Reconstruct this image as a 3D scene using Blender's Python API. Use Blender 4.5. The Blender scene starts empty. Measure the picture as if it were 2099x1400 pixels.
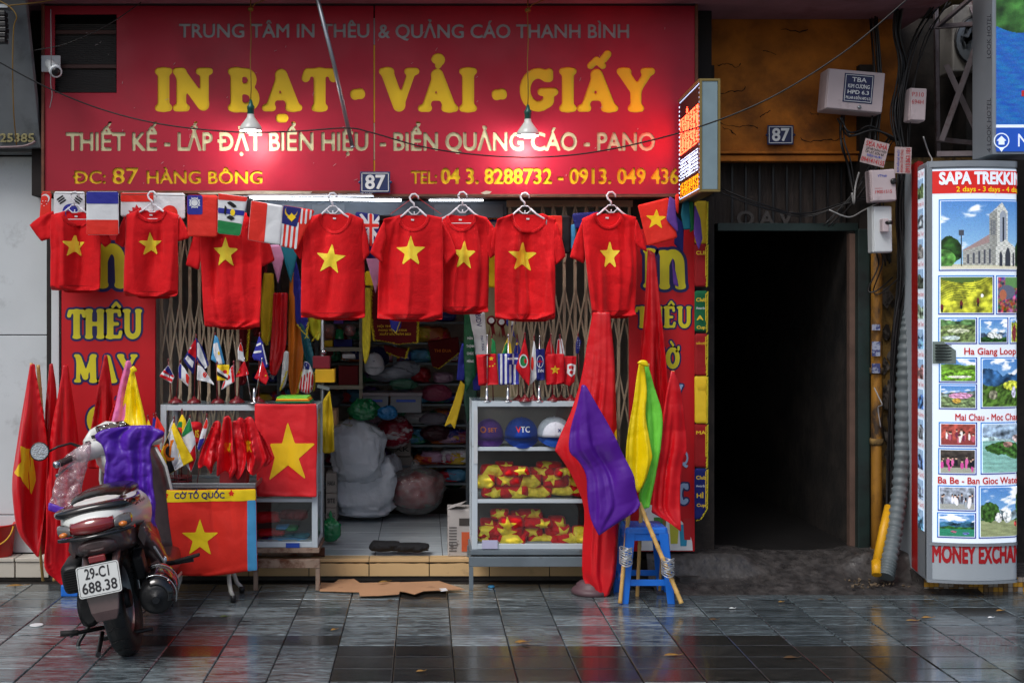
import bpy,bmesh,math,random
import numpy as np
from mathutils import Vector,Matrix,Euler
# --- camera, sky, sun, exposure
SC=bpy.context.scene
COL=SC.collection
FPX,CAMH=2475.0,1.6
cam_d=bpy.data.cameras.new('camera');cam=bpy.data.objects.new('camera',cam_d);COL.objects.link(cam)
cam.location=(0,-7.5,CAMH);cam.rotation_euler=(math.radians(90),0,0)
cam_d.sensor_width=36;cam_d.lens=FPX/2099*36
cam_d.shift_x=(1049.5-870)/2099;cam_d.shift_y=-(700-654)/2099
cam_d.clip_start=0.05;cam_d.clip_end=400
SC.camera=cam
world=bpy.data.worlds.new('World');SC.world=world;world.use_nodes=True
nt=world.node_tree;nt.nodes.clear()
wo=nt.nodes.new('ShaderNodeOutputWorld');bg=nt.nodes.new('ShaderNodeBackground');sky=nt.nodes.new('ShaderNodeTexSky')
sky.sky_type='NISHITA';sky.sun_disc=False
SUN_EL,SUN_AZ=math.radians(52),math.radians(214)
sky.sun_elevation=SUN_EL;sky.sun_rotation=SUN_AZ;sky.air_density=1.0;sky.dust_density=4.0;sky.ozone_density=1.0
bg.inputs['Strength'].default_value=0.125
nt.links.new(sky.outputs[0],bg.inputs[0]);nt.links.new(bg.outputs[0],wo.inputs[0])
sd=bpy.data.lights.new('sun','SUN');so=bpy.data.objects.new('sun',sd);COL.objects.link(so)
sd.energy=1.5;sd.angle=math.radians(24);sd.color=(0.96,0.98,1.0)
sdir=Vector((math.sin(SUN_AZ)*math.cos(SUN_EL),math.cos(SUN_AZ)*math.cos(SUN_EL),math.sin(SUN_EL)))
so.rotation_euler=(-sdir).to_track_quat('-Z','Y').to_euler();so.location=(0,-12,14)
SC.view_settings.view_transform='Standard';SC.view_settings.look='None'
SC.view_settings.exposure=-0.17;SC.view_settings.gamma=1.0;SC.view_settings.use_curve_mapping=False
SC.cycles.max_bounces=8;SC.cycles.transparent_max_bounces=16
SC.cycles.sample_clamp_indirect=6
R=random.Random(7)
pi=math.pi
# --- helpers
def W(px,py,d):
 """point of the place seen at photo pixel (px,py), d metres in front of the camera"""
 return Vector(((px-870)*d/FPX,d-7.5,CAMH-(py-654)*d/FPX))
def S(n,d):
 return n*d/FPX
def lin(c):
 c=c/255.0
 return c/12.92 if c<=0.04045 else((c+0.055)/1.055)**2.4
def rgb(r,g,b):
 return(lin(r),lin(g),lin(b),1.0)
MATS={}
def mat(name,col,rough=0.6,metal=0.0,var=0.12,vscale=6.0,bump=0.0,bscale=60.0,spec=0.5,stretch=(1,1,1),dirt=None,dscale=3.0,dlo=0.5,dhi=0.7,emit=0.0,coat=0.0,sheen=0.0,rvar=0.0,trans=0.0):
 if name in MATS:return MATS[name]
 m=bpy.data.materials.new(name);m.use_nodes=True;n=m.node_tree;N=n.nodes;L=n.links
 p=N['Principled BSDF']
 c=rgb(*col)
 p.inputs['Roughness'].default_value=rough;p.inputs['Metallic'].default_value=metal
 p.inputs['Specular IOR Level'].default_value=spec
 p.inputs['Coat Weight'].default_value=coat;p.inputs['Coat Roughness'].default_value=0.06
 p.inputs['Sheen Weight'].default_value=sheen;p.inputs['Sheen Roughness'].default_value=0.4
 p.inputs['Transmission Weight'].default_value=trans
 tc=N.new('ShaderNodeTexCoord');mp=N.new('ShaderNodeMapping');mp.inputs['Scale'].default_value=stretch
 L.new(tc.outputs['Object'],mp.inputs[0])
 nz=N.new('ShaderNodeTexNoise');nz.inputs['Scale'].default_value=vscale;nz.inputs['Detail'].default_value=6
 L.new(mp.outputs[0],nz.inputs[0])
 mr=N.new('ShaderNodeMapRange');mr.inputs['From Min'].default_value=0.3;mr.inputs['From Max'].default_value=0.7
 mr.inputs['To Min'].default_value=1-var;mr.inputs['To Max'].default_value=1+var
 L.new(nz.outputs[0],mr.inputs[0])
 mx=N.new('ShaderNodeMix');mx.data_type='RGBA';mx.blend_type='MULTIPLY';mx.inputs[0].default_value=1
 mx.inputs[6].default_value=c;L.new(mr.outputs[0],mx.inputs[7])
 out=mx.outputs[2]
 if dirt:
  n2=N.new('ShaderNodeTexNoise');n2 .inputs['Scale'].default_value=dscale;n2 .inputs['Detail'].default_value=9
  n2 .inputs['Roughness'].default_value=0.68
  L.new(mp.outputs[0],n2 .inputs[0])
  r2=N.new('ShaderNodeMapRange');r2 .inputs['From Min'].default_value=dlo;r2 .inputs['From Max'].default_value=dhi
  L.new(n2 .outputs[0],r2 .inputs[0])
  m2=N.new('ShaderNodeMix');m2 .data_type='RGBA';L.new(r2 .outputs[0],m2 .inputs[0])
  L.new(out,m2 .inputs[6]);m2 .inputs[7].default_value=rgb(*dirt);out=m2 .outputs[2]
 L.new(out,p.inputs['Base Color'])
 if emit:
  L.new(out,p.inputs['Emission Color']);p.inputs['Emission Strength'].default_value=emit
 if rvar:
  r3=N.new('ShaderNodeMapRange');r3 .inputs['From Min'].default_value=.3;r3 .inputs['From Max'].default_value=.7
  r3 .inputs['To Min'].default_value=max(.02,rough-rvar);r3 .inputs['To Max'].default_value=min(1,rough+rvar)
  n3=N.new('ShaderNodeTexNoise');n3 .inputs['Scale'].default_value=vscale*1.7;L.new(mp.outputs[0],n3 .inputs[0])
  L.new(n3 .outputs[0],r3 .inputs[0]);L.new(r3 .outputs[0],p.inputs['Roughness'])
 if bump:
  nb=N.new('ShaderNodeTexNoise');nb.inputs['Scale'].default_value=bscale;nb.inputs['Detail'].default_value=4
  L.new(mp.outputs[0],nb.inputs[0])
  b=N.new('ShaderNodeBump');b.inputs['Strength'].default_value=bump;b.inputs['Distance'].default_value=0.01
  L.new(nb.outputs[0],b.inputs['Height']);L.new(b.outputs[0],p.inputs['Normal'])
 MATS[name]=m
 return m
def cloth(name,col,rough=0.75,var=0.07,sheen=0.15,**k):
 k.setdefault('bump',0.25);k.setdefault('bscale',55)
 return mat(name,col,rough,var=var,sheen=sheen,spec=0.3,vscale=18,**k)
def satin(name,col):
 return mat(name,col,0.33,var=0.05,vscale=10,spec=0.55,bump=0.2,bscale=25)
def thin_glass(name,tint=(250,252,252),gloss=0.12,rough=0.02,haze=0.0,hazecol=(220,225,225),bump=0.0,bscale=30):
 if name in MATS:return MATS[name]
 m=bpy.data.materials.new(name);m.use_nodes=True;N=m.node_tree.nodes;L=m.node_tree.links
 N.remove(N['Principled BSDF']);o=N['Material Output']
 t=N.new('ShaderNodeBsdfTransparent');t.inputs[0].default_value=rgb(*tint)
 g=N.new('ShaderNodeBsdfGlossy');g.inputs['Roughness'].default_value=rough
 fr=N.new('ShaderNodeFresnel');fr.inputs[0].default_value=1.5
 ad=N.new('ShaderNodeMath');ad.operation='MULTIPLY_ADD';ad.inputs[1].default_value=0.55;ad.inputs[2].default_value=gloss*0.3
 L.new(fr.outputs[0],ad.inputs[0]);ad.use_clamp=True
 mx=N.new('ShaderNodeMixShader');L.new(ad.outputs[0],mx.inputs[0]);L.new(t.outputs[0],mx.inputs[1]);L.new(g.outputs[0],mx.inputs[2])
 out=mx.outputs[0]
 if haze:
  df=N.new('ShaderNodeBsdfDiffuse');df.inputs[0].default_value=rgb(*hazecol)
  tc=N.new('ShaderNodeTexCoord');nz=N.new('ShaderNodeTexNoise');nz.inputs['Scale'].default_value=bscale;nz.inputs['Detail'].default_value=7
  L.new(tc.outputs['Object'],nz.inputs[0]);r=N.new('ShaderNodeMapRange');r.inputs[1].default_value=.35;r.inputs[2].default_value=.7
  r.inputs[3].default_value=haze*.35;r.inputs[4].default_value=min(1,haze*1.7);L.new(nz.outputs[0],r.inputs[0])
  m2=N.new('ShaderNodeMixShader');L.new(r.outputs[0],m2 .inputs[0]);L.new(out,m2 .inputs[1]);L.new(df.outputs[0],m2 .inputs[2]);out=m2 .outputs[0]
 if bump:
  tc=N.new('ShaderNodeTexCoord');nb=N.new('ShaderNodeTexNoise');nb.inputs['Scale'].default_value=bscale;nb.inputs['Detail'].default_value=5
  L.new(tc.outputs['Object'],nb.inputs[0]);b=N.new('ShaderNodeBump');b.inputs['Strength'].default_value=bump;b.inputs['Distance'].default_value=.02
  L.new(nb.outputs[0],b.inputs['Height']);L.new(b.outputs[0],g.inputs['Normal'])
 L.new(out,o.inputs[0]);MATS[name]=m
 return m
def print_mat(name,emit,rough=0.35):
 """flat print: colours come from the print's own colour attribute"""
 if name in MATS:return MATS[name]
 m=bpy.data.materials.new(name);m.use_nodes=True;N=m.node_tree.nodes;L=m.node_tree.links;p=N['Principled BSDF']
 a=N.new('ShaderNodeAttribute');a.attribute_name='print'
 L.new(a.outputs[0],p.inputs['Base Color']);p.inputs['Roughness'].default_value=rough
 if emit:
  L.new(a.outputs[0],p.inputs['Emission Color']);p.inputs['Emission Strength'].default_value=emit
 MATS[name]=m
 return m
def tag(o,label=None,cat=None,group=None,kind=None):
 if label:o['label']=label
 if cat:o['category']=cat
 if group:o['group']=group
 if kind:o['kind']=kind
 return o
def thing(name,label,cat,loc,group=None,rot=None):
 o=bpy.data.objects.new(name,None);COL.objects.link(o);o.empty_display_size=0.1
 o.location=loc
 if rot:o.rotation_euler=rot;o['localspace']=1
 return tag(o,label,cat,group)
def link(name,me,mats,parent=None,bevel=0,smooth=None,local=False,bseg=2):
 o=bpy.data.objects.new(name,me);COL.objects.link(o)
 for m in(mats if isinstance(mats,(list,tuple))else[mats]):
  me.materials.append(m)
 if parent:
  o.parent=parent
  if parent.type=='EMPTY' and not local and 'localspace' not in parent:
   o.matrix_parent_inverse=Matrix.Translation(-Vector(parent.location))
 if smooth:me.polygons.foreach_set('use_smooth',[True]*len(me.polygons))
 if bevel:
  b=o.modifiers.new('edge','BEVEL');b.width=bevel;b.segments=bseg;b.limit_method='ANGLE';b.angle_limit=0.6
 return o
class MB:
 """collects shapes into one mesh"""
 def __init__(s):s.v=[];s.f=[];s.mi=[];s.sm=[];s.m=0
 def add(s,v,f,smooth=False):
  k=len(s.v);s.v+=[tuple(x)for x in v];s.f+=[tuple(i+k for i in q)for q in f]
  s.mi+=[s.m]*len(f);s.sm+=[smooth]*len(f);return s
 def box(s,c,sz,rot=None):
  hx,hy,hz=sz[0]/2,sz[1]/2,sz[2]/2
  v=[Vector((x,y,z))for x in(-hx,hx)for y in(-hy,hy)for z in(-hz,hz)]
  if rot is not None:
   M=rot if isinstance(rot,Matrix)else Euler(rot).to_matrix()
   v=[M@q for q in v]
  c=Vector(c);v=[q+c for q in v]
  return s.add(v,[(0,1,3,2),(4,6,7,5),(0,4,5,1),(2,3,7,6),(0,2,6,4),(1,5,7,3)])
 def box2(s,a,b):
  a=Vector(a);b=Vector(b)
  return s.box((a+b)/2,[abs(t)for t in(b-a)])
 def tube(s,pts,r,n=8,caps=True,smooth=True):
  pts=[Vector(p)for p in pts];rings=[]
  rr=r if isinstance(r,(list,tuple))else[r]*len(pts)
  up=None
  for i,p in enumerate(pts):
   t=(pts[min(i+1,len(pts)-1)]-pts[max(i-1,0)]).normalized()
   if up is None:
    up=Vector((0,0,1))if abs(t.z)<0.9 else Vector((0,1,0))
   a=t.cross(up).normalized();up=a.cross(t).normalized()
   rings.append([p+(a*math.cos(2*pi*k/n)+up*math.sin(2*pi*k/n))*rr[i]for k in range(n)])
  return s.loft(rings,caps,smooth)
 def loft(s,rings,caps=True,smooth=True,closed=True):
  n=len(rings[0]);v=[q for r in rings for q in r];f=[]
  for i in range(len(rings)-1):
   for k in range(n if closed else n-1):
    k2=(k+1)%n
    f.append((i*n+k,i*n+k2,(i+1)*n+k2,(i+1)*n+k))
  s.add(v,f,smooth)
  if caps:
   b=len(s.v)-len(v)
   s.f+=[tuple(b+k for k in reversed(range(n))),tuple(b+(len(rings)-1)*n+k for k in range(n))]
   s.mi+=[s.m]*2;s.sm+=[False]*2
  return s
 def lathe(s,prof,c,axis=(0,0,1),n=24,smooth=True):
  """prof: (radius, height) along axis"""
  q=Vector((0,0,1)).rotation_difference(Vector(axis).normalized());c=Vector(c)
  rings=[[c+q@Vector((max(r,1e-4)*math.cos(2*pi*k/n),max(r,1e-4)*math.sin(2*pi*k/n),h))for k in range(n)]for r,h in prof]
  return s.loft(rings,True,smooth)
 def poly(s,pts):
  return s.add(pts,[tuple(range(len(pts)))])
 def prism(s,pts,off):
  off=Vector(off);n=len(pts);pts=[Vector(p)for p in pts]
  return s.add(pts+[p+off for p in pts],[tuple(range(n)),tuple(reversed(range(n,2*n)))]+[(i,i+n,(i+1)%n+n,(i+1)%n)for i in range(n)])
 def sphere(s,c,r,n=16,m=10):
  c=Vector(c);r=r if isinstance(r,(list,tuple))else(r,r,r)
  rings=[[c+Vector((r[0]*math.sin(pi*j/m)*math.cos(2*pi*k/n),r[1]*math.sin(pi*j/m)*math.sin(2*pi*k/n),r[2]*math.cos(pi*j/m)))for k in range(n)]for j in[0.02]+list(range(1,m))+[m-0.02]]
  return s.loft(rings,True,True)
 def mesh(s,name):
  me=bpy.data.meshes.new(name);me.from_pydata(s.v,[],s.f)
  me.polygons.foreach_set('material_index',s.mi);me.polygons.foreach_set('use_smooth',s.sm)
  return me
 def build(s,name,mats,parent=None,bevel=0,local=False,bseg=2,fix=True):
  me=s.mesh(name)
  if fix:
   bm=bmesh.new();bm.from_mesh(me);bmesh.ops.recalc_face_normals(bm,faces=bm.faces);bm.to_mesh(me);bm.free()
  return link(name,me,mats,parent,bevel,local=local,bseg=bseg)
def copy_tree(o,parent=None):
 c=o.copy();COL.objects.link(c)
 if parent:c.parent=parent
 for ch in list(o.children):copy_tree(ch,c)
 return c
 # ---- 2-D shapes: signed distance -> filled mesh
def poly_sd(pts,X,Y):
 """signed distance to a closed polygon, negative inside"""
 P_=np.asarray(pts,float);Q=np.roll(P_,-1,0)
 d2=np.full(X.shape,1e9);ins=np.zeros(X.shape,bool)
 for(ax,ay),(bx,by)in zip(P_,Q):
  ex,ey=bx-ax,by-ay;wx,wy=X-ax,Y-ay
  t=np.clip((wx*ex+wy*ey)/max(ex*ex+ey*ey,1e-12),0,1)
  d2=np.minimum(d2,(wx-ex*t)**2+(wy-ey*t)**2)
  c=((ay<=Y)!=(by<=Y))&(X<ax+ex*(Y-ay)/(ey if abs(ey)>1e-12 else 1e-12))
  ins^=c
 return np.where(ins,-1,1)*np.sqrt(d2)
def fill(sdf,x0,x1,y0,y1,res):
 """marching squares: verts (n,2) and faces covering sdf<0"""
 nx=max(2,int(math.ceil((x1-x0)/res)))+1;ny=max(2,int(math.ceil((y1-y0)/res)))+1
 xs=np.linspace(x0,x1,nx);ys=np.linspace(y0,y1,ny)
 X,Y=np.meshgrid(xs,ys,indexing='ij');D=sdf(X,Y)
 D=np.where(np.abs(D)<res*1e-3,res*1e-3,D)
 V=[];F_=[];vi={}
 def corner(i,j):
  k=(i,j)
  if k not in vi:vi[k]=len(V);V.append((xs[i],ys[j]))
  return vi[k]
 def edge(a,b):
  k=(a,b)if a<b else(b,a)
  k=('e',)+k
  if k not in vi:
   t=D[a]/(D[a]-D[b]);vi[k]=len(V)
   V.append((xs[a[0]]+(xs[b[0]]-xs[a[0]])*t,ys[a[1]]+(ys[b[1]]-ys[a[1]])*t))
  return vi[k]
 for i,j in np.argwhere(np.minimum.reduce([D[:-1,:-1],D[1:,:-1],D[1:,1:],D[:-1,1:]])<0):
  cs=[(i,j),(i+1,j),(i+1,j+1),(i,j+1)];f=[]
  for a in range(4):
   p,q=cs[a],cs[(a+1)%4]
   if D[p]<0:f.append(corner(*p))
   if(D[p]<0)!=(D[q]<0):f.append(edge(p,q))
  if len(f)>2:F_.append(tuple(f))
 return np.array(V).reshape(-1,2),F_
def smooth_poly(pts,n=4):
 """Catmull-Rom through the points; a point with a third value True stays a sharp corner"""
 out=[];m=len(pts)
 for i in range(m):
  p0,p1,p2,p3=[pts[(i+k)%m]for k in(-1,0,1,2)]
  if len(p1)>2:p0=p1
  if len(p2)>2:p3=p2
  for k in range(n):
   t=k/n
   out.append(tuple(0.5*(2*p1[a]+(p2[a]-p0[a])*t+(2*p0[a]-5*p1[a]+4*p2[a]-p3[a])*t*t+(3*p1[a]-p0[a]-3*p2[a]+p3[a])*t**3)for a in(0,1)))
 return out
def pnoise(x,y,seed=0,s=1.0):
 """soft pseudo noise -1..1"""
 r=np.random.RandomState(seed);o=0;a=1.0;tot=0
 for k in range(4):
  for _ in range(3):
   th=r.rand()*2*pi;ph=r.rand()*6.28;w=s*(1.6**k)*(0.8+0.5*r.rand())
   o=o+a*np.sin((x*math.cos(th)+y*math.sin(th))*w+ph+0.9*np.sin(y*w*0.6+x*w*.4+ph*3))
   tot+=a
  a*=0.55
 return o/tot*1.7
def star_pts(cx,cy,r,rot=0,inner=0.4,n=5,sx=1.0):
 return[(cx+sx*(r if k%2==0 else r*inner)*math.sin(pi*k/n+rot),cy+(r if k%2==0 else r*inner)*math.cos(pi*k/n+rot))for k in range(2*n)]
class Cloth:
 """a hanging cloth or a soft bundle: outline in photo pixels at distance d; folds move it in depth"""
 def __init__(s,outline,d,thick=0.01,edge=0.03,fold=0.0,ffreq=40,seed=0,res=0.012,smooth=3,vgrow=0.5,lean=0.0,crease=0.0,cfreq=18,slant=0.0,dsag=0.0,bulge=0.0,conv=0.0,nf=3.0,grid=0.0,gs=.11):
  s.grid=grid;s.gs=gs;s.conv=conv;s.nf=nf;s.d=d;s.d0=d
  pts=[(W(p[0],p[1],d).x,W(p[0],p[1],d).z)+tuple(p[2:])for p in outline]
  s.pts=smooth_poly(pts,smooth)if smooth>1 else[p[:2]for p in pts]
  a=np.array([p[:2]for p in s.pts]);s.x0,s.y0=a.min(0);s.x1,s.y1=a.max(0)
  if conv:
   zz=np.linspace(s.y0,s.y1,90);lo=[];hi=[]
   for z_ in zz:
    xs=[p[0]+(q[0]-p[0])*(z_-p[1])/(q[1]-p[1])for p,q in zip(a,np.roll(a,-1,0))if(p[1]<=z_)!=(q[1]<=z_)]
    lo.append(min(xs)if xs else np.nan);hi.append(max(xs)if xs else np.nan)
   lo,hi=np.array(lo),np.array(hi);ok=~np.isnan(lo);s.zz=zz;s.lo=np.interp(zz,zz[ok],lo[ok]);s.hi=np.interp(zz,zz[ok],hi[ok])
   kk=np.ones(9)/9;s.lo=np.convolve(np.pad(s.lo,4,'edge'),kk,'valid');s.hi=np.convolve(np.pad(s.hi,4,'edge'),kk,'valid')
  s.thick,s.edge,s.fold,s.ff,s.seed,s.res,s.vg,s.lean,s.cr,s.cf,s.sl,s.bulge=thick,edge,fold,ffreq,seed,res,vgrow,lean,crease,cfreq,slant,bulge
 def mid(s,x,z):
  h=max(s.y1-s.y0,1e-3);t=np.clip((s.y1-z)/h,0,1)
  r=np.random.RandomState(s.seed);xs=x+s.sl*(s.y1-z)
  y=0
  for k in range(2):
   w=s.ff*(0.6+0.5*k+0.25*r.rand());ph=r.rand()*6.28
   y=y+np.sin(xs*w+ph+0.8*np.sin(z*(3+5*r.rand())+ph))*(0.62**k)
  y=y*s.fold*((1-s.vg)+s.vg*t)*0.55
  if s.conv:
   l=np.interp(z,s.zz,s.lo);h_=np.interp(z,s.zz,s.hi);w=np.maximum(h_-l,.01);u=(x-l)/w
   r2=np.random.RandomState(s.seed+77);tt=np.clip((s.y1-z)/max(s.y1-s.y0,.01),0,1)
   yy=.7*np.sin(2*pi*(.55+.35*r2 .rand())*u+r2 .rand()*6+.8*tt)+.35*np.sin(2*pi*1.6*u+r2 .rand()*6+1.5*tt*r2 .rand())
   for k in range(int(round(s.nf*3))):
    u0=r2 .rand()+.16*(r2 .rand()-.5)*tt+.02*np.sin(tt*6+6*r2 .rand());wd=.03+.10*r2 .rand();am=(.35+.9*r2 .rand())*(1 if r2 .rand()<.65 else-1)
    c0,c1=r2 .rand()*.7-.3,.35+r2 .rand()*1.0
    fade=np.clip((tt-c0)/.2,0,1)*np.clip((c1+c0-tt)/.25+.5,0,1)
    dd=(u-u0)/wd;side=1+.8*np.tanh(dd*2)*(r2 .rand()-.5)*2
    yy=yy+am*np.exp(-np.sqrt(dd*dd+.03))*fade*side*min(1,wd/.07)
   y=y+s.conv*np.minimum(w,.22)*yy
  if s.grid:
   r3=np.random.RandomState(s.seed+5);th=s.sl*.5+.06
   for ax in(x*math.cos(th)+z*math.sin(th),z*math.cos(th)-x*math.sin(th)):
    v=(ax+.015*np.sin(z*7+x*5))/s.gs;kk=np.floor(v).astype(int);fr=v-kk;am=r3 .rand(4000)*2-1
    y=y+s.grid*(am[kk%4000]*(1-fr)+am[(kk+1)%4000]*fr)
  if s.cr:
   n=pnoise(xs,z*0.8,s.seed+5,s.cf);y=y+s.cr*(1-np.abs(n))**2
   n=pnoise(xs,z,s.seed+9,s.cf*2.1);y=y+s.cr*0.45*(1-np.abs(n))**2
  return(s.d-7.5)+y+s.lean*(z-s.y1)
 def prof(s,x,z):
  D=-poly_sd(s.pts,x,z);t=np.clip(D/s.edge,0,1)
  o=s.thick*np.sqrt(np.clip(1-(1-t)**2,0,1))
  if s.bulge:
   t=np.clip(D/(0.5*min(s.x1-s.x0,s.y1-s.y0)),0,1);o=o+s.bulge*np.sqrt(1-(1-t)**2)
  return o
 def front(s,x,z,off=0.0):
  return s.mid(x,z)-s.prof(x,z)-off
 def build(s,name,m,parent=None,res=None,back=True):
  res=res or s.res
  V,F_=fill(lambda X,Y:poly_sd(s.pts,X,Y),s.x0-.001,s.x1+.001,s.y0-.001,s.y1+.001,res)
  x,z=V[:,0],V[:,1];pr=s.prof(x,z);md=s.mid(x,z)
  n=len(V);fr=np.stack([x,md-pr,z],1)
  vv=fr;ff=F_
  if back:
   bk=np.stack([x,md+pr,z],1)
   ed={}
   for f in F_:
    for a,b in zip(f,f[1:]+f[:1]):ed[(a,b)]=1
   rim=[(b,a,a+n,b+n)for(a,b)in ed if(b,a)not in ed]
   bk[:,1]+=0.0012
   vv=np.concatenate([fr,bk]);ff=F_+[tuple(i+n for i in reversed(f))for f in F_]+rim
  me=bpy.data.meshes.new(name);me.from_pydata([tuple(q)for q in vv],[],ff)
  return link(name,me,m,parent,smooth=True)
 def patch(s,name,polys,m,parent=None,off=0.0018,res=None,px=True,clip=True,mats=None):
  """a print that lies on the cloth; polys: outlines in photo pixels"""
  res=res or s.res*0.8;vs=[];fs=[];mi=[]
  for k,pl in enumerate(polys):
   q=[(W(a[0],a[1],s.d0).x,W(a[0],a[1],s.d0).z)for a in pl]if px else pl
   a=np.array(q)
   sd=(lambda X,Y,q=q:np.maximum(poly_sd(q,X,Y),poly_sd(s.pts,X,Y)+0.0015))if clip else(lambda X,Y,q=q:poly_sd(q,X,Y))
   V,F_=fill(sd,a[:,0].min()-.0005,a[:,0].max()+.0005,a[:,1].min()-.0005,a[:,1].max()+.0005,min(res,(a[:,0].max()-a[:,0].min())/3+.0005))
   if not len(V):continue
   y=s.front(V[:,0],V[:,1],off);b=len(vs)
   vs+=[(float(u),float(w),float(t))for u,w,t in zip(V[:,0],y,V[:,1])]
   fs+=[tuple(i+b for i in f)for f in F_];mi+=[k if mats else 0]*len(F_)
  if not fs:return None
  me=bpy.data.meshes.new(name);me.from_pydata(vs,[],fs);me.polygons.foreach_set('material_index',mi)
  return link(name,me,mats or m,parent,smooth=True)
 def star(s,cx,cy,r,m,parent,name='star_print',rot=0,inner=0.39,sx=1.0,off=0.0018):
  return s.patch(name,[[(a,2*cy-b)for a,b in star_pts(cx,cy,r,rot,inner,sx=sx)]],m,parent,off,res=0.009)
  # ---- lettering with the built-in font
_txt={}
def raw_text(body,bold=0.0,res=3):
 k=(body,bold,res)
 HN={'\u01a0':'O','\u1edc':'\u00d2','\u01af':'U'}
 if k not in _txt and any(h in body for h in HN):
  pl=lambda q:''.join(HN.get(c,c)for c in q)
  v,f=raw_text(pl(body),bold,res);v=v.copy();f=list(f)
  for i,ch in enumerate(body):
   if ch in HN:
    x=raw_text(pl(body[:i+1]),bold,res)[0][:,0].max();n=len(v)
    v=np.concatenate([v,[(x-.07,.66),(x+.02,.68),(x+.05,.80),(x+.12,.80),(x+.09,.62),(x-.03,.56)]]);f.append(tuple(range(n,n+6)))
  _txt[k]=(v,f)
 if k not in _txt and '\u0110' in body:
  v,f=raw_text(body.replace('\u0110','D'),bold,res);v=v.copy();f=list(f)
  dv=raw_text('D',bold,res)[0];dw=dv[:,0].max()-dv[:,0].min()
  for i,ch in enumerate(body):
   if ch!='\u0110':continue
   x=raw_text(body[:i+1].replace('\u0110','D'),bold,res)[0][:,0].max()-dw
   for a,b_ in((x-.085,x-.002),(x+.09+2*bold+.002,x+.30)):
    n=len(v);v=np.concatenate([v,[(a,.325-bold),(b_,.325-bold),(b_,.405+bold),(a,.405+bold)]]);f.append((n,n+1,n+2,n+3))
  _txt[k]=(v,f)
 if k not in _txt:
  c=bpy.data.curves.new('t','FONT');c.body=body;c.offset=bold;c.resolution_u=res;c.align_x='LEFT'
  o=bpy.data.objects.new('t',c);m=bpy.data.meshes.new_from_object(o);bpy.data.objects.remove(o)
  v=np.array([tuple(q.co)[:2]for q in m.vertices]);f=[tuple(p.vertices)for p in m.polygons]
  bpy.data.meshes.remove(m);bpy.data.curves.remove(c)
  if body.count('\u0110'):raise ValueError
  _txt[k]=(v,f)
 return _txt[k]
_fat={}
def text_mesh(body,bold=0.0,res=3):
 if bold<.008:return raw_text(body)
 k=(body,bold)
 if k not in _fat:_fat[k]=fat_text(*raw_text(body),bold*.85)
 return _fat[k]
CAPH=None
def cap_h():
 global CAPH
 if CAPH is None:CAPH=text_mesh('H')[0][:,1].max()
 return CAPH
def text2d(body,px0,px1,base,cap,bold=0.0,slope=0.0,skew=0.0):
 """letter vertices in photo pixels: spans px0..px1, baseline y=base, capital height cap px"""
 v,f=text_mesh(body,bold);v=v.copy()
 x0,x1=v[:,0].min(),v[:,0].max();t=(v[:,0]-x0)/(x1-x0)
 y=v[:,1]/cap_h()*cap
 X=px0+(px1-px0)*t+skew*y
 return np.stack([X,base+slope*(X-px0)-y],1),f
def loops_of(faces):
 ed={}
 for f in faces:
  for a,b in zip(f,f[1:]+f[:1]):ed[(a,b)]=1
 nxt={}
 for(a,b)in ed:
  if(b,a)not in ed:nxt.setdefault(a,[]).append(b)
 out=[]
 while nxt:
  a=next(iter(nxt));lp=[a]
  while True:
   b=nxt[lp[-1]].pop()
   if not nxt[lp[-1]]:del nxt[lp[-1]]
   if b==a or b not in nxt:break
   lp.append(b)
  if len(lp)>2:out.append(lp)
 return out
def fat_text(v,f,off):
 """thicken letters by growing their outlines evenly"""
 key={};idx=[key.setdefault((round(a*2000),round(b*2000)),i)for i,(a,b)in enumerate(v)]
 f2=[tuple(idx[i]for i in q)for q in f];lps=[np.array([v[i]for i in lp])for lp in loops_of([q for q in f2 if len(set(q))==len(q)])]
 A=np.concatenate(lps);B=np.concatenate([np.roll(l,-1,0)for l in lps])
 def sd(X,Y):
  D=np.full(X.shape,9.0);Wn=np.zeros(X.shape,int)
  for(ax,ay),(bx,by)in zip(A,B):
   i0,i1=np.searchsorted(X[:,0],[min(ax,bx)-.16,max(ax,bx)+.16]);x,y=X[i0:i1],Y[i0:i1]
   ex,ey=bx-ax,by-ay;t=np.clip(((x-ax)*ex+(y-ay)*ey)/max(ex*ex+ey*ey,1e-12),0,1)
   D[i0:i1]=np.minimum(D[i0:i1],np.hypot(x-ax-ex*t,y-ay-ey*t))
   if ay!=by:
    j=np.searchsorted(X[:,0],max(ax,bx));x,y=X[:j],Y[:j]
    Wn[:j]+=np.where(((ay<=y)!=(by<=y))&(x<ax+ex*(y-ay)/ey),1 if by>ay else-1,0)
  return np.where(Wn!=0,-D,D)-off
 return fill(sd,v[:,0].min()-.06,v[:,0].max()+.06,v[:,1].min()-.06,v[:,1].max()+.06,.03)
def lettering(name,body,px0,px1,base,cap,d,m,parent,bold=0.0,slope=0.0,fn=None,skew=0.0,depth=0.0,rot=0.0,local=False):
 v,f=text2d(body,px0,px1,base,cap,bold,slope,skew)
 if rot:
  cx,cy=(px0+px1)/2,base-cap/2;c,s_=math.cos(rot),math.sin(rot);a=v-[cx,cy]
  v=np.stack([cx+a[:,0]*c-a[:,1]*s_,cy+a[:,0]*s_+a[:,1]*c],1)
 fn=fn or(lambda x,y:W(x,y,d))
 vv=[tuple(fn(a,b))for a,b in v]
 me=bpy.data.meshes.new(name);me.from_pydata(vv,[],f)
 o=link(name,me,m,parent,local=local)
 if depth:
  s_=o.modifiers.new('thick','SOLIDIFY');s_.thickness=depth;s_.offset=0
 return o
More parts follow.
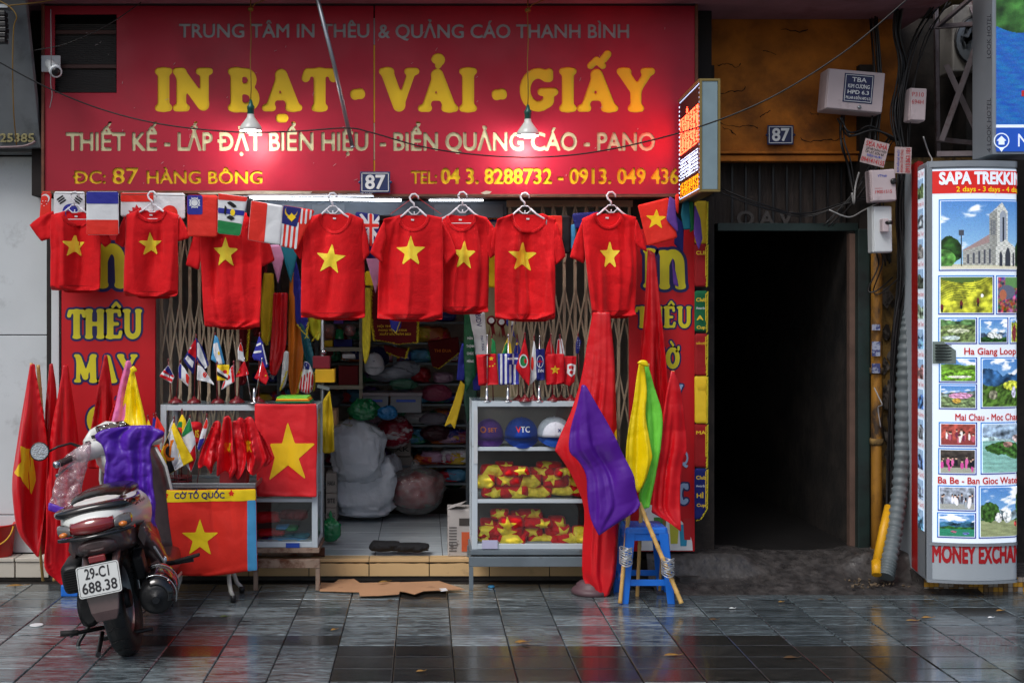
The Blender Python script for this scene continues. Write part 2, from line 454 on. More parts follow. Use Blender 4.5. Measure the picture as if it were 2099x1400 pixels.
 # ---- rounded slab letters made of round-ended strokes
def arc(cx,cy,rx,ry,a0,a1,n=10):
 return[(cx+rx*math.cos(math.radians(a0+(a1-a0)*k/n)),cy+ry*math.sin(math.radians(a0+(a1-a0)*k/n)))for k in range(n+1)]
def sr(x,y,w=.1):return([(x-w,y),(x+w,y)],.055)
SLAB={'I':(.36,[([(.18,.1),(.18,.9)],.11),sr(.18,.055),sr(.18,.945)]),'N':(.78,[([(.17,.1),(.17,.88)],.085),([(.17,.86),(.6,.14)],.11),([(.63,.9),(.63,.1)],.075),sr(.13,.945,.06),sr(.17,.055),sr(.63,.945)]),'B':(.66,[([(.17,.1),(.17,.9)],.11),sr(.13,.055,.06),sr(.13,.945,.06),([(.15,.92)]+arc(.34,.73,.15,.19,90,-90)+[(.2,.54)],.075),([(.2,.52)]+arc(.36,.28,.18,.22,90,-90)+[(.15,.07)],.085)]),'A':(.80,[([(.38,.88),(.15,.1)],.06),([(.38,.86),(.63,.1)],.115),([(.24,.32),(.55,.32)],.05),sr(.13,.055,.07),sr(.64,.055,.1)]),'T':(.74,[([(.37,.1),(.37,.9)],.11),sr(.37,.055),([(.07,.78),(.11,.92),(.63,.92),(.67,.78)],.07)]),'V':(.80,[([(.16,.9),(.4,.12)],.115),([(.65,.9),(.42,.12)],.06),sr(.14,.945,.08),sr(.66,.945,.08)]),'G':(.76,[(arc(.37,.5,.27,.4,52,322,16),.095),([(.6,.78),(.6,.93)],.06),([(.44,.45),(.7,.45)],.065),([(.6,.42),(.58,.2)],.08)]),'Y':(.80,[([(.14,.9),(.4,.48),(.4,.1)],.1),([(.66,.9),(.42,.48)],.065),sr(.14,.945,.08),sr(.66,.945,.08),sr(.4,.055)]),'-':(.3,[([(.1,.36),(.2,.42)],.08),([(.08,.42),(.22,.36)],.06)]),'H':(.82,[([(.17,.1),(.17,.9)],.11),([(.65,.1),(.65,.9)],.11),([(.17,.5),(.65,.5)],.07),sr(.17,.055),sr(.17,.945),sr(.65,.055),sr(.65,.945)]),'E':(.62,[([(.17,.1),(.17,.9)],.11),sr(.13,.055,.07),sr(.13,.945,.07),([(.15,.94),(.48,.94),(.5,.8)],.06),([(.17,.5),(.42,.5)],.06),([(.15,.06),(.5,.06),(.54,.22)],.06)]),'U':(.80,[([(.17,.92),(.17,.35)]+arc(.4,.32,.23,.25,180,360)+[(.63,.92)],.09),sr(.15,.945),sr(.64,.945,.08)]),'M':(1.0,[([(.2,.1),(.22,.88)],.07),([(.22,.86),(.5,.2)],.105),([(.5,.2),(.78,.88)],.07),([(.8,.88),(.82,.1)],.11),sr(.18,.055,.08),sr(.82,.055),sr(.15,.945,.05),sr(.85,.945,.05)]),'C':(.72,[(arc(.38,.5,.26,.4,50,310,16),.1),([(.6,.76),(.6,.93)],.06)]),'O':(.80,[(arc(.4,.5,.26,.4,0,360,20),.105)]),'n':(.8,[([(.17,.1),(.17,.86)],.12),([(.2,.7)]+arc(.4,.62,.2,.27,130,0,8)+[(.62,.1)],.12),sr(.17,.055,.09),sr(.62,.055,.09),sr(.11,.93,.05)]),}
ACC={'dot':[([(.36,-.2),(.44,-.2)],.075)],'hook':[([(.34,1.2)]+arc(.4,1.22,.08,.09,170,-60,8)+[(.4,1.08)],.04)],'hat':[([(.26,1.08),(.38,1.22),(.5,1.08)],.05)],'acute':[([(.52,1.24),(.6,1.36)],.06)],'horn':[([(.6,.82),(.72,.9),(.72,1.02)],.05)],'grave':[([(.3,1.26),(.42,1.1)],.05)]}
def slab_sd(strokes,X,Y,asp):
 d=np.full(X.shape,9.0)
 for pts,r in strokes:
  sd=np.full(X.shape,9.0)
  for(ax,ay),(bx,by)in zip(pts,pts[1:]):
   ex,ey=(bx-ax)*asp,by-ay;wx,wy=X*asp-ax*asp,Y-ay
   t=np.clip((wx*ex+wy*ey)/max(ex*ex+ey*ey,1e-9),0,1)
   sd=np.minimum(sd,np.hypot(wx-ex*t,wy-ey*t))
  sd=sd-r;k=0.045;h=np.clip(.5+.5*(d-sd)/k,0,1)
  d=d*(1-h)+sd*h-k*h*(1-h)
 return d
def slab(ch,px0,px1,ytop,ybase,d,acc=(),off=0.0,dz=0.0):
 """verts (world x,z) and faces of one letter fitted to the pixel box"""
 w,st=SLAB[ch];st=list(st);h=ybase-ytop;asp=1.0*(px1-px0)/(w*h)
 def run(st):
  xs=[p[0]for q in st for p in q[0]];ys=[p[1]for q in st for p in q[0]]
  V,F_=fill(lambda X,Y:slab_sd(st,X,Y,asp)-off,min(xs)-.16/asp-off/asp,max(xs)+.16/asp+off/asp,min(ys)-.14-off,max(ys)+.14+off,.028)
  return V,F_
 parts=[run(st)]+[run(ACC[a])for a in acc]
 res=[]
 for V,F_ in parts:
  x=px0+V[:,0]/w*(px1-px0);y=ybase-V[:,1]*h
  res.append((np.stack([x,y],1),F_))
 return res
def slab_mesh(name,items,d,m,parent,off=0.0,fn=None):
 vs=[];fs=[]
 for ch,a,b,t,ba,acc in items:
  for V,F_ in slab(ch,a,b,t,ba,d,acc,off):
   k=len(vs);vs+=[tuple(fn(*q)if fn else W(q[0],q[1],d))for q in V];fs+=[tuple(i+k for i in f)for f in F_]
 me=bpy.data.meshes.new(name);me.from_pydata(vs,[],fs)
 return link(name,me,m,parent)
def picture(name,fn,rect,nx,ny,parent,m,place):
 """a printed picture on a fine grid; fn(U,V) -> r,g,b sRGB 0..1 arrays, V down; place(px,py)"""
 x0,y0,x1,y1=rect
 U,V=np.meshgrid((np.arange(nx)+.5)/nx,(np.arange(ny)+.5)/ny,indexing='ij')
 c=np.stack(fn(U,V),-1);rg=np.random.RandomState(nx*7+ny);c=c*(1+.045*rg.randn(nx,ny,1))+.012*rg.randn(nx,ny,3);c=c*.72+.28*c.mean(-1,keepdims=True)
 c=np.clip(c,0,1);c=np.where(c<=.04045,c/12.92,((c+.055)/1.055)**2.4)
 vs=[tuple(place(x0+(x1-x0)*i/(nx-1),y0+(y1-y0)*j/(ny-1)))for i in range(nx)for j in range(ny)]
 fs=[(i*ny+j,i*ny+j+1,(i+1)*ny+j+1,(i+1)*ny+j)for i in range(nx-1)for j in range(ny-1)]
 me=bpy.data.meshes.new(name);me.from_pydata(vs,[],fs)
 a=me.color_attributes.new('print','FLOAT_COLOR','POINT')
 a.data.foreach_set('color',np.concatenate([c.reshape(-1,3),np.ones((nx*ny,1))],1).ravel())
 return link(name,me,m,parent)
 # --- materials of the setting
def slate(name,col,lo,hi,rlo,rhi,bump=0.35):
 m=bpy.data.materials.new(name);m.use_nodes=True;N=m.node_tree.nodes;L=m.node_tree.links;p=N['Principled BSDF']
 g=N.new('ShaderNodeNewGeometry');oi=N.new('ShaderNodeObjectInfo')
 mp=N.new('ShaderNodeMapping');mp.inputs['Scale'].default_value=(2.2,11,5);L.new(g.outputs['Position'],mp.inputs[0])
 cx=N.new('ShaderNodeCombineXYZ');mu=N.new('ShaderNodeMath');mu.operation='MULTIPLY';mu.inputs[1].default_value=37.0
 L.new(oi.outputs['Random'],mu.inputs[0]);L.new(mu.outputs[0],cx.inputs[2]);L.new(cx.outputs[0],mp.inputs['Location'])
 n=N.new('ShaderNodeTexNoise');n.inputs['Scale'].default_value=3.0;n.inputs['Detail'].default_value=10;n.inputs['Roughness'].default_value=.72
 n.inputs['Distortion'].default_value=1.2;L.new(mp.outputs[0],n.inputs[0])
 r=N.new('ShaderNodeMapRange');r.inputs[1].default_value=.36;r.inputs[2].default_value=.66;r.inputs[3].default_value=lo;r.inputs[4].default_value=hi
 L.new(n.outputs[0],r.inputs[0])
 v=N.new('ShaderNodeMapRange');v.inputs[3].default_value=.72;v.inputs[4].default_value=1.28;L.new(oi.outputs['Random'],v.inputs[0])
 a=N.new('ShaderNodeMath');a.operation='MULTIPLY';L.new(r.outputs[0],a.inputs[0]);L.new(v.outputs[0],a.inputs[1])
 n4=N.new('ShaderNodeTexNoise');n4 .inputs['Scale'].default_value=1.1;n4 .inputs['Detail'].default_value=3;L.new(g.outputs['Position'],n4 .inputs[0])
 cm=N.new('ShaderNodeMix');cm.data_type='RGBA';L.new(n4 .outputs[0],cm.inputs[0]);cm.inputs[6].default_value=rgb(*col);cm.inputs[7].default_value=rgb(col[0]+4,col[1],col[2]-6)
 mx=N.new('ShaderNodeMix');mx.data_type='RGBA';mx.blend_type='MULTIPLY';mx.inputs[0].default_value=1;L.new(cm.outputs[2],mx.inputs[6]);L.new(a.outputs[0],mx.inputs[7])
 L.new(mx.outputs[2],p.inputs['Base Color'])
 n2=N.new('ShaderNodeTexNoise');n2 .inputs['Scale'].default_value=1.6;n2 .inputs['Detail'].default_value=5;L.new(g.outputs['Position'],n2 .inputs[0])
 w=N.new('ShaderNodeMapRange');w.inputs[1].default_value=.4;w.inputs[2].default_value=.62;w.inputs[3].default_value=rhi;w.inputs[4].default_value=rlo;L.new(n2 .outputs[0],w.inputs[0])
 L.new(w.outputs[0],p.inputs['Roughness']);p.inputs['Specular IOR Level'].default_value=.6
 p.inputs['Coat Weight'].default_value=.35;p.inputs['Coat Roughness'].default_value=.08;p.inputs['Coat IOR'].default_value=1.33
 b=N.new('ShaderNodeBump');b.inputs['Strength'].default_value=bump;b.inputs['Distance'].default_value=.004;L.new(n.outputs[0],b.inputs['Height']);L.new(b.outputs[0],p.inputs['Normal'])
 MATS[name]=m;return m
m_slate=slate('wet_slate',(104,117,123),.12,1.95,.08,.24)
m_slate_d=slate('wet_dark_and_dimmed_slate',(82,94,101),.12,1.85,.07,.22)
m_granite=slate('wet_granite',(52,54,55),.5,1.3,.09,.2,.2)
m_grout=mat('grout',(48,46,44),.5)
m_clad=mat('grey_cladding',(206,214,218),.45,var=.05,vscale=3,dirt=(120,125,125),dscale=5,dlo=.6,dhi=.95,bump=.05)
m_black=mat('black_plastic',(22,22,24),.4,bump=.05)
m_rubber=mat('rubber',(20,20,21),.7,bump=.3,bscale=90)
m_steel=mat('brushed_steel',(150,156,160),.35,.9,var=.15,dirt=(96,84,70),dlo=.6,dhi=.85)
m_zinc=mat('galvanised_pipe',(150,158,165),.4,.8,var=.2)
m_white=mat('white_enamel',(205,212,216),.35,var=.05,dirt=(130,122,110),dscale=9,dlo=.66,dhi=.9)
m_ochre=mat('ochre_render',(178,104,28),.85,var=.4,vscale=5,dirt=(58,32,16),dscale=2.4,dlo=.48,dhi=.78,bump=.6,bscale=18)
m_slab=mat('pink_soffit',(150,106,116),.8,var=.2,vscale=3,dirt=(120,72,74),dscale=2.2,dlo=.5,dhi=.7,bump=.5,bscale=12)
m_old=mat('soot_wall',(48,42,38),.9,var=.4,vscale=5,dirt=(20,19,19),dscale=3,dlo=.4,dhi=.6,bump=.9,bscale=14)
m_oldy=mat('stained_yellow_wall',(150,118,62),.9,var=.4,vscale=6,dirt=(40,34,30),dscale=4,dlo=.4,dhi=.58,bump=.9,bscale=18)
m_conc=mat('wet_concrete',(64,61,60),.5,var=.5,vscale=16,dirt=(36,35,36),dscale=9,dlo=.4,dhi=.7,bump=.8,bscale=16,rvar=.3)
m_beige=mat('beige_tile',(216,182,132),.4,var=.06,vscale=4,dirt=(110,88,66),dscale=5,dlo=.62,dhi=.9)
m_paletile=mat('pale_tile',(200,196,184),.4,var=.06,dirt=(120,116,108),dscale=5,dlo=.6,dhi=.85)
m_floor=mat('shop_floor_tile',(186,196,202),.25,var=.12,vscale=3,stretch=(1,6,1),dirt=(70,70,70),dscale=3,dlo=.6,dhi=.85)
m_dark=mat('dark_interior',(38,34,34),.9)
m_room=mat('shop_inner_wall',(200,194,186),.9,var=.2)
m_green=mat('dark_green_paint',(26,46,44),.5,var=.2,dirt=(14,18,18),dlo=.5,dhi=.7)
m_wood=mat('bleached_wood',(150,116,84),.7,var=.3,vscale=12,stretch=(1,1,.1),bump=.3)
def struct(o):return tag(o,kind='structure')
# --- pavement
g=MB();g.box2((-14,-9,-.3),(14,0.6,-.016));pavement=struct(g.build('pavement',m_grout))
g=MB();g.box2((-30,-19,-.4),(30,-9.002,-.12));struct(g.build('road',mat('wet_asphalt',(52,53,56),.3,var=.3,vscale=30,bump=.5)))
g=MB();g.box2((-14,-9.2,-.3),(14,-9.001,-.0));struct(g.build('kerb',m_conc))
TX,TY=.278,.196
def tile_mesh(w,h):
 b=MB();e=.004;z0,z1,z2=-.016,-.003,0.0
 a=[(-w,-h),(w,-h),(w,h),(-w,h)];a=[(x/2,y/2)for x,y in a];c=[(x-math.copysign(e,x),y-math.copysign(e,y))for x,y in a]
 v=[(x,y,z0)for x,y in a]+[(x,y,z1)for x,y in a]+[(x,y,z2)for x,y in c]
 f=[(0,1,5,4),(1,2,6,5),(2,3,7,6),(3,0,4,7),(4,5,9,8),(5,6,10,9),(6,7,11,10),(7,4,8,11),(8,9,10,11)]
 b.add(v,f);return b
tms=[]
for m in(m_slate,m_slate_d,m_granite):
 me=tile_mesh(TX-.005,TY-.004).mesh('paving_tile');me.materials.append(m);tms.append(me)
rest=MB();ntile=0
for r in range(-1,12):
 d=7.0-TY*(r+.5)+.1
 for k in range(-14,16):
  x=.135+TX*(k+.5)
  ax=870+x*FPX/d;ay=654+CAMH*FPX/d
  if abs(x)>3.75:continue
  px_d=d
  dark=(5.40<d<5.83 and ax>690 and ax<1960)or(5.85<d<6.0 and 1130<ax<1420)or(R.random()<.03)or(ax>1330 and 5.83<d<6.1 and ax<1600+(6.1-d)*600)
  mi=2 if dark else(1 if(R.random()<.35 or ax>1400)else 0)  # tiles towards the alley: its dark reflection painted in as darker slate
  vis=-60<ax<2160 and ay<1440
  loc=Vector((x+.006*(R.random()-.5)*0,d-7.5,R.uniform(-.0012,.0008)))
  if vis and ntile<296:
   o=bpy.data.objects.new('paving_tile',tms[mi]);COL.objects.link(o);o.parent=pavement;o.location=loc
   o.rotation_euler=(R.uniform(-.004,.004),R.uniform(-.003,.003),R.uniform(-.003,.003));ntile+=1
  else:
   t=tile_mesh(TX-.005,TY-.004);rest.add([Vector(q)+loc for q in t.v],t.f)
for r in range(12,30):
 for k in range(-14,16):
  t=tile_mesh(TX-.005,TY-.004);rest.add([Vector(q)+Vector((.135+TX*(k+.5),-.4-TY*(r+.5),0))for q in t.v],t.f)
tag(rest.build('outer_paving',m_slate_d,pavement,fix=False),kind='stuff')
# --- steps and shop floor
FZ=.132
g=MB();g.box2((-3.4,-.055,-.01),(1.80,3.4,FZ-.012));floor=struct(g.build('shop_floor',mat('rough_mortar',(70,66,62),.9,bump=.6)))
xs=[-3.4,W(30,0,7.43).x,W(97,0,7.43).x]
for a,b_ in((-3.0,W(30,0,7.42).x),(W(30,0,7.42).x,W(100,0,7.42).x)):
 q=MB().box2((a+.004,-.075,.012),(b_-.004,-.057,FZ-.026));q.build('riser_tile',m_paletile,floor,bevel=.003)
 q=MB().box2((a+.004,-.085,FZ-.022),(b_-.004,.06,FZ));q.build('step_tile',m_paletile,floor,bevel=.003)
x=W(633,0,7.42).x-.37*3
edges=[x+.37*i for i in range(9)]
for i,(a,b_)in enumerate(zip(edges,edges[1:])):
 if a>1.75:break
 q=MB();z1=FZ-.03
 a2,b2=a+.003,b_-.003;n=14;top=[z1-(.006*R.random()if 0<k<n else(.014*R.random()))for k in range(n+1)]
 q.prism([(a2,-.078,.022)]+[(b2,-.078,.022)]+[(b2-(b2-a2)*k/n,-.078,top[k])for k in range(n+1)],(0,.018,0));q.build('riser_tile',m_beige,floor)
 MB().box2((a+.002,-.082,FZ-.024),(b_-.002,.02,FZ-.002)).build('step_tile',m_beige,floor,bevel=.002)
for i in range(-4,5):
 for j in range(8):
  a=W(770,0,7.6).x+.42*i
  if a>1.7 or a<-1.9:continue
  MB().box2((a+.002,.024+.2*j,FZ-.015),(a+.418,.22+.2*j,FZ+R.uniform(-.001,.001))).build('floor_tile',m_floor,floor,bevel=.0015,bseg=1)
def slabbox(name,a,b_,m,bevel=0):return struct(MB().box2(a,b_).build(name,m,bevel=bevel))
slabbox('shop_back_wall',(-1.95,3.0,FZ),(1.78,3.1,3.6),m_room)
slabbox('shop_side_wall',(-1.95,.1,FZ),(-1.85,2.998,3.6),m_room)
slabbox('shop_side_wall',(1.70,.12,FZ),(1.79,2.998,3.6),m_room)
slabbox('shop_ceiling',(-1.849,.3,2.75),(1.699,2.998,2.85),m_room)
slabbox('lintel_wall',(-2.42,-.06,2.36),(1.77,.25,3.495),m_dark)
slabbox('shop_pier',(-2.34,-.02,FZ-.01),(-1.72,.098,2.358),m_dark)
slabbox('shop_pier',(1.29,-.02,FZ-.01),(1.795,.118,2.358),m_old)
g=MB();g.box2((-4.2,-.62,3.50),(3.14,.6,3.72));slab_o=struct(g.build('balcony_slab',m_slab,bevel=.01))
g=MB();g.box2((-6,.5,3.73),(6,3.2,8));struct(g.build('upper_facade',mat('upper_wall',(170,150,110),.9)))
# --- grey neighbour
nb=struct(MB().box2((-4.4,.1,FZ),(-2.36,.4,3.49)).build('neighbour_wall',m_dark))
zs=[FZ+.002,W(0,1055,7.57).z,W(0,687,7.57).z,2.62]
xr=W(105,0,7.57).x
for a,b_ in zip(zs,zs[1:]):
 for x0,x1 in((-4.3,-3.3),(-3.296,xr)):
  MB().box2((x0,.07,a+.003),(x1,.098,b_-.003)).build('cladding_panel',m_clad,nb,bevel=.003)
MB().box2((W(106,0,7.45).x,-.06,FZ+.004),(W(122,0,7.45).x,-.022,2.34)).build('edge_strip',m_clad,nb,bevel=.003)
MB().box2((-4.3,-.05,2.625),(xr+.03,.068,2.70)).build('ledge',mat('ledge_grey',(120,126,128),.6),nb,bevel=.004)
t=thing('fascia_sign','dark grey neighbouring fascia board with raised phone number ending 25385','sign',W(40,300,7.2))
g=MB();A=[W(-260,-40,7.0),W(48,-40,7.0),W(84,303,7.35),W(-260,303,7.35)]
g.prism(A,(0,.05,0));g.build('board',mat('fascia_grey',(112,118,122),.5,dirt=(62,64,66),dscale=4,dlo=.55,dhi=.8),t,bevel=.004)
m_gold=mat('faded_gold_letter',(176,168,120),.5)
lettering('number','25385',0,70,291,16,0,m_gold,t,bold=.02,fn=lambda x,y:W(x,y,7.0+.35*(y+40)/343-.012),depth=.012)
# --- alley
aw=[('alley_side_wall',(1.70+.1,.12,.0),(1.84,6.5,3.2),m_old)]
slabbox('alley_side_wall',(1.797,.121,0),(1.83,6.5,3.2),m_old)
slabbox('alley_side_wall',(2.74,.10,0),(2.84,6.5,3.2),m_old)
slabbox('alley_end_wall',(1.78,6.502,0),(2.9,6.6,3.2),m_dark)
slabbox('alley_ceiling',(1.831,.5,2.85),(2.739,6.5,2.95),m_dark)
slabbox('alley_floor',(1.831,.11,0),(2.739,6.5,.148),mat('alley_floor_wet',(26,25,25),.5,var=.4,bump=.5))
wall=slabbox('ochre_wall',(1.772,.16,W(0,330,7.7).z),(3.02,.42,3.499),m_ochre)
MB().box2((1.765,.13,W(0,333,7.68).z),(3.0,.158,W(0,321,7.68).z)).build('moulding',m_ochre,wall,bevel=.004)
MB().box2((1.765,.11,W(0,318,7.68).z),(3.0,.159,W(0,313,7.68).z)).build('moulding',m_ochre,wall,bevel=.004)
for pts in([(1470,135),(1490,130),(1510,140),(1522,128)],[(1475,195),(1500,188),(1525,186),(1527,176)],[(1565,105),(1580,108),(1594,117)],[(1475,252),(1510,262),(1535,256),(1558,265)],[(1558,240),(1570,232),(1583,228)],[(1640,283),(1660,292),(1690,286),(1715,288),(1735,284)],[(1660,232),(1668,236),(1680,235)],[(1480,262),(1500,268),(1510,280)],[(1600,60),(1640,66),(1660,62)]):
 g=MB();q=[]
 for(a,b_),(c,e)in zip(pts,pts[1:]):
  for k in range(4):q.append(W(a+(c-a)*k/4+R.uniform(-1.5,1.5),b_+(e-b_)*k/4+R.uniform(-2,2),7.659))
 g.tube(q,[.0034*(.3+R.random())for _ in q],5);g.build('crack',mat('crack_dark',(30,18,10),1),wall)
slabbox('side_wall_of_alley_mouth',(2.842,.14,0),(3.5,.5,2.62),m_oldy)
slabbox('recess_wall',(3.03,.55,2.4),(4.6,.7,3.6),m_old)
slabbox('far_side_wall',(3.502,.3,0),(5.5,.5,3.4),m_old)
nx_,ny_=60,34;vs=[]
x0,x1,y0,y1=1.35,3.25,-.52,.13
for i in range(nx_+1):
 for j in range(ny_+1):
  x=x0+(x1-x0)*i/nx_;y=y0+(y1-y0)*j/ny_;t=j/ny_
  ch=1/(1+math.exp(-(x-2.0)*30))*1/(1+math.exp((x-2.55-t*.05)*30))
  ramp=.15*min(1,max(0,(t-.02)/.9))
  side=.15*min(1,max(0,(t-.45)*9))+.03*min(1,t*4)
  z=ramp*ch+side*(1-ch)+.003*float(pnoise(np.array(x),np.array(y),3,46))*(1 if t>.03 else 0)
  vs.append((x,y,max(z,0.0)-.004 if t>.02 else-.02))
fs=[(i*(ny_+1)+j,(i+1)*(ny_+1)+j,(i+1)*(ny_+1)+j+1,i*(ny_+1)+j+1)for i in range(nx_)for j in range(ny_)]
me=bpy.data.meshes.new('ramp');me.from_pydata(vs,[],fs);struct(link('alley_ramp',me,m_conc,smooth=True))
t=thing('doorway_frame','dark green steel door frame round the black alley mouth','door frame',(2.3,.1,.14))
MB().box2((W(1757,0,7.55).x,.03,W(0,1180,7.4).z),(W(1781,0,7.55).x,.09,W(0,470,7.55).z)).build('jamb',m_green,t,bevel=.004)
MB().box2((W(1470,0,7.62).x,.10,W(0,474,7.62).z),(W(1757,0,7.62).x,.15,W(0,458,7.62).z)).build('head_rail',m_green,t,bevel=.003)
MB().box2((W(1738,0,7.62).x,.09,.1),(W(1752,0,7.62).x,.14,W(0,480,7.62).z)).build('inner_post',mat('brown_post',(96,74,64),.8,var=.3),t)
t=thing('transom_panel','blackened wooden transom with barred grille above the alley mouth','transom',(2.3,.3,2.2))
MB().box2((1.835,.30,W(0,459,7.8).z),(2.72,.34,W(0,331,7.7).z)).build('board',mat('black_wood',(58,50,46),.8,var=.4,vscale=10,stretch=(6,1,.6),bump=.5),t)
for i in range(9):
 x=W(1500+28*i,0,7.75).x;MB().box2((x,.26,W(0,459,7.75).z),(x+.012,.272,W(0,333,7.7).z)).build('grille_bar',m_black,t)
lettering('lettering','O.A.V',1510,1625,462,28,7.745,mat('dull_iron',(66,62,60),.6),t,bold=.03,depth=.008)
t=thing('wall_pipe','stained ochre drain pipe running down beside the alley door frame','pipe',W(1797,1180,7.45))
MB().tube([W(1797,y,7.5)for y in(1185,1000,800,600,480)],.034,14).build('pipe',mat('ochre_pipe',(150,104,30),.6,var=.3,vscale=8,dirt=(54,40,28),dscale=5,dlo=.5,dhi=.62,stretch=(1,1,.5)),t)
for y in(760,905,1130):MB().lathe([(.040,-.02),(.042,0),(.040,.02)],W(1797,y,7.5),n=14).build('collar',m_oldy,t)
for y,h_ in((700,30),(745,20),(665,12)):
 MB().box2(W(1788,y+h_,7.445),W(1803,y,7.455)).build('sticker',mat('pale_sticker',(150,160,180),.6,dirt=(60,70,120),dscale=30,dlo=.45,dhi=.5),t)
t=thing('yellow_sleeve','short bright yellow plastic cable sleeve leaning at the pipe foot','pipe',W(1800,1180,7.15))
MB().tube([W(1797,1178,7.1),W(1796,1150,7.15)],.028,14).build('stub',mat('yellow_plastic',(214,158,20),.45,var=.15,dirt=(90,60,20),dlo=.62,dhi=.8),t)
MB().tube([W(1797,1152,7.16),W(1812,1080,7.25),W(1822,1038,7.32)],.026,14).build('tube',MATS['yellow_plastic'],t)
hose=MB();pth=[(1815,1182,7.1),(1822,1150,7.15),(1834,1080,7.25),(1845,1000,7.33),(1850,900,7.38),(1853,780,7.4),(1857,680,7.42),(1862,615,7.45)]
pp=[]
for(a,b_)in zip(pth,pth[1:]):
 for k in range(22):pp.append([u+(w_-u)*k/22 for u,w_ in zip(a,b_)])
hose.tube([W(*q)for q in pp],[.050 if(i%4)<2 else.042 for i in range(len(pp))],16)
tag(hose.build('corrugated_hose',mat('grey_hose',(92,102,106),.5,var=.2)),'thick grey corrugated cable hose rising beside the travel light box','hose')
rc=random.Random(3)
t=thing('cable_bundle','tangle of black telecom cables hanging down the wall beside the alley','cables',W(1840,300,7.4))
def wig(pts,n,amp,rad,m,par,d,nm='cable'):
 for i in range(n):
  q=[]
  ox=rc.uniform(-1,1)
  for a,b_ in pts:q.append(W(a+ox*amp+rc.uniform(-.35,.35)*amp,b_+rc.uniform(-6,6),d+rc.uniform(-.06,.06)))
  sm=[]
  for k in range(len(q)-1):
   p0=q[max(0,k-1)];p1=q[k];p2=q[k+1];p3=q[min(len(q)-1,k+2)]
   for s_ in range(5):
    u=s_/5;sm.append(.5*(2*p1+(p2-p0)*u+(2*p0-5*p1+4*p2-p3)*u*u+(3*p1-p0-3*p2+p3)*u**3))
  sm.append(q[-1]);MB().tube(sm,rad*rc.uniform(.7,1.3),5).build(nm,m,par)
wig([(1850,-30),(1838,60),(1850,140),(1835,230),(1850,330),(1845,430),(1850,560),(1835,700),(1830,850),(1828,960),(1826,1045)],12,9,.006,m_black,t,7.42)
wig([(1790,40),(1800,180),(1790,300),(1800,420),(1815,540)],8,14,.005,m_black,t,7.5)
wig([(1940,0),(1890,80),(1860,200),(1850,330)],7,16,.005,m_black,t,7.4)
wig([(1480,390),(1560,420),(1650,440),(1730,420),(1800,400)],3,8,.004,m_black,t,7.55)
wig([(1700,460),(1760,400),(1800,330),(1830,280)],4,10,.005,m_black,t,7.5)
wig([(1725,240),(1745,275),(1790,262),(1840,290)],4,8,.006,m_black,t,7.45)
wig([(1728,235),(1726,290),(1740,340),(1750,400)],3,5,.007,m_black,t,7.5)
wig([(1800,510),(1806,545),(1785,590),(1800,600),(1835,570)],2,8,.004,m_black,t,7.4)
wig([(1790,800),(1800,815),(1806,825),(1798,838),(1803,870)],1,2,.005,mat('pale_tie',(150,150,150),.5),t,7.35,'tie')
wig([(1760,355),(1752,385),(1748,420),(1745,400)],1,2,.005,MATS['pale_tie'],t,7.4,'tie')
wig([(1895,285),(1905,310),(1912,325),(1900,332)],1,2,.005,MATS['pale_tie'],t,7.2,'tie')
wig([(1700,430),(1740,440),(1770,435),(1800,415)],1,2,.006,MATS['pale_tie'],t,7.4,'tie')
pm=mat('peeled_paper',(120,112,106),.8,var=.4,dirt=(50,44,40),dscale=12,dlo=.45,dhi=.55)
t=thing('poster_remains','scraps of peeled paper stuck on the sooty wall strip','poster',W(1835,700,7.6))
for i in range(16):
 cx,cy=rc.uniform(1812,1848),rc.uniform(590,960);n=7
 MB().prism([W(cx+rc.uniform(5,14)*math.cos(2*pi*k/n),cy+rc.uniform(8,26)*math.sin(2*pi*k/n),7.633-.001*i%3)for k in range(n)],(0,.001,0)).build('scrap',pm,t)
def cable_box(cx,cy,w,h,rot,d,label,depth=.12,m=None):
 t=thing('junction_box',label,'box',W(cx,cy,d),rot=(0,rot,0))
 sw,sh=S(w,d),S(h,d)
 MB().box2((-sw/2,.016,-sh/2),(sw/2,depth,sh/2)).build('case',m or m_boxg,t,bevel=.008,local=True)
 MB().box2((-sw/2+.004,.0,-sh/2+.004),(sw/2-.004,.014,sh/2-.004)).build('lid',m or m_boxg,t,bevel=.006,local=True)
 return t,sw,sh
def ltxt(t,body,x0,x1,z,cap,m,y=-.0015,bold=0.0,name='lettering'):
 v,f=text_mesh(body,bold);v=v.copy();a,b_=v[:,0].min(),v[:,0].max()
 me=bpy.data.meshes.new(name);me.from_pydata([(x0+(x1-x0)*(q[0]-a)/(b_-a),y,z+q[1]/cap_h()*cap)for q in v],[],f);return link(name,me,m,t,local=True)
m_boxg=mat('faded_box',(190,176,180),.5,var=.08,dirt=(110,96,96),dscale=5,dlo=.6,dhi=.85)
m_navy=mat('navy_plate',(22,30,78),.4);m_wh=mat('white_print',(225,228,230),.5);m_redp=mat('red_print',(176,22,32),.5)
m_blk=mat('black_print',(24,24,30),.5);m_bluep=mat('blue_print',(30,70,170),.5)
t,w_,h_=cable_box(1754,186,118,84,math.radians(5),7.35,'wide pale junction box with a navy plate reading TBA KIM CUONG',.16)
MB().box2((-.075,-.003,-.075),(.105,-.0005,.1)).build('plate',m_navy,t,local=True)
g=MB();
for a,b_ in(((-.068,-.0045,.09),(.098,-.0032,.093)),((-.068,-.0045,-.068),(.098,-.0032,-.065)),((-.068,-.0045,-.068),(-.065,-.0032,.093)),((.095,-.0045,-.068),(.098,-.0032,.093))):g.box2(a,b_)
g.build('plate_border',m_wh,t,local=True)
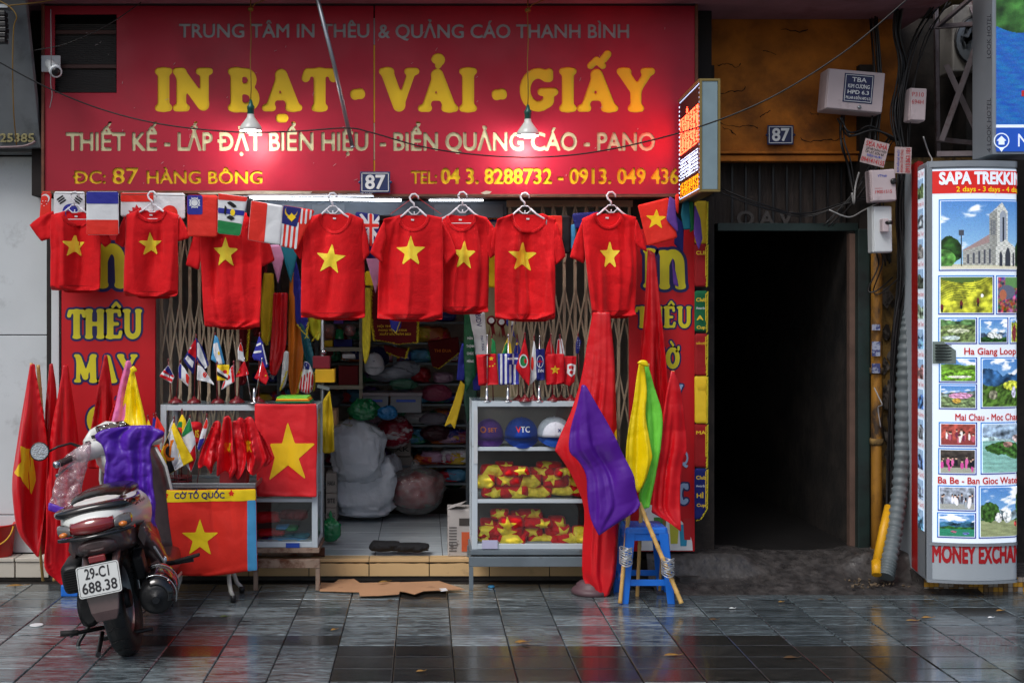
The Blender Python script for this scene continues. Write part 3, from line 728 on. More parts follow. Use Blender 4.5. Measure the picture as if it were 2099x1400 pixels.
ltxt(t,'TBA',-.028,.06,.052,.026,m_wh,-.0045,.01);ltxt(t,'KIM CƯƠNG',-.05,.082,.014,.022,m_wh,-.0045,.02);ltxt(t,'HPD 6.3',-.05,.08,-.022,.022,m_wh,-.0045,.02);ltxt(t,'PILLAR 6 ĐẾN HPD 6.3',-.058,.09,-.054,.016,m_wh,-.0045,.015)
MB().lathe([(.011,0),(.011,.006),(.005,.008)],(.03,-.001,-.1),(0,-1,0)).build('lock',m_steel,t,local=True)
t,w_,h_=cable_box(1883,214,34,68,math.radians(3),7.3,'narrow white meter box marked P310 694H in red',.1)
ltxt(t,'P310',-.042,.028,.045,.026,m_redp);ltxt(t,'694H',-.042,.028,.0,.026,m_redp)
t,w_,h_=cable_box(1812,380,52,66,math.radians(-3),7.2,'ribbed white telecom box with the red hotline 19001515',.1)
ltxt(t,'VTVcab',-.035,.02,.05,.014,m_bluep,bold=.02);ltxt(t,'Hotline',-.055,-.01,-.02,.006,m_redp);ltxt(t,'19001515',-.055,.045,-.048,.019,m_redp,bold=.01)
for i in range(18):MB().box((-w_/2-.003,.04,-h_/2+.008+i*.0103),(.006,.05,.004)).build('rib',m_boxg,t,local=True)
MB().lathe([(.018,0),(.018,.01),(.008,.014)],(w_/2-.02,-.001,.02),(0,-1,0)).build('lock',m_black,t,local=True)
t,w_,h_=cable_box(1810,470,40,96,math.radians(-1),7.25,'tall white closure with rounded shoulders below the hotline box',.1,m_white)
MB().box((.0,-.02,.02),(.04,.05,.08)).build('clasp',m_boxg,t,bevel=.006,local=True);MB().lathe([(.011,0),(.011,.05)],(-.004,-.03,.035),(1,-1,0)).build('grommet',m_black,t,local=True)
def card(cx,cy,w,h,rot,d,label,m,lines):
 t=thing('paper_sign',label,'sign',W(cx,cy,d),rot=(0,rot,0));sw,sh=S(w,d),S(h,d)
 MB().box2((-sw/2,0,-sh/2),(sw/2,.006,sh/2)).build('board',m,t,local=True)
 for body,x0,x1,z,cap,mm in lines:ltxt(t,body,-sw/2+x0*sw,-sw/2+x1*sw,sh/2-z*sh,cap*sh,mm,-.002,.01)
 return t
m_card=mat('grubby_card',(176,158,158),.7,var=.15,dirt=(100,84,84),dscale=7,dlo=.5,dhi=.8)
card(1793,314,50,50,math.radians(14),7.2,'tilted square repair notice with red heading and phone number',m_card,[('SỬA NHÀ',.06,.95,.28,.2,m_redp),('CƠI NỚI CHỐNG THẤM',.1,.95,.42,.09,m_blk),('ỐP LÁT SƠN BẢ',.1,.9,.55,.09,m_blk),('ĐIỆN NƯỚC',.2,.85,.68,.08,m_bluep),('0941414155',.02,.98,.93,.18,m_redp)])
t=card(1851,329,54,34,math.radians(-88),7.2,'small upright card with the red phone number 0913.063.181 turned sideways',m_card,[('0913.063.181',.04,.96,.92,.26,m_redp),('KHOAN CẮT BÊ TÔNG',.05,.9,.5,.14,m_redp),('RÚT HẦM BỂ PHỐT',.05,.9,.28,.12,m_bluep)])
def num_plate(cx,cy,w,h,d,label,txt,m):
 t=thing('number_plate',label,'house number',W(cx,cy,d),rot=(0,0,0));sw,sh=S(w,d),S(h,d)
 MB().box2((-sw/2,0,-sh/2),(sw/2,.006,sh/2)).build('plate',m,t,bevel=.002,local=True)
 g=MB();e=.004;o_=.009
 for a,b_ in(((-sw/2+o_,sh/2-o_-e),(sw/2-o_,sh/2-o_)),((-sw/2+o_,-sh/2+o_),(sw/2-o_,-sh/2+o_+e)),((-sw/2+o_,-sh/2+o_),(-sw/2+o_+e,sh/2-o_)),((sw/2-o_-e,-sh/2+o_),(sw/2-o_,sh/2-o_))):
  g.box2((a[0],-.0025,a[1]),(b_[0],-.0008,b_[1]))
 g.build('border',m_wh,t,local=True)
 ltxt(t,txt,-sw*.33,sw*.33,-sh*.3,sh*.62,m_wh,-.003,.03)
 for s_ in(-1,1):MB().lathe([(.009,0),(.009,.004),(.003,.005)],(s_*(sw/2+.002),.003,0),(0,-1,0)).build('screw_lug',m,t,local=True)
m_enam=mat('blue_enamel',(18,38,92),.25,coat=.5,var=.15,dirt=(70,60,50),dscale=8,dlo=.68,dhi=.8)
num_plate(769,374,62,44,7.255,'navy enamel house number 87 fixed on the red shop sign seam','87',m_enam)
num_plate(1600,277,54,40,7.63,'old blue house number 87 on the ochre wall over the alley','87',m_navy)
t=thing('steel_bracket_frame','rusty angle-iron bracket frame propping the blue light box','frame',W(1950,320,7.6))
m_rust=mat('rusty_angle',(120,112,116),.6,.4,var=.3,dirt=(70,42,30),dscale=6,dlo=.5,dhi=.7)
for a,b_ in(((1915,0,7.7),(1920,330,7.7)),((1905,60,7.6),(2020,52,7.5)),((2015,70,7.4),(1935,290,7.5)),((1935,135,7.6),(2015,310,7.5)),((1920,320,7.4),(2099,318,7.2)),((1920,60,7.6),(1990,0,7.4)),((1985,0,7.8),(2010,60,7.6)),((1920,290,7.6),(2020,300,7.6))):
 A,B=W(*a),W(*b_);g=MB();ln=(B-A).length;q=(B-A).to_track_quat('Z','Y').to_matrix()
 g.box((A+B)/2,(.03,.006,ln),q);g.box((A+B)/2+q@Vector((.013,.015,0)),(.006,.03,ln),q);g.build('brace',m_rust,t)
t=thing('air_conditioner','dim outdoor air conditioner with round fan guard behind the brackets','air conditioner',W(1990,80,8.0))
MB().box2(W(1925,160,7.95),W(2120,10,7.75)).build('case',mat('ac_case',(128,126,122),.6,dirt=(60,56,54),dlo=.5,dhi=.7),t,bevel=.01)
MB().lathe([(.17,0),(.175,.01),(.165,.014)],W(2010,85,7.74),(0,-1,0),28).build('fan_guard',m_black,t)
for k in range(6):MB().lathe([(.03+.025*k,.0),(.032+.025*k,.004)],W(2010,85,7.715),(0,-1,0),24).build('guard_ring',m_steel,t)
# --- main sign
SD=7.30
m_sign=mat('crimson_sign',(172,22,50),.5,var=.1,vscale=2.2,dirt=(128,24,42),dscale=1.6,dlo=.5,dhi=.9,rvar=.1,spec=.4)
m_yel=mat('sign_yellow',(240,200,10),.55,var=.05)
m_cream=mat('sign_cream',(206,204,160),.5,var=.05)
m_silver=mat('sign_silver',(160,168,170),.4,var=.05)
sign=thing('shop_sign','long crimson shop sign with cut-out yellow and cream Vietnamese lettering','shop sign',W(760,400,SD))
rows=[]
YEL=[('I',316,354,142,226,()),('N',354,434,142,226,()),('B',467,534,142,226,()),('A',538,618,142,226,('dot',)),('T',620,690,142,226,()),('-',718,748,142,226,()),('V',778,858,142,227,()),('A',858,938,142,227,('hook',)),('I',940,979,142,227,()),('-',1008,1039,142,227,()),('G',1066,1142,142,227,()),('I',1145,1183,142,227,()),('A',1184,1266,142,227,('hat','acute')),('Y',1266,1341,142,227,())]
loops=[]
for it in YEL:
 for V,F_ in slab(it[0],it[1],it[2],it[3],it[4],SD,it[5],.036):
  loops+=[[tuple(V[i])for i in lp]for lp in loops_of(F_)]
def tl(body,x0,x1,base,cap,bold):
 v,f=text2d(body,x0,x1,base,cap,bold)
 key={};idx=[key.setdefault((round(a*200),round(b_*200)),i)for i,(a,b_)in enumerate(v)]
 f2=[tuple(idx[i]for i in q)for q in f];f2=[q for q in f2 if len(set(q))==len(q)]
 return[[tuple(v[i])for i in lp]for lp in loops_of(f2)]
for body,x0,x1,base,cap,bold in(('TRUNG TÂM IN THÊU',366,757,77,27,.028),('& QUẢNG CÁO THANH BÌNH',775,1290,78,27,.028),('THIẾT KẾ - LẮP ĐẶT BIỂN HIỆU',134,755,308,35,.040),('- BIỂN QUẢNG CÁO - PANO',778,1343,308,35,.040),('ĐC:',149,217,376,25,.032),('87',229,284,376,31,.03),('HÀNG BÔNG',300,538,376,25,.032),('TEL:',842,896,376,25,.035),('04 3. 8288732 - 0913. 049',903,1324,376,30,.045),('436',1334,1391,376,30,.045)):
 loops+=tl(body,x0,x1,base,cap,bold)
def panel(name,x0,y0,x1,y1,lps,parent,extra=()):
 """flat sheet with the letter shapes cut through it, and the cut edges as walls"""
 from mathutils.geometry import delaunay_2d_cdt
 L_=[[(x0,y0),(x1,y0),(x1,y1),(x0,y1)]]+lps+list(extra)
 pts=[];ed=[]
 for lp in L_:
  q=[lp[0]]
  for p_ in lp[1:]:
   if abs(p_[0]-q[-1][0])+abs(p_[1]-q[-1][1])>.25:q.append(p_)
  k=len(pts);pts+=[Vector(p_)for p_ in q];ed+=[(k+i,k+(i+1)%len(q))for i in range(len(q))]
 vo,eo,fo,ov,oe,of_=delaunay_2d_cdt(pts,ed,[],0,1e-4)
 ce=np.array([[sum(vo[i][a]for i in f)/3 for a in(0,1)]for f in fo]);ins=np.zeros(len(ce),bool)
 def wind(lps_):
  w=np.zeros(len(ce),int)
  for lp in lps_:
   P_=np.array([tuple(q)[:2]for q in lp]);Q=np.roll(P_,-1,0)
   for(ax,ay),(bx,by)in zip(P_,Q):
    if ay==by:continue
    hit=((ay<=ce[:,1])!=(by<=ce[:,1]))&(ce[:,0]<ax+(bx-ax)*(ce[:,1]-ay)/(by-ay))
    w+=np.where(hit,1 if by>ay else-1,0)
  return w
 ins=(wind([L_[0]])!=0)&(wind(lps)==0)&((wind(list(extra))==0)if extra else True)
 fs=[tuple(f)for f,k in zip(fo,ins)if k];n=len(vo)
 fr=[W(q[0],q[1],SD)for q in vo];yb=Vector((0,.007,0))
 e2={}
 for f in fs:
  for p_,q in zip(f,f[1:]+f[:1]):e2[(p_,q)]=1
 vv=fr+[W(q[0],q[1],SD)+yb for q in vo]
 ff=fs+[(q,p_,p_+n,q+n)for(p_,q)in e2 if(q,p_)not in e2]
 me=bpy.data.meshes.new(name);me.from_pydata([tuple(q)for q in vv],[],ff);bm=bmesh.new();bm.from_mesh(me)
 bmesh.ops.delete(bm,geom=[v for v in bm.verts if not v.link_faces],context='VERTS');bm.to_mesh(me);bm.free()
 return link(name,me,m_sign,parent)
inside=lambda lp,a,b_:a<=lp[0][0]<b_
panel('panel',92,13,765.5,391,[lp for lp in loops if inside(lp,0,766)],sign,[[(112,30),(239,30),(239,191),(112,191)]])
panel('panel',768.5,13,1424,398,[lp for lp in loops if inside(lp,766,2000)],sign)
def bk(name,x0,y0,x1,y1,m,d=SD+.0085):MB().box2(W(x0,y1,d),W(x1,y0,d)+Vector((0,.004,0))).build(name,m,sign)
bk('backing_sheet',245,38,1395,92,m_silver);bk('backing_sheet',245,93,1395,252,m_yel);bk('backing_sheet',125,253,1395,328,m_cream);bk('backing_sheet',125,329,1400,390,m_yel)
m_fr=mat('sign_timber',(110,66,48),.7,var=.3,vscale=14)
def bar(x0,y0,x1,y1,d0,d1,m=m_fr,nm='frame_rail'):
 A=W(x0,y0,SD);B=W(x1,y1,SD);MB().box2((A.x,d0-7.5,B.z),(B.x,d1-7.5,A.z)).build(nm,m,sign,bevel=.002)
bar(86,8,91.5,398,7.285,7.40);bar(1424.5,8,1430,402,7.285,7.40);bar(86,392,766,398,7.28,7.40);bar(766.5,399,1424,405,7.28,7.40);bar(92,6,1424,12.5,7.28,7.42,m_black)
for x0,x1 in((405,640),(985,1008)):MB().prism([W(x0,396,SD-.022),W((x0+x1)/2,391.5,SD-.022),W(x1,393,SD-.022),W(x1-4,397.5,SD-.022),W(x0+8,399,SD-.022)],(0,.001,0)).build('peeled_strip',mat('peeled_vinyl',(188,180,160),.6,dirt=(120,90,80),dlo=.5,dhi=.7),sign)
t_s=MB()
for i in range(46):
 x,y=R.uniform(150,1400),R.uniform(30,380);a=R.uniform(-1.4,-.2);l_=R.uniform(2,9)
 A=W(x,y,SD-.0055);B=W(x+l_*math.cos(a),y+l_*math.sin(a),SD-.0055);t_s.tube([A,B],.0009,4)
for i in range(26):
 x=R.uniform(580,735)if i%2 else R.uniform(1070,1250);A=W(x,397 if x>767 else 391,SD-.006)
tag(t_s.build('scratches',mat('scratch_white',(200,190,190),.6),sign),kind='stuff')
t=thing('vent_grille','black louvred vent opening in the top corner of the crimson sign','vent',W(175,190,7.4))
MB().box2(W(108,194,7.50),W(243,26,7.47)).build('backing',mat('vent_dark',(14,14,15),.9),t)
for i in range(34):
 y=52+i*4.1;MB().box2(W(112,y+1.4,7.345),W(239,y,7.36)).build('louvre',mat('vent_slat',(52,50,50),.6),t)
for y in(64,134):MB().box2(W(112,y+6,7.325),W(239,y,7.34)).build('rail',mat('vent_rail',(74,44,40),.6),t)
t=thing('security_camera','white bullet security camera pointing down on the sign corner','camera',W(104,135,7.2))
MB().box2(W(86,149,7.283),W(123,114,7.265)).build('mount_plate',m_white,t,bevel=.004)
MB().tube([W(103,128,7.26),W(104,132,7.2),W(108,140,7.15)],.014,12).build('arm',m_white,t)
A,B=W(103,132,7.17),W(121,156,7.0);ax=(B-A).normalized()
MB().lathe([(.012,-.01),(.026,0),(.03,.02),(.031,.13),(.036,.135),(.036,.17),(.03,.171)],A-ax*.02,ax,20).build('body',m_white,t)
MB().lathe([(.026,.172),(.012,.174),(.001,.176)],A-ax*.02,ax,20).build('lens',m_black,t)
m_shade=mat('milk_enamel_shade',(214,218,214),.3,var=.04,coat=.3,bump=.15)
m_bulb=mat('lit_bulb',(255,250,246),.5,var=0,emit=30)
m_hold=mat('green_bakelite',(24,88,80),.35)
def lamp(cx,ytop,yb,label,d=7.10):
 t=thing('pendant_lamp',label,'lamp',W(cx,yb,d),group=None)
 c=W(cx,yb,d);s_=S(1,d)
 MB().lathe([(.008,34*s_+.05),(.016,34*s_+.02),(.021,32*s_),(.023,28*s_),(.035,22*s_),(.05,15*s_),(.062,9*s_),(.066,4*s_),(.066,0),(.062,0),(.061,4*s_),(.05,12*s_),(.03,18*s_)],c,n=32).build('shade',m_shade,t)
 MB().lathe([(.016,30*s_),(.02,33*s_),(.019,44*s_),(.022,45*s_),(.022,50*s_),(.014,54*s_),(.006,64*s_)],c,n=20).build('lamp_holder',m_hold,t)
 MB().lathe([(.001,-4*s_),(.03,-3*s_),(.042,1*s_),(.044,5*s_),(.03,14*s_)],c,n=20).build('bulb',m_bulb,t)
 q=[W(cx+math.sin(k*1.3)*.8,yb-64-k*(yb-84-ytop)/8.0,d)for k in range(9)]+[W(cx,-2,d)]
 MB().tube(q,.0028,6).build('cord',mat('brown_flex',(120,92,20),.6),t)
 g=MB();g.lathe([(.014,-.01),(.018,0),(.014,.01)],W(cx,ytop+8,d),n=8);g.tube([W(cx,ytop+8,d),W(cx+9,ytop-4,d-.02),W(cx+40,ytop-16,d)],.003,6);g.build('knot',MATS['brown_flex'],t)
 l=bpy.data.lights.new('lamp_light','POINT');l.energy=LAMP_W;l.shadow_soft_size=.035;l.color=(1,.93,.9)
 lo=bpy.data.objects.new('lamp_light',l);COL.objects.link(lo);lo.parent=t;lo.location=(0,0,-.035)
LAMP_W=7.0
lamp(514,12,269,'pendant lamp with white shade hanging over the word BAT on the sign')
lamp(1082,14,279,'pendant lamp with white shade hanging over the word GIAY on the sign')
g=MB();g.tube([W(646,-20,6.95),W(684,130,7.05),W(722,300,7.18)],.0125,14);g.tube([W(722,300,7.18),W(723,304,7.182)],.014,14)
tag(g.build('steel_pipe',m_zinc),'thin galvanised steel pipe leaning diagonally across the crimson sign','pipe')
def wire(name,pts,r,label,m=m_black,n=8):
 q=[];pts=[W(*p)for p in pts]
 for k in range(len(pts)-1):
  p0=pts[max(0,k-1)];p1=pts[k];p2=pts[k+1];p3=pts[min(len(pts)-1,k+2)]
  for s_ in range(n):
   u=s_/n;q.append(.5*(2*p1+(p2-p0)*u+(2*p0-5*p1+4*p2-p3)*u*u+(3*p1-p0-3*p2+p3)*u**3))
 q.append(pts[-1]);tag(MB().tube(q,r,6).build(name,m),label,'wire')
wire('overhead_wire',[(-30,112,6.9),(80,172,6.95),(200,222,7),(330,255,7),(480,271,7),(600,270,7),(710,263,7.0),(760,272,7),(860,300,7),(960,316,7),(1080,323,6.95),(1200,315,6.8),(1340,287,6.6),(1475,246,6.4),(1600,190,6.3),(1740,100,6.2),(1870,-10,6.1)],.0042,'long black cable sagging right across the crimson sign and LED board')
wire('thin_wire',[(70,104,7.1),(130,92,7.1),(190,68,7.1),(240,40,7.1),(290,5,7.15)],.003,'thin dark wire looping up across the vent corner of the sign')
wire('thin_wire',[(104,20,7.05),(105,110,7.05),(104,170,7.05),(107,195,7.05),(102,222,7.05)],.003,'thin vertical wire dangling in front of the security camera',mat('grey_wire',(110,112,115),.5))
wire('yellow_cable',[(-10,-2,6.9),(20,15,6.9),(34,35,6.9),(28,60,6.92),(26,140,6.95),(28,230,7),(34,298,7.1)],.0035,'ochre cable dangling over the grey fascia board',MATS['brown_flex'])
wire('yellow_cable',[(20,12,6.9),(60,8,6.95),(100,2,7.0),(130,-5,7)],.0035,'ochre cable strung along the top beside the grey fascia',MATS['brown_flex'])
wire('conduit',[(-20,303,7.15),(40,301,7.15),(62,296,7.15),(72,290,7.15)],.007,'pale conduit end with taped dark cable below the fascia number',mat('conduit',(130,110,112),.5))
t=thing('wall_speaker','black wall lamp housing cropped at the top corner','lamp',W(5,60,7))
g=MB()
for i in range(6):g.box(W(2,30+i*11,6.95),(.075-.004*abs(i-3),.06,.026))
g.build('housing',m_black,t,bevel=.004);MB().box(W(2,16,6.95),(.1,.07,.02)).build('bracket',m_steel,t)
# --- LED board
t=thing('led_board','lit LED message board projecting edge-on beside the sign, running red white and orange','LED sign',(1.57,-.6,2.3))
XN,XF,YN,YF,ZT,ZB=1.507,1.529,-.90,-.26,2.904,2.300
XR=1.607
g=MB();g.prism([(XN,YN,ZB),(XR,YN,ZB),(XR+.02,YF,ZB),(XF,YF,ZB)],(0,0,ZT-ZB));g.build('cabinet',mat('led_dark',(26,8,12),.5),t)
MB().box2((XN+.008,YN-.012,ZB+.008),(XR-.008,YN-.002,ZT-.008)).build('end_panel',mat('pale_blue_acrylic',(128,150,160),.3),t)
m_brass=mat('brass_trim',(150,130,80),.4,.7)
g=MB()
for z in(ZB,ZT):g.box2((XN-.006,YN-.016,z-.006),(XR+.006,YN+.0,z+.006))
for x in(XN,XR):g.box2((x-.006,YN-.018,ZB+.006),(x+.006,YN-.001,ZT-.006))
g.build('trim',m_brass,t)
for z in(ZB,ZT):MB().prism([(XN-.008,YN,z-.008),(XN+.01,YN,z-.008),(XF+.01,YF,z-.008),(XF-.008,YF,z-.008)],(0,0,.016)).build('side_trim',m_brass,t)
def led(col,name,s_):
 m=bpy.data.materials.new(name);m.use_nodes=True;p=m.node_tree.nodes['Principled BSDF'];p.inputs['Base Color'].default_value=rgb(*col)
 p.inputs['Emission Color'].default_value=rgb(*col);p.inputs['Emission Strength'].default_value=s_;return m
m_lr,m_lw,m_lo=led((255,52,30),'led_red',28),led((200,215,255),'led_white',4),led((255,140,10),'led_orange',4)
rl=random.Random(5)
def leds(mask,u0,u1,z0,z1,m,nu,nz,nm):
 g=MB()
 for i in range(nu):
  for j in range(nz):
   if not mask(i,j):continue
   u=u0+(u1-u0)*(i+.5)/nu;z=z0+(z1-z0)*(j+.5)/nz;hu=(u1-u0)/nu*.36;hz=(z1-z0)/nz*.36
   x=XN+(XF-XN)*u-.003;y=YN+(YF-YN)*u;dy=(YF-YN)*hu
   g.add([(x,y-dy,z-hz),(x,y+dy,z-hz),(x,y+dy,z+hz),(x,y-dy,z+hz)],[(0,1,2,3)])
 tag(g.build(nm,m,t,fix=False),kind='stuff')
hh=ZT-ZB
red={(i,j):rl.random()<.8 for i in range(30)for j in range(30)}
leds(lambda i,j:(i%4!=3 or j%5==0)and red[(i,j)],.06,.95,ZT-hh*.55,ZT-hh*.20,m_lr,26,26,'red_diodes')
leds(lambda i,j:rl.random()<.8,.55,.62,ZT-hh*.19,ZT-hh*.13,m_lr,3,5,'red_diodes')
leds(lambda i,j:j%3!=1 and rl.random()<.85 or i in(11,12),.08,.92,ZT-hh*.80,ZT-hh*.60,m_lw,26,18,'white_diodes')
leds(lambda i,j:(i%5 in(0,1,3)or j%6==0)and rl.random()<.8,.06,.92,ZT-hh*.965,ZT-hh*.835,m_lo,24,14,'orange_diodes')
leds(lambda i,j:i%2==0,.02,.98,ZT-.02,ZT-.012,m_lw,40,1,'border_diodes');leds(lambda i,j:i%2==0,.02,.98,ZB+.01,ZB+.018,m_lw,40,1,'border_diodes')
leds(lambda i,j:j%2==0,.005,.03,ZB+.02,ZT-.02,m_lw,1,44,'border_diodes');leds(lambda i,j:j%2==0,.965,.995,ZB+.02,ZT-.02,m_lw,1,44,'border_diodes')
# --- side panels with slab letters
m_red=mat('red_board',(196,24,34),.5,var=.06,spec=.35);m_out=mat('navy_outline',(28,30,92),.5);m_ly=mat('lime_yellow',(214,204,36),.5);m_lb=mat('pale_blue_letter',(150,176,214),.5)
def board(label,x0,x1,y0,y1,d,words,low):
 t=thing('vertical_sign',label,'sign',W((x0+x1)/2,y1,d))
 MB().box2(W(x0,y1,d),W(x1,y0,d)+Vector((0,.03,0))).build('panel',m_red,t,bevel=.002)
 for k,(items,m)in enumerate(words):
  slab_mesh('letter_outline',items,d-.002,m_out,t,off=.075)
  for it in items:slab_mesh('letter',[it],d-.004,m,t)
 return t
w1=[([('n',196,262,500,590,())],m_ly),([('T',138,176,634,694,()),('H',174,214,634,694,()),('E',216,252,634,694,('hat',)),('U',252,292,634,694,())],m_ly),([('M',150,200,726,784,()),('A',202,240,726,784,()),('Y',240,282,726,784,())],m_ly),([('C',176,222,832,890,()),('O',224,270,832,890,('horn','grave'))],m_ly)]
board('red vertical sign with yellow letters THEU MAY behind the scooter flags',126,318,480,1120,7.36,w1,0)
w2=[([('I',1316,1346,510,590,()),('n',1350,1408,512,592,())],m_ly),([('T',1302,1330,628,672,()),('H',1330,1358,628,672,()),('E',1360,1386,628,672,('hat',)),('U',1388,1418,628,672,())],m_ly),([('C',1336,1364,712,756,()),('O',1364,1394,712,756,('horn','grave'))],m_ly),([('M',1322,1352,788,828,()),('A',1352,1378,788,828,()),('Y',1378,1400,788,828,())],m_lb),([('C',1390,1412,990,1034,())],m_lb)]
t2=board('red vertical sign with IN THEU CO letters behind the flags by the stool',1290,1424,470,1130,7.34,w2,0)
lettering('letter','Q',1392,1411,952,28,7.333,m_lb,t2,bold=.03)
g=[W(1310,1128,7.333),W(1420,1128,7.333)]+[W(1420-110*(1-math.cos(a)),1128-92*math.sin(a)-4,7.333)for a in[pi/2*k/10 for k in range(1,11)]]
MB().poly(g).build('printed_arc',m_wh,t2,fix=False)
for x,y,w_,h_,c in((1340,1060,26,48,(70,130,60)),(1372,1070,20,44,(190,190,60)),(1392,1075,18,44,(40,150,190)),(1400,1062,18,44,(190,26,34))):
 MB().poly([W(x,y,7.3325-.0005*(x%3)),W(x+w_,y,7.3325-.0005*(x%3)),W(x+w_*.85,y+h_,7.3325-.0005*(x%3)),W(x+w_*.15,y+h_,7.3325-.0005*(x%3))]).build('printed_shirt',mat('pr%d'%x,c,.6),t2,fix=False)
 # --- folding lattice gates
m_gate=mat('gate_beige',(170,154,130),.5,var=.12,dirt=(84,60,44),dscale=9,dlo=.62,dhi=.8)
def gate(label,x0,x1,n,d,ztop,zbot,rows):
 t=thing('folding_gate',label,'gate',Vector(((x0+x1)/2,d-7.5,zbot)))
 p=(x1-x0)/(n-1);gm=None
 g=MB().box2((-.009,-.008,zbot),(.009,.008,ztop));me=g.mesh('upright');me.materials.append(m_gate)
 for i in range(n):
  o=bpy.data.objects.new('upright',me);COL.objects.link(o);o.parent=t;o.matrix_parent_inverse=Matrix.Translation(-Vector(t.location));o.location=(x0+p*i,d-7.5,0)
 hgt=.36;ang=math.atan2(p,hgt);L_=math.hypot(p,hgt);ms={}
 for s_ in(-1,1):
  e=MB().box((0,0,0),(.010,.004,L_),(0,s_*ang,0));m_=e.mesh('lattice_bar');m_.materials.append(m_gate);ms[s_]=m_
 rv=MB().lathe([(.006,0),(.004,.005)],(0,0,0),(0,-1,0),6).mesh('rivet');rv.materials.append(m_gate)
 for zc in rows:
  for i in range(n-1):
   for s_ in(-1,1):
    o=bpy.data.objects.new('lattice_bar',ms[s_]);COL.objects.link(o);o.parent=t;o.matrix_parent_inverse=Matrix.Translation(-Vector(t.location));o.location=(x0+p*(i+.5),d-7.5-.012-.006*(s_+1),zc)
 for zc in(ztop-.02,zbot+.02):MB().box2((x0-.02,d-7.5-.02,zc-.02),(x1+.02,d-7.5+.02,zc+.02)).build('track',m_gate,t)
 return t
gate('beige folding lattice gate half open beside the flag cabinet',W(331,0,7.48).x,W(487,0,7.48).x,9,7.48,2.30,FZ+.02,(2.08,1.52,.96,.42))
gate('beige folding lattice gate behind the cap cabinet and tall red flag',W(1045,0,7.5).x,W(1290,0,7.5).x,12,7.50,2.335,FZ+.02,(2.13,1.62,1.10,.5))
t=thing('fluorescent_tube','long bright fluorescent tube under the bottom edge of the sign','light',W(750,408,7.5))
MB().tube([W(512,407,7.42),W(822,411,7.42)],.007,12).build('tube',mat('lit_tube',(240,246,255),.5,var=0,emit=20),t)
MB().tube([W(880,411,7.42),W(990,411,7.42)],.004,12).build('tube',MATS['lit_tube'],t)
MB().box2(W(500,404,7.46),W(1000,400,7.44)).build('batten',m_white,t)
t=thing('shutter_housing','grey metal shutter box above the shop entrance','shutter box',W(740,440,7.7))
MB().box2(W(490,452,7.95),W(1040,412,7.62)).build('box',mat('grey_blue_metal',(100,112,124),.5,.3),t,bevel=.006)
for x in(556,640,890,965):MB().box2(W(x,447,7.615),W(x+66,420,7.612)).build('cover_plate',mat('grey_plate',(120,132,142),.5),t,bevel=.001)
MB().box2(W(952,520,7.75),W(1048,424,7.7)).build('panel',m_boxg,t)
MB().poly([W(990,455,7.698),W(1022,455,7.698),W(1022,432,7.698),W(990,432,7.698)]).build('sticker',m_bluep,t,fix=False);lettering('lettering','abb',993,1020,450,12,7.695,m_yel,t,bold=.03)
slabbox('inner_lintel',(W(486,0,8.0).x,.5,W(0,500,8).z),(W(1045,0,8).x,.55,2.74),mat('maroon_board',(84,20,26),.7))
# --- travel light box on the pavement side
m_lit=print_mat('backlit_print',.6);m_flat=print_mat('flat_print',0)
m_litw=led((214,226,240),'lit_white',.66);m_litr=led((206,34,30),'lit_red',.45);m_lity=led((240,220,30),'lit_yellow',.4)
m_litb=led((40,130,210),'lit_blue',.35);m_litnav=led((36,50,150),'lit_navy',.3);m_litred2=led((190,44,40),'lit_red_letters',.3)
m_alu=mat('light_box_metal',(150,158,166),.4,.3,var=.06,dirt=(90,90,92),dlo=.65,dhi=.85)
m_alup=mat('light_box_skirt',(172,182,190),.4,var=.05,dirt=(110,112,114),dlo=.6,dhi=.85)
LD=6.95
def curve(px):
 """front of the box bows outwards and turns away at its far edge"""
 s_=(px-1900)/190.0
 x=W(1900,0,LD).x
 arc_=s_*.535
 y=-.05*math.sin(min(max(s_,0),1)*pi)
 if s_>.93:
  e=s_-.93;y+=2.2*e*e*2.5;arc_=.93*.535+(1-math.exp(-e*7))/7*.535
 return x+arc_,(LD-7.5)+y
def C(px,py,off=.0):
 x,y=curve(px)
 z=CAMH-(py-654)*LD/FPX
 return Vector((x,y-off,z))
t=thing('travel_light_box','tall curved travel agency light box advertising Sapa trekking tours','light box',W(1990,1190,LD))
pxs=[1900+6*i for i in range(38)]
def strip(name,y0,y1,off,m,x0=1900,x1=2122,parent=t,n=40):
 q=[x0+(x1-x0)*i/n for i in range(n+1)]
 vs=[C(a,y0,off)for a in q]+[C(a,y1,off)for a in q];k=len(q)
 g=MB();g.add(vs,[(i,i+k,i+k+1,i+1)for i in range(k-1)],True);return g.build(name,m,parent,fix=False)
g=MB();base=[C(a,0)for a in pxs];ring=[(p.x,p.y+.004)for p in base]+[(base[-1].x+.01,.02),(W(1868,0,7.3).x,.02),(W(1868,0,7.3).x,-.22)]
zt,zb=C(0,333).z,C(0,1190).z
g.loft([[Vector((x,y,z))for x,y in ring]for z in(zb,zt)],True,False);g.build('cabinet',m_alup,t)
strip('backlit_face',348,1110,.001,m_litw,1909)
strip('top_band',332,344,.012,m_alu);strip('heading_panel',352,398,.003,m_litr,1909)
strip('lower_band',1110,1116,.012,m_alu);strip('skirt_panel',1117,1186,.004,m_alup);strip('bottom_rim',1186,1192,.014,m_alu)
MB().box2(C(1898,1192)+Vector((0,-.014,0)),C(1909,332)+Vector((0,-.002,0))).build('edge_profile',m_alu,t,bevel=.002)
FA,FB=Vector((W(1882,0,7.12).x,7.12-7.5)),Vector((curve(1898)[0]-.001,curve(1898)[1]+.0))
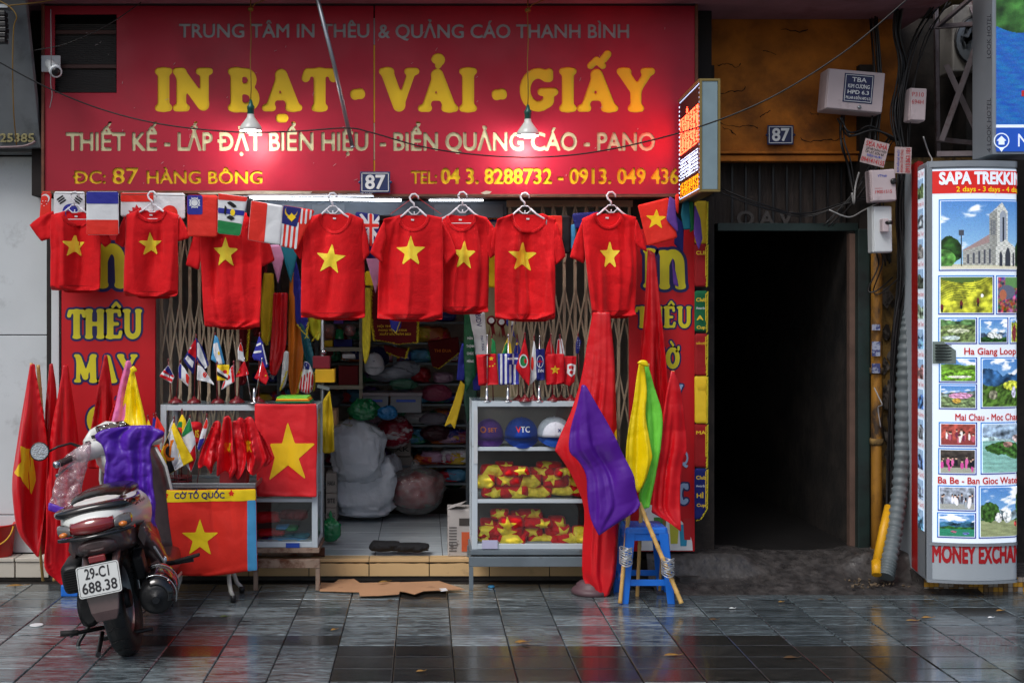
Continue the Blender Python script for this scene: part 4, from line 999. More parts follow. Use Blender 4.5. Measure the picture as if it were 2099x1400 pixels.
def Fz(px,py,off=0.0):
 u=(px-1882)/16.0;p=FA.lerp(FB,u);n_=Vector(((FA-FB).y,-(FA-FB).x)).normalized();
 if n_.x>0:n_=-n_
 return Vector((p.x+n_.x*off,p.y+n_.y*off,CAMH-(py-654)*LD/FPX))
MB().poly([Fz(1882,1185,.003),Fz(1898,1185,.003),Fz(1898,336,.003),Fz(1882,336,.003)]).build('side_facet',m_alu,t,fix=False)
MB().poly([Fz(1883.5,1090,.005),Fz(1897,1090,.005),Fz(1897,345,.005),Fz(1883.5,345,.005)]).build('side_light_panel',m_litw,t,fix=False)
RX0,RX1=W(1865,0,7.3),W(1882,0,7.12)
g=MB();g.prism([(W(1866,0,7.33).x,-.17,zb+.01),(FA.x,FA.y,zb+.01),(FA.x+.05,FA.y+.05,zb+.01),(W(1866,0,7.33).x+.05,-.1,zb+.01)],(0,0,zt-zb+.02));g.build('red_side',mat('red_painted_side',(186,24,22),.45,var=.1,dirt=(110,18,16),dlo=.6,dhi=.8),t)
names=['City Tour','Motorbike Tour','Bike Tour','Food Tour','Money Exchange','Flight Ticket','Open Bus','Train Ticket','Visa Service','Airport Taxi','Sim Card 4G','Sim Card 4G']
cols=[(.35,.45,.25),(.5,.55,.6),(.5,.5,.5),(.3,.35,.3),(.5,.6,.5),(.4,.65,.9),(.6,.4,.4),(.2,.4,.7),(.5,.55,.6),(.3,.45,.7),(.5,.6,.75),(.3,.6,.8)]
for i,nm in enumerate(names):
 y0=355+i*62.2
 lettering('lettering',nm,1884,1896.5,y0+3,9,0,m_litred2,t,fn=lambda x,y:Fz(x,y,.008),bold=.01)
 def pf(U,V,i=i):
  c=cols[i];n=pnoise(U*6,V*9,i,2.2);n2=pnoise(U,V,i+40,9)
  sk=(V<.35+.1*np.sin(U*6+i)).astype(float)
  return[np.clip((c[k]*(1+.7*n2)*(1-.6*(n>.35)))*(1-sk)+sk*(.55,.72,.9)[k]*(1+.1*n),0,1)for k in range(3)]
 picture('small_picture',pf,(1884.5,y0+9,1896,y0+50),10,26,t,m_lit,lambda x,y:Fz(x,y,.008))
T=lambda body,x0,x1,b_,cap,m,bold=.03,nm='lettering',off=.006:lettering(nm,body,x0,x1,b_,cap,0,m,t,bold=bold,fn=lambda x,y:C(x,y,off))
T('SAPA TREKKING',1921,2112,379,23,m_litw,.05,off=.008);T('2 days - 3 days - 4 days',1953,2094,395,10,m_lity,.016,off=.008)
T('Ha Giang Loop',1968,2080,726,13,m_litred2,.03);T('Mai Chau - Moc Chau',1951,2086,860,13,m_litred2,.03);T('Ba Be - Ban Gioc Waterfall',1919,2108,989,13,m_litred2,.03)
T('MONEY EXCHANGE',1908,2122,1149,33,m_redp,.055)
def frame(x0,y0,x1,y1,m2=None):
 w_=2.2
 for k,(a,b_,c,e)in enumerate(((x0-4,y0-4,x1+4,y0-4+w_),(x0-4,y1+4-w_,x1+4,y1+4),(x0-4,y0-4,x0-4+w_,y1+4),(x1+4-w_,y0-4,x1+4,y1+4))):
  strip('picture_border',b_,e,.003+.0006*(k%2),m_litb if k in(0,2)else m_litnav,a,c,n=max(2,int((c-a)/8)))
def ss(a,b_,x):t_=np.clip((x-a)/(b_-a+1e-9),0,1);return t_*t_*(3-2*t_)
def mixc(a,b_,k):return[a[i]*(1-k)+b_[i]*k for i in range(3)]
def clouds(U,V,seed,dens=.2):
 n=pnoise(U,V*2,seed,7)+.4*pnoise(U,V*2,seed+3,20);k=ss(dens,dens+.5,n)
 base=[(.22+.35*V),(.50+.3*V),(.86+.08*V)]
 return mixc(base,[.95,.97,1.0],k)
def veg(U,V,seed,c=(.25,.45,.12),s=26):
 n=pnoise(U,V,seed,s)+.5*pnoise(U,V,seed+1,s*2.3);return[np.clip(c[i]*(1+.5*n),0,1)for i in range(3)]
def pt(pts):
 return lambda U,V:poly_sd(pts,U,V)<0
def over(c,mask,c2,k=1.0):
 mk=mask.astype(float)*k;return[c[i]*(1-mk)+(c2[i]if hasattr(c2,'__len__')else c2)*mk for i in range(3)]
def church(U,V):
 c=clouds(U,V,4,.25)
 c=over(c,V>.93,[.75,.76,.62]);tr=veg(U,V,9,(.12,.3,.08))
 c=over(c,((U-.1)/.13)**2+((V-.72)/.2)**2+.3*pnoise(U,V,2,25)<1,tr);c=over(c,((U-.02)**2/.02+(V-.85)**2/.02)<1,veg(U,V,5,(.3,.6,.2)))
 c=over(c,((U-.98)/.1)**2+((V-.8)/.22)**2<1,tr)
 w_=(.84,.86,.84);st=.9+.1*np.sign(np.sin(V*160))*np.sign(np.sin(U*90+3*(np.floor(V*25)%2)))
 c=over(c,pt([(.24,.72),(.60,.46),(.66,.5),(.66,.62),(.24,.78)])(U,V),(.62,.5,.5))
 wall=[w_[i]*st for i in range(3)]
 c=over(c,pt([(.24,.74),(.62,.58),(.66,.94),(.24,.94)])(U,V),[.78*wall[i]for i in range(3)])
 c=over(c,pt([(.555,.6),(.555,.2),(.72,.02),(.80,.16),(.80,.94),(.62,.94)])(U,V),wall)
 c=over(c,pt([(.555,.6),(.555,.2),(.655,.12),(.655,.94),(.6,.94)])(U,V),[.72*wall[i]for i in range(3)])
 c=over(c,(np.abs(U-.735)<.045)&(V>.14+8*(U-.735)**2*4)&(V<.6),(.55,.6,.68));c=over(c,(np.abs(U-.74)<.012)&(V>.24)&(V<.62),(.15,.18,.25))
 for u in(.58,.605,.63):c=over(c,(np.abs(U-u)<.006)&(V>.28)&(V<.5),(.3,.34,.42))
 c=over(c,pt([(.64,.94),(.64,.68),(.77,.56),(.9,.68),(.9,.94)])(U,V),wall)
 for u,w2,v0 in((.705,.02,.74),(.80,.035,.68),(.875,.012,.75)):c=over(c,(np.abs(U-u)<w2)&(V>v0+3*(U-u)**2/w2),(.2,.22,.28))
 for k in range(5):c=over(c,(np.abs(U-(.3+k*.065))<.012)&(V>.78-k*.02)&(V<.92),(.28,.3,.36))
 c=over(c,(np.abs(U-.225)<.008)&(V>.5),(.05,.07,.12));c=over(c,(np.abs(U-.225)<.028)&(V>.43)&(V<.51),(.25,.28,.35))
 return over(c,(V>.955),(.82,.8,.7))
def terrace(U,V):
 c=veg(U,V,3,(.72,.74,.08),14);k=np.sin((V*1.6+.55*U+.12*np.sin(U*7))*60);c=over(c,(k>.55)&(V<.55-.2*U+.2*np.sin(U*5)),(.25,.33,.05),.8)
 c=over(c,V<.1*np.sin(U*4)+.06,(.3,.45,.15))
 for u,v in((.38,.75),(.7,.68),(.03,.85)):c=over(c,((U-u)/.03)**2+((V-v)/.1)**2<1,(.45,.12,.12));c=over(c,((U-u)/.02)**2+((V-v-.09)/.06)**2<1,(.08,.08,.12))
 return over(c,((U-.78)/.03)**2+((V-.52)/.05)**2<1,(.95,.95,.95))
def market(U,V):
 n=pnoise(U,V,8,22);m_=pnoise(U,V,18,30);o=pnoise(U,V,28,16)
 c=[np.clip(.55+.5*n,0,1),np.clip(.3+.3*m_,0,1),np.clip(.35+.35*o,0,1)]
 c=over(c,(V<.3)&(U>.3),(.35,.6,.3));c=over(c,((U-.35)/.33)**2+((V-.42)/.2)**2<1,(.35,.38,.5));return over(c,((U-.2)/.14)**2+((V-.5)/.15)**2<1,(.75,.38,.25))
def landscape(seed,hz=.4,mc=(.2,.35,.55),fc=(.25,.45,.12),sky_=None,water=None,blobs=(),fog=False):
 def f(U,V):
  c=clouds(U,V,seed,.0)if sky_ is None else[sky_[i]*(1+.0*U)for i in range(3)]
  h1=hz+.10*pnoise(U,U*0,seed+1,6)+.05*pnoise(U,U*0,seed+2,17);c=over(c,V>h1,veg(U,V,seed+3,mc,14))
  h2=hz+.22+.07*pnoise(U,U*0,seed+4,8);c=over(c,V>h2,veg(U,V,seed+5,fc,24))
  if water:c=over(c,V>water[0],[water[1][i]*(1+.12*pnoise(U,V*6,seed+7,12))for i in range(3)])
  for(u,v,ru,rv,col)in blobs:c=over(c,((U-u)/ru)**2+((V-v)/rv)**2+.25*pnoise(U,V,seed+9,30)<1,[col[i]*(1+.5*pnoise(U,V,seed+12,50))for i in range(3)])
  return c
 return f
def crowd(seed,back,cols_,ground):
 def f(U,V):
  c=[back[i]*(1+.35*pnoise(U,V,seed,20))for i in range(3)];c=over(c,V>.75,ground);rr=np.random.RandomState(seed)
  for k in range(14):
   u,v,s_=rr.uniform(.05,.95),rr.uniform(.5,.8),rr.uniform(.03,.055);col=cols_[k%len(cols_)]
   c=over(c,((U-u)/s_)**2+((V-v)/.16)**2<1,col);c=over(c,((U-u)/s_/.6)**2+((V-v+.19)/.06)**2<1,(.85,.65,.55));c=over(c,((U-u)/s_/.7)**2+((V-v+.23)/.04)**2<1,(.08,.07,.08))
  return c
 return f
def pic(rect,f,dens=1.0):
 x0,y0,x1,y1=rect;frame(x0,y0,x1,y1)
 picture('picture',f,rect,int((x1-x0)/dens),int((y1-y0)/dens),t,m_lit,lambda x,y:C(x,y,.0055))
pic((1925,414,2094,552),church);pic((1924,569,2026,641),terrace);pic((2038,569,2096,641),market)
pic((1924,655,1990,701),landscape(31,.05,(.3,.5,.25),(.4,.5,.25),blobs=((.5,.5,.3,.1,(.7,.75,.6)),(.3,.8,.25,.1,(.7,.8,.8)))))
pic((2001,655,2058,701),landscape(42,.55,(.25,.38,.55),(.12,.3,.1),blobs=((.45,.68,.2,.14,(.8,.85,.85)),(.7,.75,.12,.1,(.75,.8,.8)))))
pic((2069,655,2096,701),landscape(52,.1,(.6,.65,.1),(.65,.7,.15),blobs=((.25,.6,.18,.35,(.55,.15,.2)),(.8,.4,.15,.2,(.3,.45,.1)))))
pic((1925,736,1990,780),landscape(61,.25,(.35,.55,.12),(.4,.65,.1),blobs=((.55,.8,.35,.06,(.85,.85,.8)),)))
pic((1925,790,1990,834),landscape(71,.3,(.35,.42,.4),(.4,.5,.3),blobs=((.55,.45,.35,.14,(.8,.5,.7)),(.45,.68,.12,.12,(.8,.6,.15)))))
pic((2005,736,2097,832),landscape(81,.3,(.12,.32,.55),(.28,.45,.12),blobs=((.7,.55,.2,.1,(.8,.85,.15)),(.75,.7,.05,.12,(.7,.7,.85)),(.25,.75,.1,.1,(.5,.5,.4)))))
pic((1925,868,1990,910),crowd(3,(.7,.25,.2),[(.5,.12,.25),(.8,.3,.4),(.9,.9,.9)],(.6,.2,.2)))
pic((1924,921,1989,967),crowd(5,(.25,.22,.2),[(.85,.2,.6),(.1,.1,.15),(.9,.3,.65)],(.6,.62,.55)))
pic((2005,868,2097,966),landscape(91,.02,(.5,.62,.75),(.62,.75,.78),sky_=(.6,.72,.85),water=(.35,(.45,.72,.68)),blobs=((.5,.5,.42,.13,(.2,.4,.12)),(.8,.6,.25,.12,(.22,.42,.14)),(.6,.42,.12,.06,(.6,.42,.38)),(.82,.3,.1,.08,(.7,.6,.6)))))
pic((1923,997,1988,1041),crowd(8,(.55,.6,.68),[(.9,.9,.95),(.3,.3,.35),(.6,.65,.7)],(.6,.62,.6)))
pic((1922,1052,1988,1096),landscape(101,.35,(.12,.35,.5),(.15,.4,.1),water=(.65,(.1,.55,.4)),blobs=((.4,.78,.08,.06,(.6,.3,.4)),(.75,.85,.1,.06,(.3,.4,.7)))))
pic((2001,997,2098,1096),landscape(111,.45,(.4,.5,.55),(.2,.42,.12),water=(.68,(.55,.6,.4)),blobs=((.2,.5,.22,.2,(.2,.38,.12)),(.95,.35,.15,.3,(.22,.4,.15)),(.6,.58,.1,.14,(.85,.9,.92)),(.4,.62,.08,.1,(.88,.9,.92)),(.8,.75,.04,.06,(.8,.2,.2)))))
MB().prism([C(1909,745,.009),C(1952,745,.009),C(1952,718,.009),C(1928,700,.009),C(1909,700,.009)],(0,-.001,0)).build('taped_notice',mat('grey_notice',(120,136,132),.6),t)
for k in range(6):MB().box2(C(1913,706+6*k+1,.011),C(1944,706+6*k,.0105)).build('notice_line',m_blk,t)
kb=struct(MB().box2((W(1893,0,7.1).x,-.40,-.01),(4.4,.29,.028)).build('mosaic_kerb',m_conc))
my=[mat('mosaic_ochre',(190,140,40),.4),mat('mosaic_brown',(120,90,50),.4),mat('mosaic_pale',(160,150,140),.4)]
mm=[]
for m in my:
 q=MB().box((0,0,0),(.026,.006,.026)).mesh('mosaic_tile');q.materials.append(m);mm.append(q)
for i in range(34):
 for j in range(3):
  o=bpy.data.objects.new('mosaic_tile',R.choice(mm));COL.objects.link(o);o.parent=kb;o.location=(W(1893,0,7.1).x+.016+i*.029,-.403,.012+.029*j)
slabbox('kerb_back',(W(1893,0,7.1).x,-.399,.0285),(4.4,.0,.088),m_conc)
# --- big blue light box up high
t=thing('blue_light_box','blue hotel light box with lake picture and white home symbol, high up','light box',W(2060,318,6.9))
MB().box2(W(2034,316,6.93),W(2330,-60,6.93)+Vector((0,.25,0))).build('cabinet',m_alu,t)
picture('picture',lambda U,V:over(over([.03+.05*pnoise(U,V*5,4,40),.36+.08*pnoise(U,V*5,4,30)+.0*V,.78+.0*U],(V<.27+.05*np.sin(U*9))&(U<.75),veg(U,V,12,(.16,.36,.12),20)),V<.02,(.4,.6,.9)),(2042,-20,2320,256),200,190,t,m_lit,lambda x,y:W(x,y,6.925))
P6=lambda x0,y0,x1,y1,m,nm,o_=0:MB().poly([W(x0,y1,6.924-o_),W(x1,y1,6.924-o_),W(x1,y0,6.924-o_),W(x0,y0,6.924-o_)]).build(nm,m,t,fix=False)
P6(2042,262,2320,311,led((30,84,190),'lit_hotel_blue',.35),'name_band');P6(2042,256,2320,262,m_litw,'band_line')
g=MB();c=W(2053,289,6.92)
r_=S(16,6.92);n=40
g.add([c+Vector((r_*math.cos(2*pi*k/n),0,r_*math.sin(2*pi*k/n)))for k in range(n)]+[c+Vector((r_*.86*math.cos(2*pi*k/n),0,r_*.86*math.sin(2*pi*k/n)))for k in range(n)],[(k,(k+1)%n,n+(k+1)%n,n+k)for k in range(n)])
g.poly([W(2047,303,6.92),W(2059,303,6.92),W(2053,312,6.92)]);g.poly([W(2053,279,6.92),W(2043,289,6.92),W(2047,289,6.92),W(2047,297,6.92),W(2059,297,6.92),W(2059,289,6.92),W(2063,289,6.92)]);g.build('home_symbol',m_litw,t,fix=False)
lettering('lettering','N',2087,2108,301,26,6.92,m_litw,t);P6(2094,186,2120,198,m_litred2,'red_mark',.003)
MB().box2(W(2022,320,7.05),W(2035,-20,6.94)).build('side_strip',mat('strip_pinkgrey',(150,140,150),.5),t)
v=MB();lettering('lettering','4 LOOK HOTEL',0,110,0,8,0,m_blk,t,fn=lambda x,y:W(2031+y,312-x,6.932));lettering('lettering','LOOK HOTEL',0,90,0,8,0,m_blk,t,fn=lambda x,y:W(2031+y,120-x,6.932))
# --- fabrics
RED=cloth('red_cotton',(214,10,22),.8);REDRIB=cloth('red_rib',(206,8,20),.85,bscale=160,bump=.6)
SEAM=cloth('dark_seam',(130,4,12));STAR=mat('star_print_yellow',(250,224,60),.6,var=.06,vscale=25,bump=.2,bscale=70)
SRED=satin('red_satin',(214,14,28));SRED2=satin('red_satin_deep_and_shaded',(190,10,22));SPUR=satin('purple_satin',(84,20,150));SYEL=satin('yellow_satin',(250,220,0));SGRN=satin('lime_satin',(120,224,70));SPNK=satin('pink_satin',(236,120,180))
FL={k:mat('flag_'+k,c,.6,var=.05,vscale=14,bump=.15,bscale=60,spec=.3)for k,c in dict(red=(226,46,34),white=(222,226,230),blue=(44,48,150),navy=(28,34,110),green=(30,130,70),yellow=(246,212,30),black=(24,24,28),sky=(70,150,200),teal=(20,110,130),orange=(226,120,20),maroon=(110,14,24),crimson=(200,14,30),gold=(226,190,40),lilac=(200,140,180),violet=(96,60,150)).items()}
m_hang=mat('white_hanger',(226,228,236),.35,var=.02)
rs=random.Random(11)
def rect(x0,y0,x1,y1):return[(x0,y0),(x1,y0),(x1,y1),(x0,y1)]
def shirt(label,d,nx0,nx1,ny,nb,sl,sr_,al,ar,hl,hr,hy,sleeves,star,seed,hang=True,tilt=0):
 """nx0..nx1 neck, ny neck top, nb neckline bottom; shoulders, armpits, hem points in photo pixels"""
 cx=(nx0+nx1)/2
 t=thing('t_shirt',label,'t-shirt',W(cx,hy,d),'red t-shirts with a yellow star hanging under the sign')
 neck=[(cx+(nx1-nx0)/2*math.cos(a),ny+(nb-ny)*math.sin(a))for a in[pi*(1-k/8)for k in range(9)]]
 o=[(neck[0][0],neck[0][1],1)]+neck[1:-1]+[(neck[-1][0],neck[-1][1],1),(sr_[0],sr_[1],1),(ar[0],ar[1],1),((ar[0]+hr)/2+1.5,(ar[1]+hy)/2),(hr+1,hy-1,1),((hr*2+hl)/3,hy-1),((hr+2*hl)/3,hy-1),(hl-1,hy-2,1),((al[0]+hl)/2-1,(al[1]+hy)/2),(al[0],al[1],1),(sl[0],sl[1],1)]
 c=Cloth(o,d,thick=.009,edge=.008,fold=.008,ffreq=22+rs.random()*8,seed=seed,res=.0085,smooth=3,vgrow=.6,crease=.005,cfreq=12,conv=.15,nf=2.6+rs.random()*1)
 c.build('body',RED,t)
 k=6.5
 ring=[(cx+((nx1-nx0)/2+1.5)*math.cos(a),ny+(nb-ny)*math.sin(a)+.5)for a in[pi*(1-i/12)for i in range(13)]]+[(cx+((nx1-nx0)/2+k)*math.cos(a),ny+(nb-ny+k)*math.sin(a))for a in[pi*i/12 for i in range(13)]]
 c.patch('collar',[ring],REDRIB,t,off=.004,res=.008)
 c.patch('hem',[[(hl-2,hy-12),(hr+2,hy-10),(hr+2,hy+5),(hl-2,hy+5)]],REDRIB,t,off=.003)
 sm_=[(cx+((nx1-nx0)/2+k+.2)*math.cos(a),ny+(nb-ny+k+.2)*math.sin(a))for a in[pi*(1-i/12)for i in range(13)]]+[(cx+((nx1-nx0)/2+k+1.1)*math.cos(a),ny+(nb-ny+k+1.1)*math.sin(a))for a in[pi*i/12 for i in range(13)]]
 c.patch('collar_seam',[sm_],SEAM,t,off=.003,res=.005)
 c.patch('hem_stitch',[[(hl-2,hy-12.5),(hr+2,hy-11),(hr+2,hy-10),(hl-2,hy-11.5)]],SEAM,t,off=.0045,res=.006)
 b=Cloth([(nx0-1,ny-1,1),(cx,ny+3),(nx1+1,ny-1,1),(nx1-3,nb-2),(cx,nb+6),(nx0+3,nb-2)],d+.03,thick=.003,edge=.01,res=.01);b.build('back_neck',RED,t)
 q=W(cx-2,ny+11,d+.022);MB().box(q,(.018,.002,.009),(0,.1,0)).build('neck_label',FL['white'],t)
 b=Cloth([(hl+14,hy-10,1),(hr-6,hy-10,1),(hr-14,hy+2),((hl+2*hr)/3,hy+3.5),((hl*2+hr)/3,hy+3),(hl+24,hy-1)],d+.05,thick=.003,edge=.006,res=.009,smooth=4);b.build('back_hem',REDRIB,t)
 for i,pl in enumerate(sleeves):
  s_=Cloth(pl,d+.016,thick=.009,edge=.010,fold=.008,conv=.07,nf=1.5,ffreq=50,seed=seed+3+i,res=.010,smooth=2,crease=.004,cfreq=20);s_.build('sleeve',RED,t)
 sx,sy,r,ssx,rot=star
 c.star(sx,sy,r,STAR,t,rot=rot,sx=ssx,off=.0022)
 return c
SH=[]
def sleeveL(sh,tip,inner,pit):return[(sh[0]+4,sh[1]-2,1),(sh[0]+8,(sh[1]+pit[1])/2),(pit[0]+4,pit[1],1),(inner[0],inner[1],1),((inner[0]+tip[0])/2,(inner[1]+tip[1])/2),(tip[0],tip[1],1),((tip[0]+sh[0])/2-1,(tip[1]+sh[1])/2)]
def sleeveR(sh,tip,inner,pit):return[(sh[0]-4,sh[1]-2,1),((tip[0]+sh[0])/2+1,(tip[1]+sh[1])/2),(tip[0],tip[1],1),((inner[0]+tip[0])/2,(inner[1]+tip[1])/2),(inner[0],inner[1],1),(pit[0]-4,pit[1],1),(sh[0]-8,(sh[1]+pit[1])/2)]
shirt('small red star t-shirt hanging partly behind the blue white and red flag',7.18,136,180,433,459,(106,440),(202,442),(104,489),(206,489),106,204,597,[[(110,432,1),(112,470),(106,489,1),(84,495,1),(72,480),(60,462,1),(80,445)],sleeveR((204,446),(228,497),(214,508),(205,487))],(152,504,28,.74,0),21)
shirt('small red star t-shirt between the two flags of white and red',7.17,287,336,430,450,(258,440),(366,440),(256,492),(364,490),256,363,609,[sleeveL((252,444),(234,497),(252,508),(257,492)),sleeveR((372,444),(389,488),(364,496),(363,488))],(308,502,27,.92,-.02),33)
shirt('long red star t-shirt whose neck is hidden by the flag row',7.20,440,492,432,460,(410,446),(536,446),(410,520),(537,520),420,532,672,[sleeveL((404,452),(380,544),(408,554),(410,520)),sleeveR((538,456),(563,534),(536,548),(536,515))],(463,519,34,.83,.02),41)
shirt('red star t-shirt whose star tilts, nearest the Malaysian flag',7.16,659,716,437,474,(621,447),(745,449),(618,520),(746,520),617,747,653,[sleeveL((617,452),(602,514),(616,534),(618,515)),sleeveR((748,452),(758,520),(746,536),(746,515))],(678,532,34,.98,.12),52)
shirt('red star t-shirt overlapping the one behind its sleeve',7.13,820,875,440,469,(786,449),(906,447),(777,524),(908,524),774,906,656,[sleeveL((784,452),(758,519),(786,541),(779,522)),sleeveR((910,452),(936,519),(914,543),(908,520))],(842,517,34,.95,.0),63)
shirt('red star t-shirt partly covered by the sleeve of its neighbour',7.20,920,971,440,469,(884,450),(1000,446),(890,520),(1003,520),890,1000,641,[sleeveR((1003,450),(1038,505),(1005,531),(1002,515))],(951,524,34,.78,.03),74)
shirt('wide red star t-shirt in front of the lattice gate with a plain pale star',7.17,1052,1116,438,472,(1018,450),(1140,449),(1014,524),(1138,524),1015,1136,656,[sleeveL((1016,452),(1006,508),(1014,524),(1015,515)),sleeveR((1142,452),(1160,526),(1138,545),(1138,515))],(1072,527,35,.95,.02),85)
shirt('folded-looking red star t-shirt with narrow star above the tall flag',7.15,1221,1272,436,464,(1192,449),(1306,444),(1198,532),(1308,524),1213,1302,649,[sleeveL((1190,454),(1168,528),(1198,541),(1198,525)),sleeveR((1308,448),(1327,518),(1310,508),(1307,500))],(1250,524,34,.68,.0),96)
m_line=mat('thin_line',(70,66,60),.7)
wire('washing_line',[(84,396,7.19),(300,400,7.185),(520,404,7.18),(700,405,7.17),(950,402,7.17),(1200,400,7.17),(1400,398,7.17)],.0022,'thin line strung under the sign carrying the hangers',m_line)
def hanger(label,cx,yt,d,span,drop,seed):
 t=thing('hanger',label,'hanger',W(cx,yt,d),'white plastic hangers on the line')
 r=8.5;g=MB();rr=random.Random(seed);f=1 if rr.random()<2 else-1
 pts=[(cx-r+.5,yt+12)]+[(cx+r*math.cos(a),yt+r+r*math.sin(a))for a in[pi*(1+k/7)for k in range(9)]]+[(cx+2,yt+2*r+1)][:0]
 hook=[(cx+9,yt+11),(cx+8,yt+5),(cx+2,yt),(cx-5,yt+1),(cx-9,yt+7),(cx-7,yt+14),(cx-1,yt+19),(cx,yt+27)]
 g.tube([W(a,b_,d)for a,b_ in hook],[.0045,.0055,.006,.006,.006,.006,.006,.006],8);g.build('hook',m_hang,t)
 g=MB();y=yt+27
 ctr=[(cx-6,y),(cx+6,y),(cx+13,y+7),(cx+5,y+15),(cx-5,y+15),(cx-13,y+7),(cx-6,y)]
 g.tube([W(a,b_,d)for a,b_ in ctr],.004,8);g.tube([W(cx,y+14,d),W(cx,y+9,d)],.0035,6);g.build('centre_loop',m_hang,t)
 for s_ in(-1,1):
  MB().tube([W(cx+s_*11,y+5,d),W(cx+s_*span*.55,y+drop*.6,d+.006),W(cx+s_*span,y+drop,d+.012),W(cx+s_*span,y+drop+10,d+.012)],[.006,.006,.0055,.005],8).build('arm',m_hang,t)
 MB().tube([W(cx-span*.95,y+drop+9,d+.014),W(cx+span*.95,y+drop+9,d+.014)],.0035,8).build('bar',m_hang,t)
for cx,yt,d,sp,dr,lb in((153,394,7.195,34,20,'white hanger of the small shirt beside the pale flag with black bars'),(312,393,7.185,36,20,'white hanger between the maple leaf flag and the red disc flag'),(682,396,7.178,42,28,'white hanger of the shirt with the tilted star'),(849,398,7.148,42,28,'white hanger with red strings looped on its hook'),(948,394,7.215,42,28,'white hanger just before the small abb sticker'),(1076,396,7.188,44,28,'white hanger in front of the top of the lattice gate'),(1253,394,7.168,42,27,'white hanger of the shirt with the narrow star')):
 hanger(lb,cx,yt,d,sp,dr,int(cx))
g=MB();g.tube([W(800,440,7.2),W(851,402,7.14),W(905,440,7.2)],.0016,5);tag(g.build('red_string',FL['red']),'thin red string hung over a white hanger hook','string')
# --- bunting of country flags
def flag(label,outline,d,base,patches=(),seed=1,fold=.006,ff=26,crease=.004,cat='flag',group=None,name='bunting_flag',res=.012,thick=.003,smooth=1,lean=0,cf=14,slant=0,vg=.5):
 c=Cloth(outline,d,thick=thick,edge=.004,fold=fold,ffreq=ff,seed=seed,res=res,smooth=smooth,crease=crease,cfreq=cf,lean=lean,slant=slant,vgrow=vg)
 cx=sum(p[0]for p in outline)/len(outline);yb=max(p[1]for p in outline)
 t=thing(name,label,cat,W(cx,yb,d),group)
 c.build('cloth',base,t)
 for i,(polys,m,nm)in enumerate(patches):c.patch(nm,polys,m,t,off=.0016+.0009*i,res=.008 if res>.009 else.005)
 return c,t
GB='small country flags strung along the shop front'
def circ(cx,cy,r,n=24,ry=None):return[(cx+r*math.cos(2*pi*k/n),cy+(ry or r)*math.sin(2*pi*k/n))for k in range(n)]
def starp(cx,cy,r,rot=0,n=5,inner=.39,sx=1):return[(a,2*cy-b_)for a,b_ in star_pts(cx,cy,r,rot,inner,n,sx)]
flag('narrow red flag with white crescent and small stars at the row end',[(85,393),(105,393),(105,448),(80,452)],7.22,FL['red'],[([circ(93,407,9)],FL['white'],'crescent'),([circ(91,409,8)],FL['red'],'crescent_cut')]+[([starp(a,b_,3)],FL['white'],'star')for a,b_ in((88,412),(94,412),(86,418),(96,418),(91,422))],group=GB,seed=2)
bars=[]
for cx,cy,an in((126,410,-.6),(160,410,.6)):
 for k in(-5,0,5):
  ux,uy=math.cos(an),math.sin(an);px_,py_=cx-uy*k,cy+ux*k;bars.append([(px_-ux*8+uy*1.6,py_-uy*8-ux*1.6),(px_+ux*8+uy*1.6,py_+uy*8-ux*1.6),(px_+ux*8-uy*1.6,py_+uy*8+ux*1.6),(px_-ux*8-uy*1.6,py_-uy*8+ux*1.6)])
flag('white flag with black bars and a blue disc behind the first hanger',rect(110,393,174,455),7.225,FL['white'],[(bars,FL['black'],'trigram'),([circ(144,434,16)],FL['blue'],'disc')],group=GB,seed=3)
flag('blue white and red tricolour hanging in front of the first shirt',rect(177,393,243,482),7.105,FL['white'],[([rect(170,390,250,418)],FL['blue'],'stripe'),([rect(170,451,250,490)],FL['red'],'stripe')],group=GB,seed=4)
maple=[(280,418),(284,427),(290,424),(289,434),(298,432),(295,438),(304,444),(292,450),(270,450),(258,444),(266,438),(263,431),(272,434),(271,424),(277,427)]
flag('red and white flag with a red maple leaf behind the second shirt',rect(247,395,315,445),7.22,FL['white'],[([rect(240,390,320,414)],FL['red'],'stripe'),([maple],FL['crimson'],'leaf')],group=GB,seed=5)
flag('white flag with a plain red disc behind the second shirt',rect(315,396,379,450),7.222,FL['white'],[([circ(348,437,16)],FL['red'],'disc')],group=GB,seed=6)
flag('red flag with a blue corner and white sun',[(383,400),(446,400),(446,487),(384,485)],7.12,FL['red'],[([rect(370,390,415,440)],FL['blue'],'canton'),([starp(399,416,14,n=12,inner=.6)],FL['white'],'sun_ray'),([circ(399,416,8)],FL['blue'],'ring'),([circ(399,416,7)],FL['white'],'sun')],group=GB,seed=7)
flag('white blue and green flag with a black creature crest',[(447,396),(508,404),(492,484),(446,479)],7.115,FL['white'],[([[(440,390),(512,390),(512,414),(440,409)]],FL['red'],'stripe'),([[(440,425),(512,434),(512,444),(440,436)]],FL['blue'],'stripe'),([[(440,450),(512,462),(512,490),(440,490)]],FL['green'],'stripe'),([[(464,416),(472,413),(480,418),(486,424),(478,426),(470,420)],[(463,446),(472,441),(482,448),(474,452)],[(461,420),(465,426),(463,442),(459,438)]],FL['black'],'crest'),([circ(477,436,5,ry=7)],FL['yellow'],'crest_shield')],group=GB,seed=8)
flag('black and dark strip flag glimpsed behind the row',rect(506,406,520,445),7.2,FL['black'],group=GB,seed=9)
flag('flag of red and white vertical halves hanging low',[(515,411),(580,422),(574,503),(508,492)],7.11,FL['white'],[([[(500,400),(549,410),(541,505),(500,500)]],FL['red'],'half')],group=GB,seed=10)
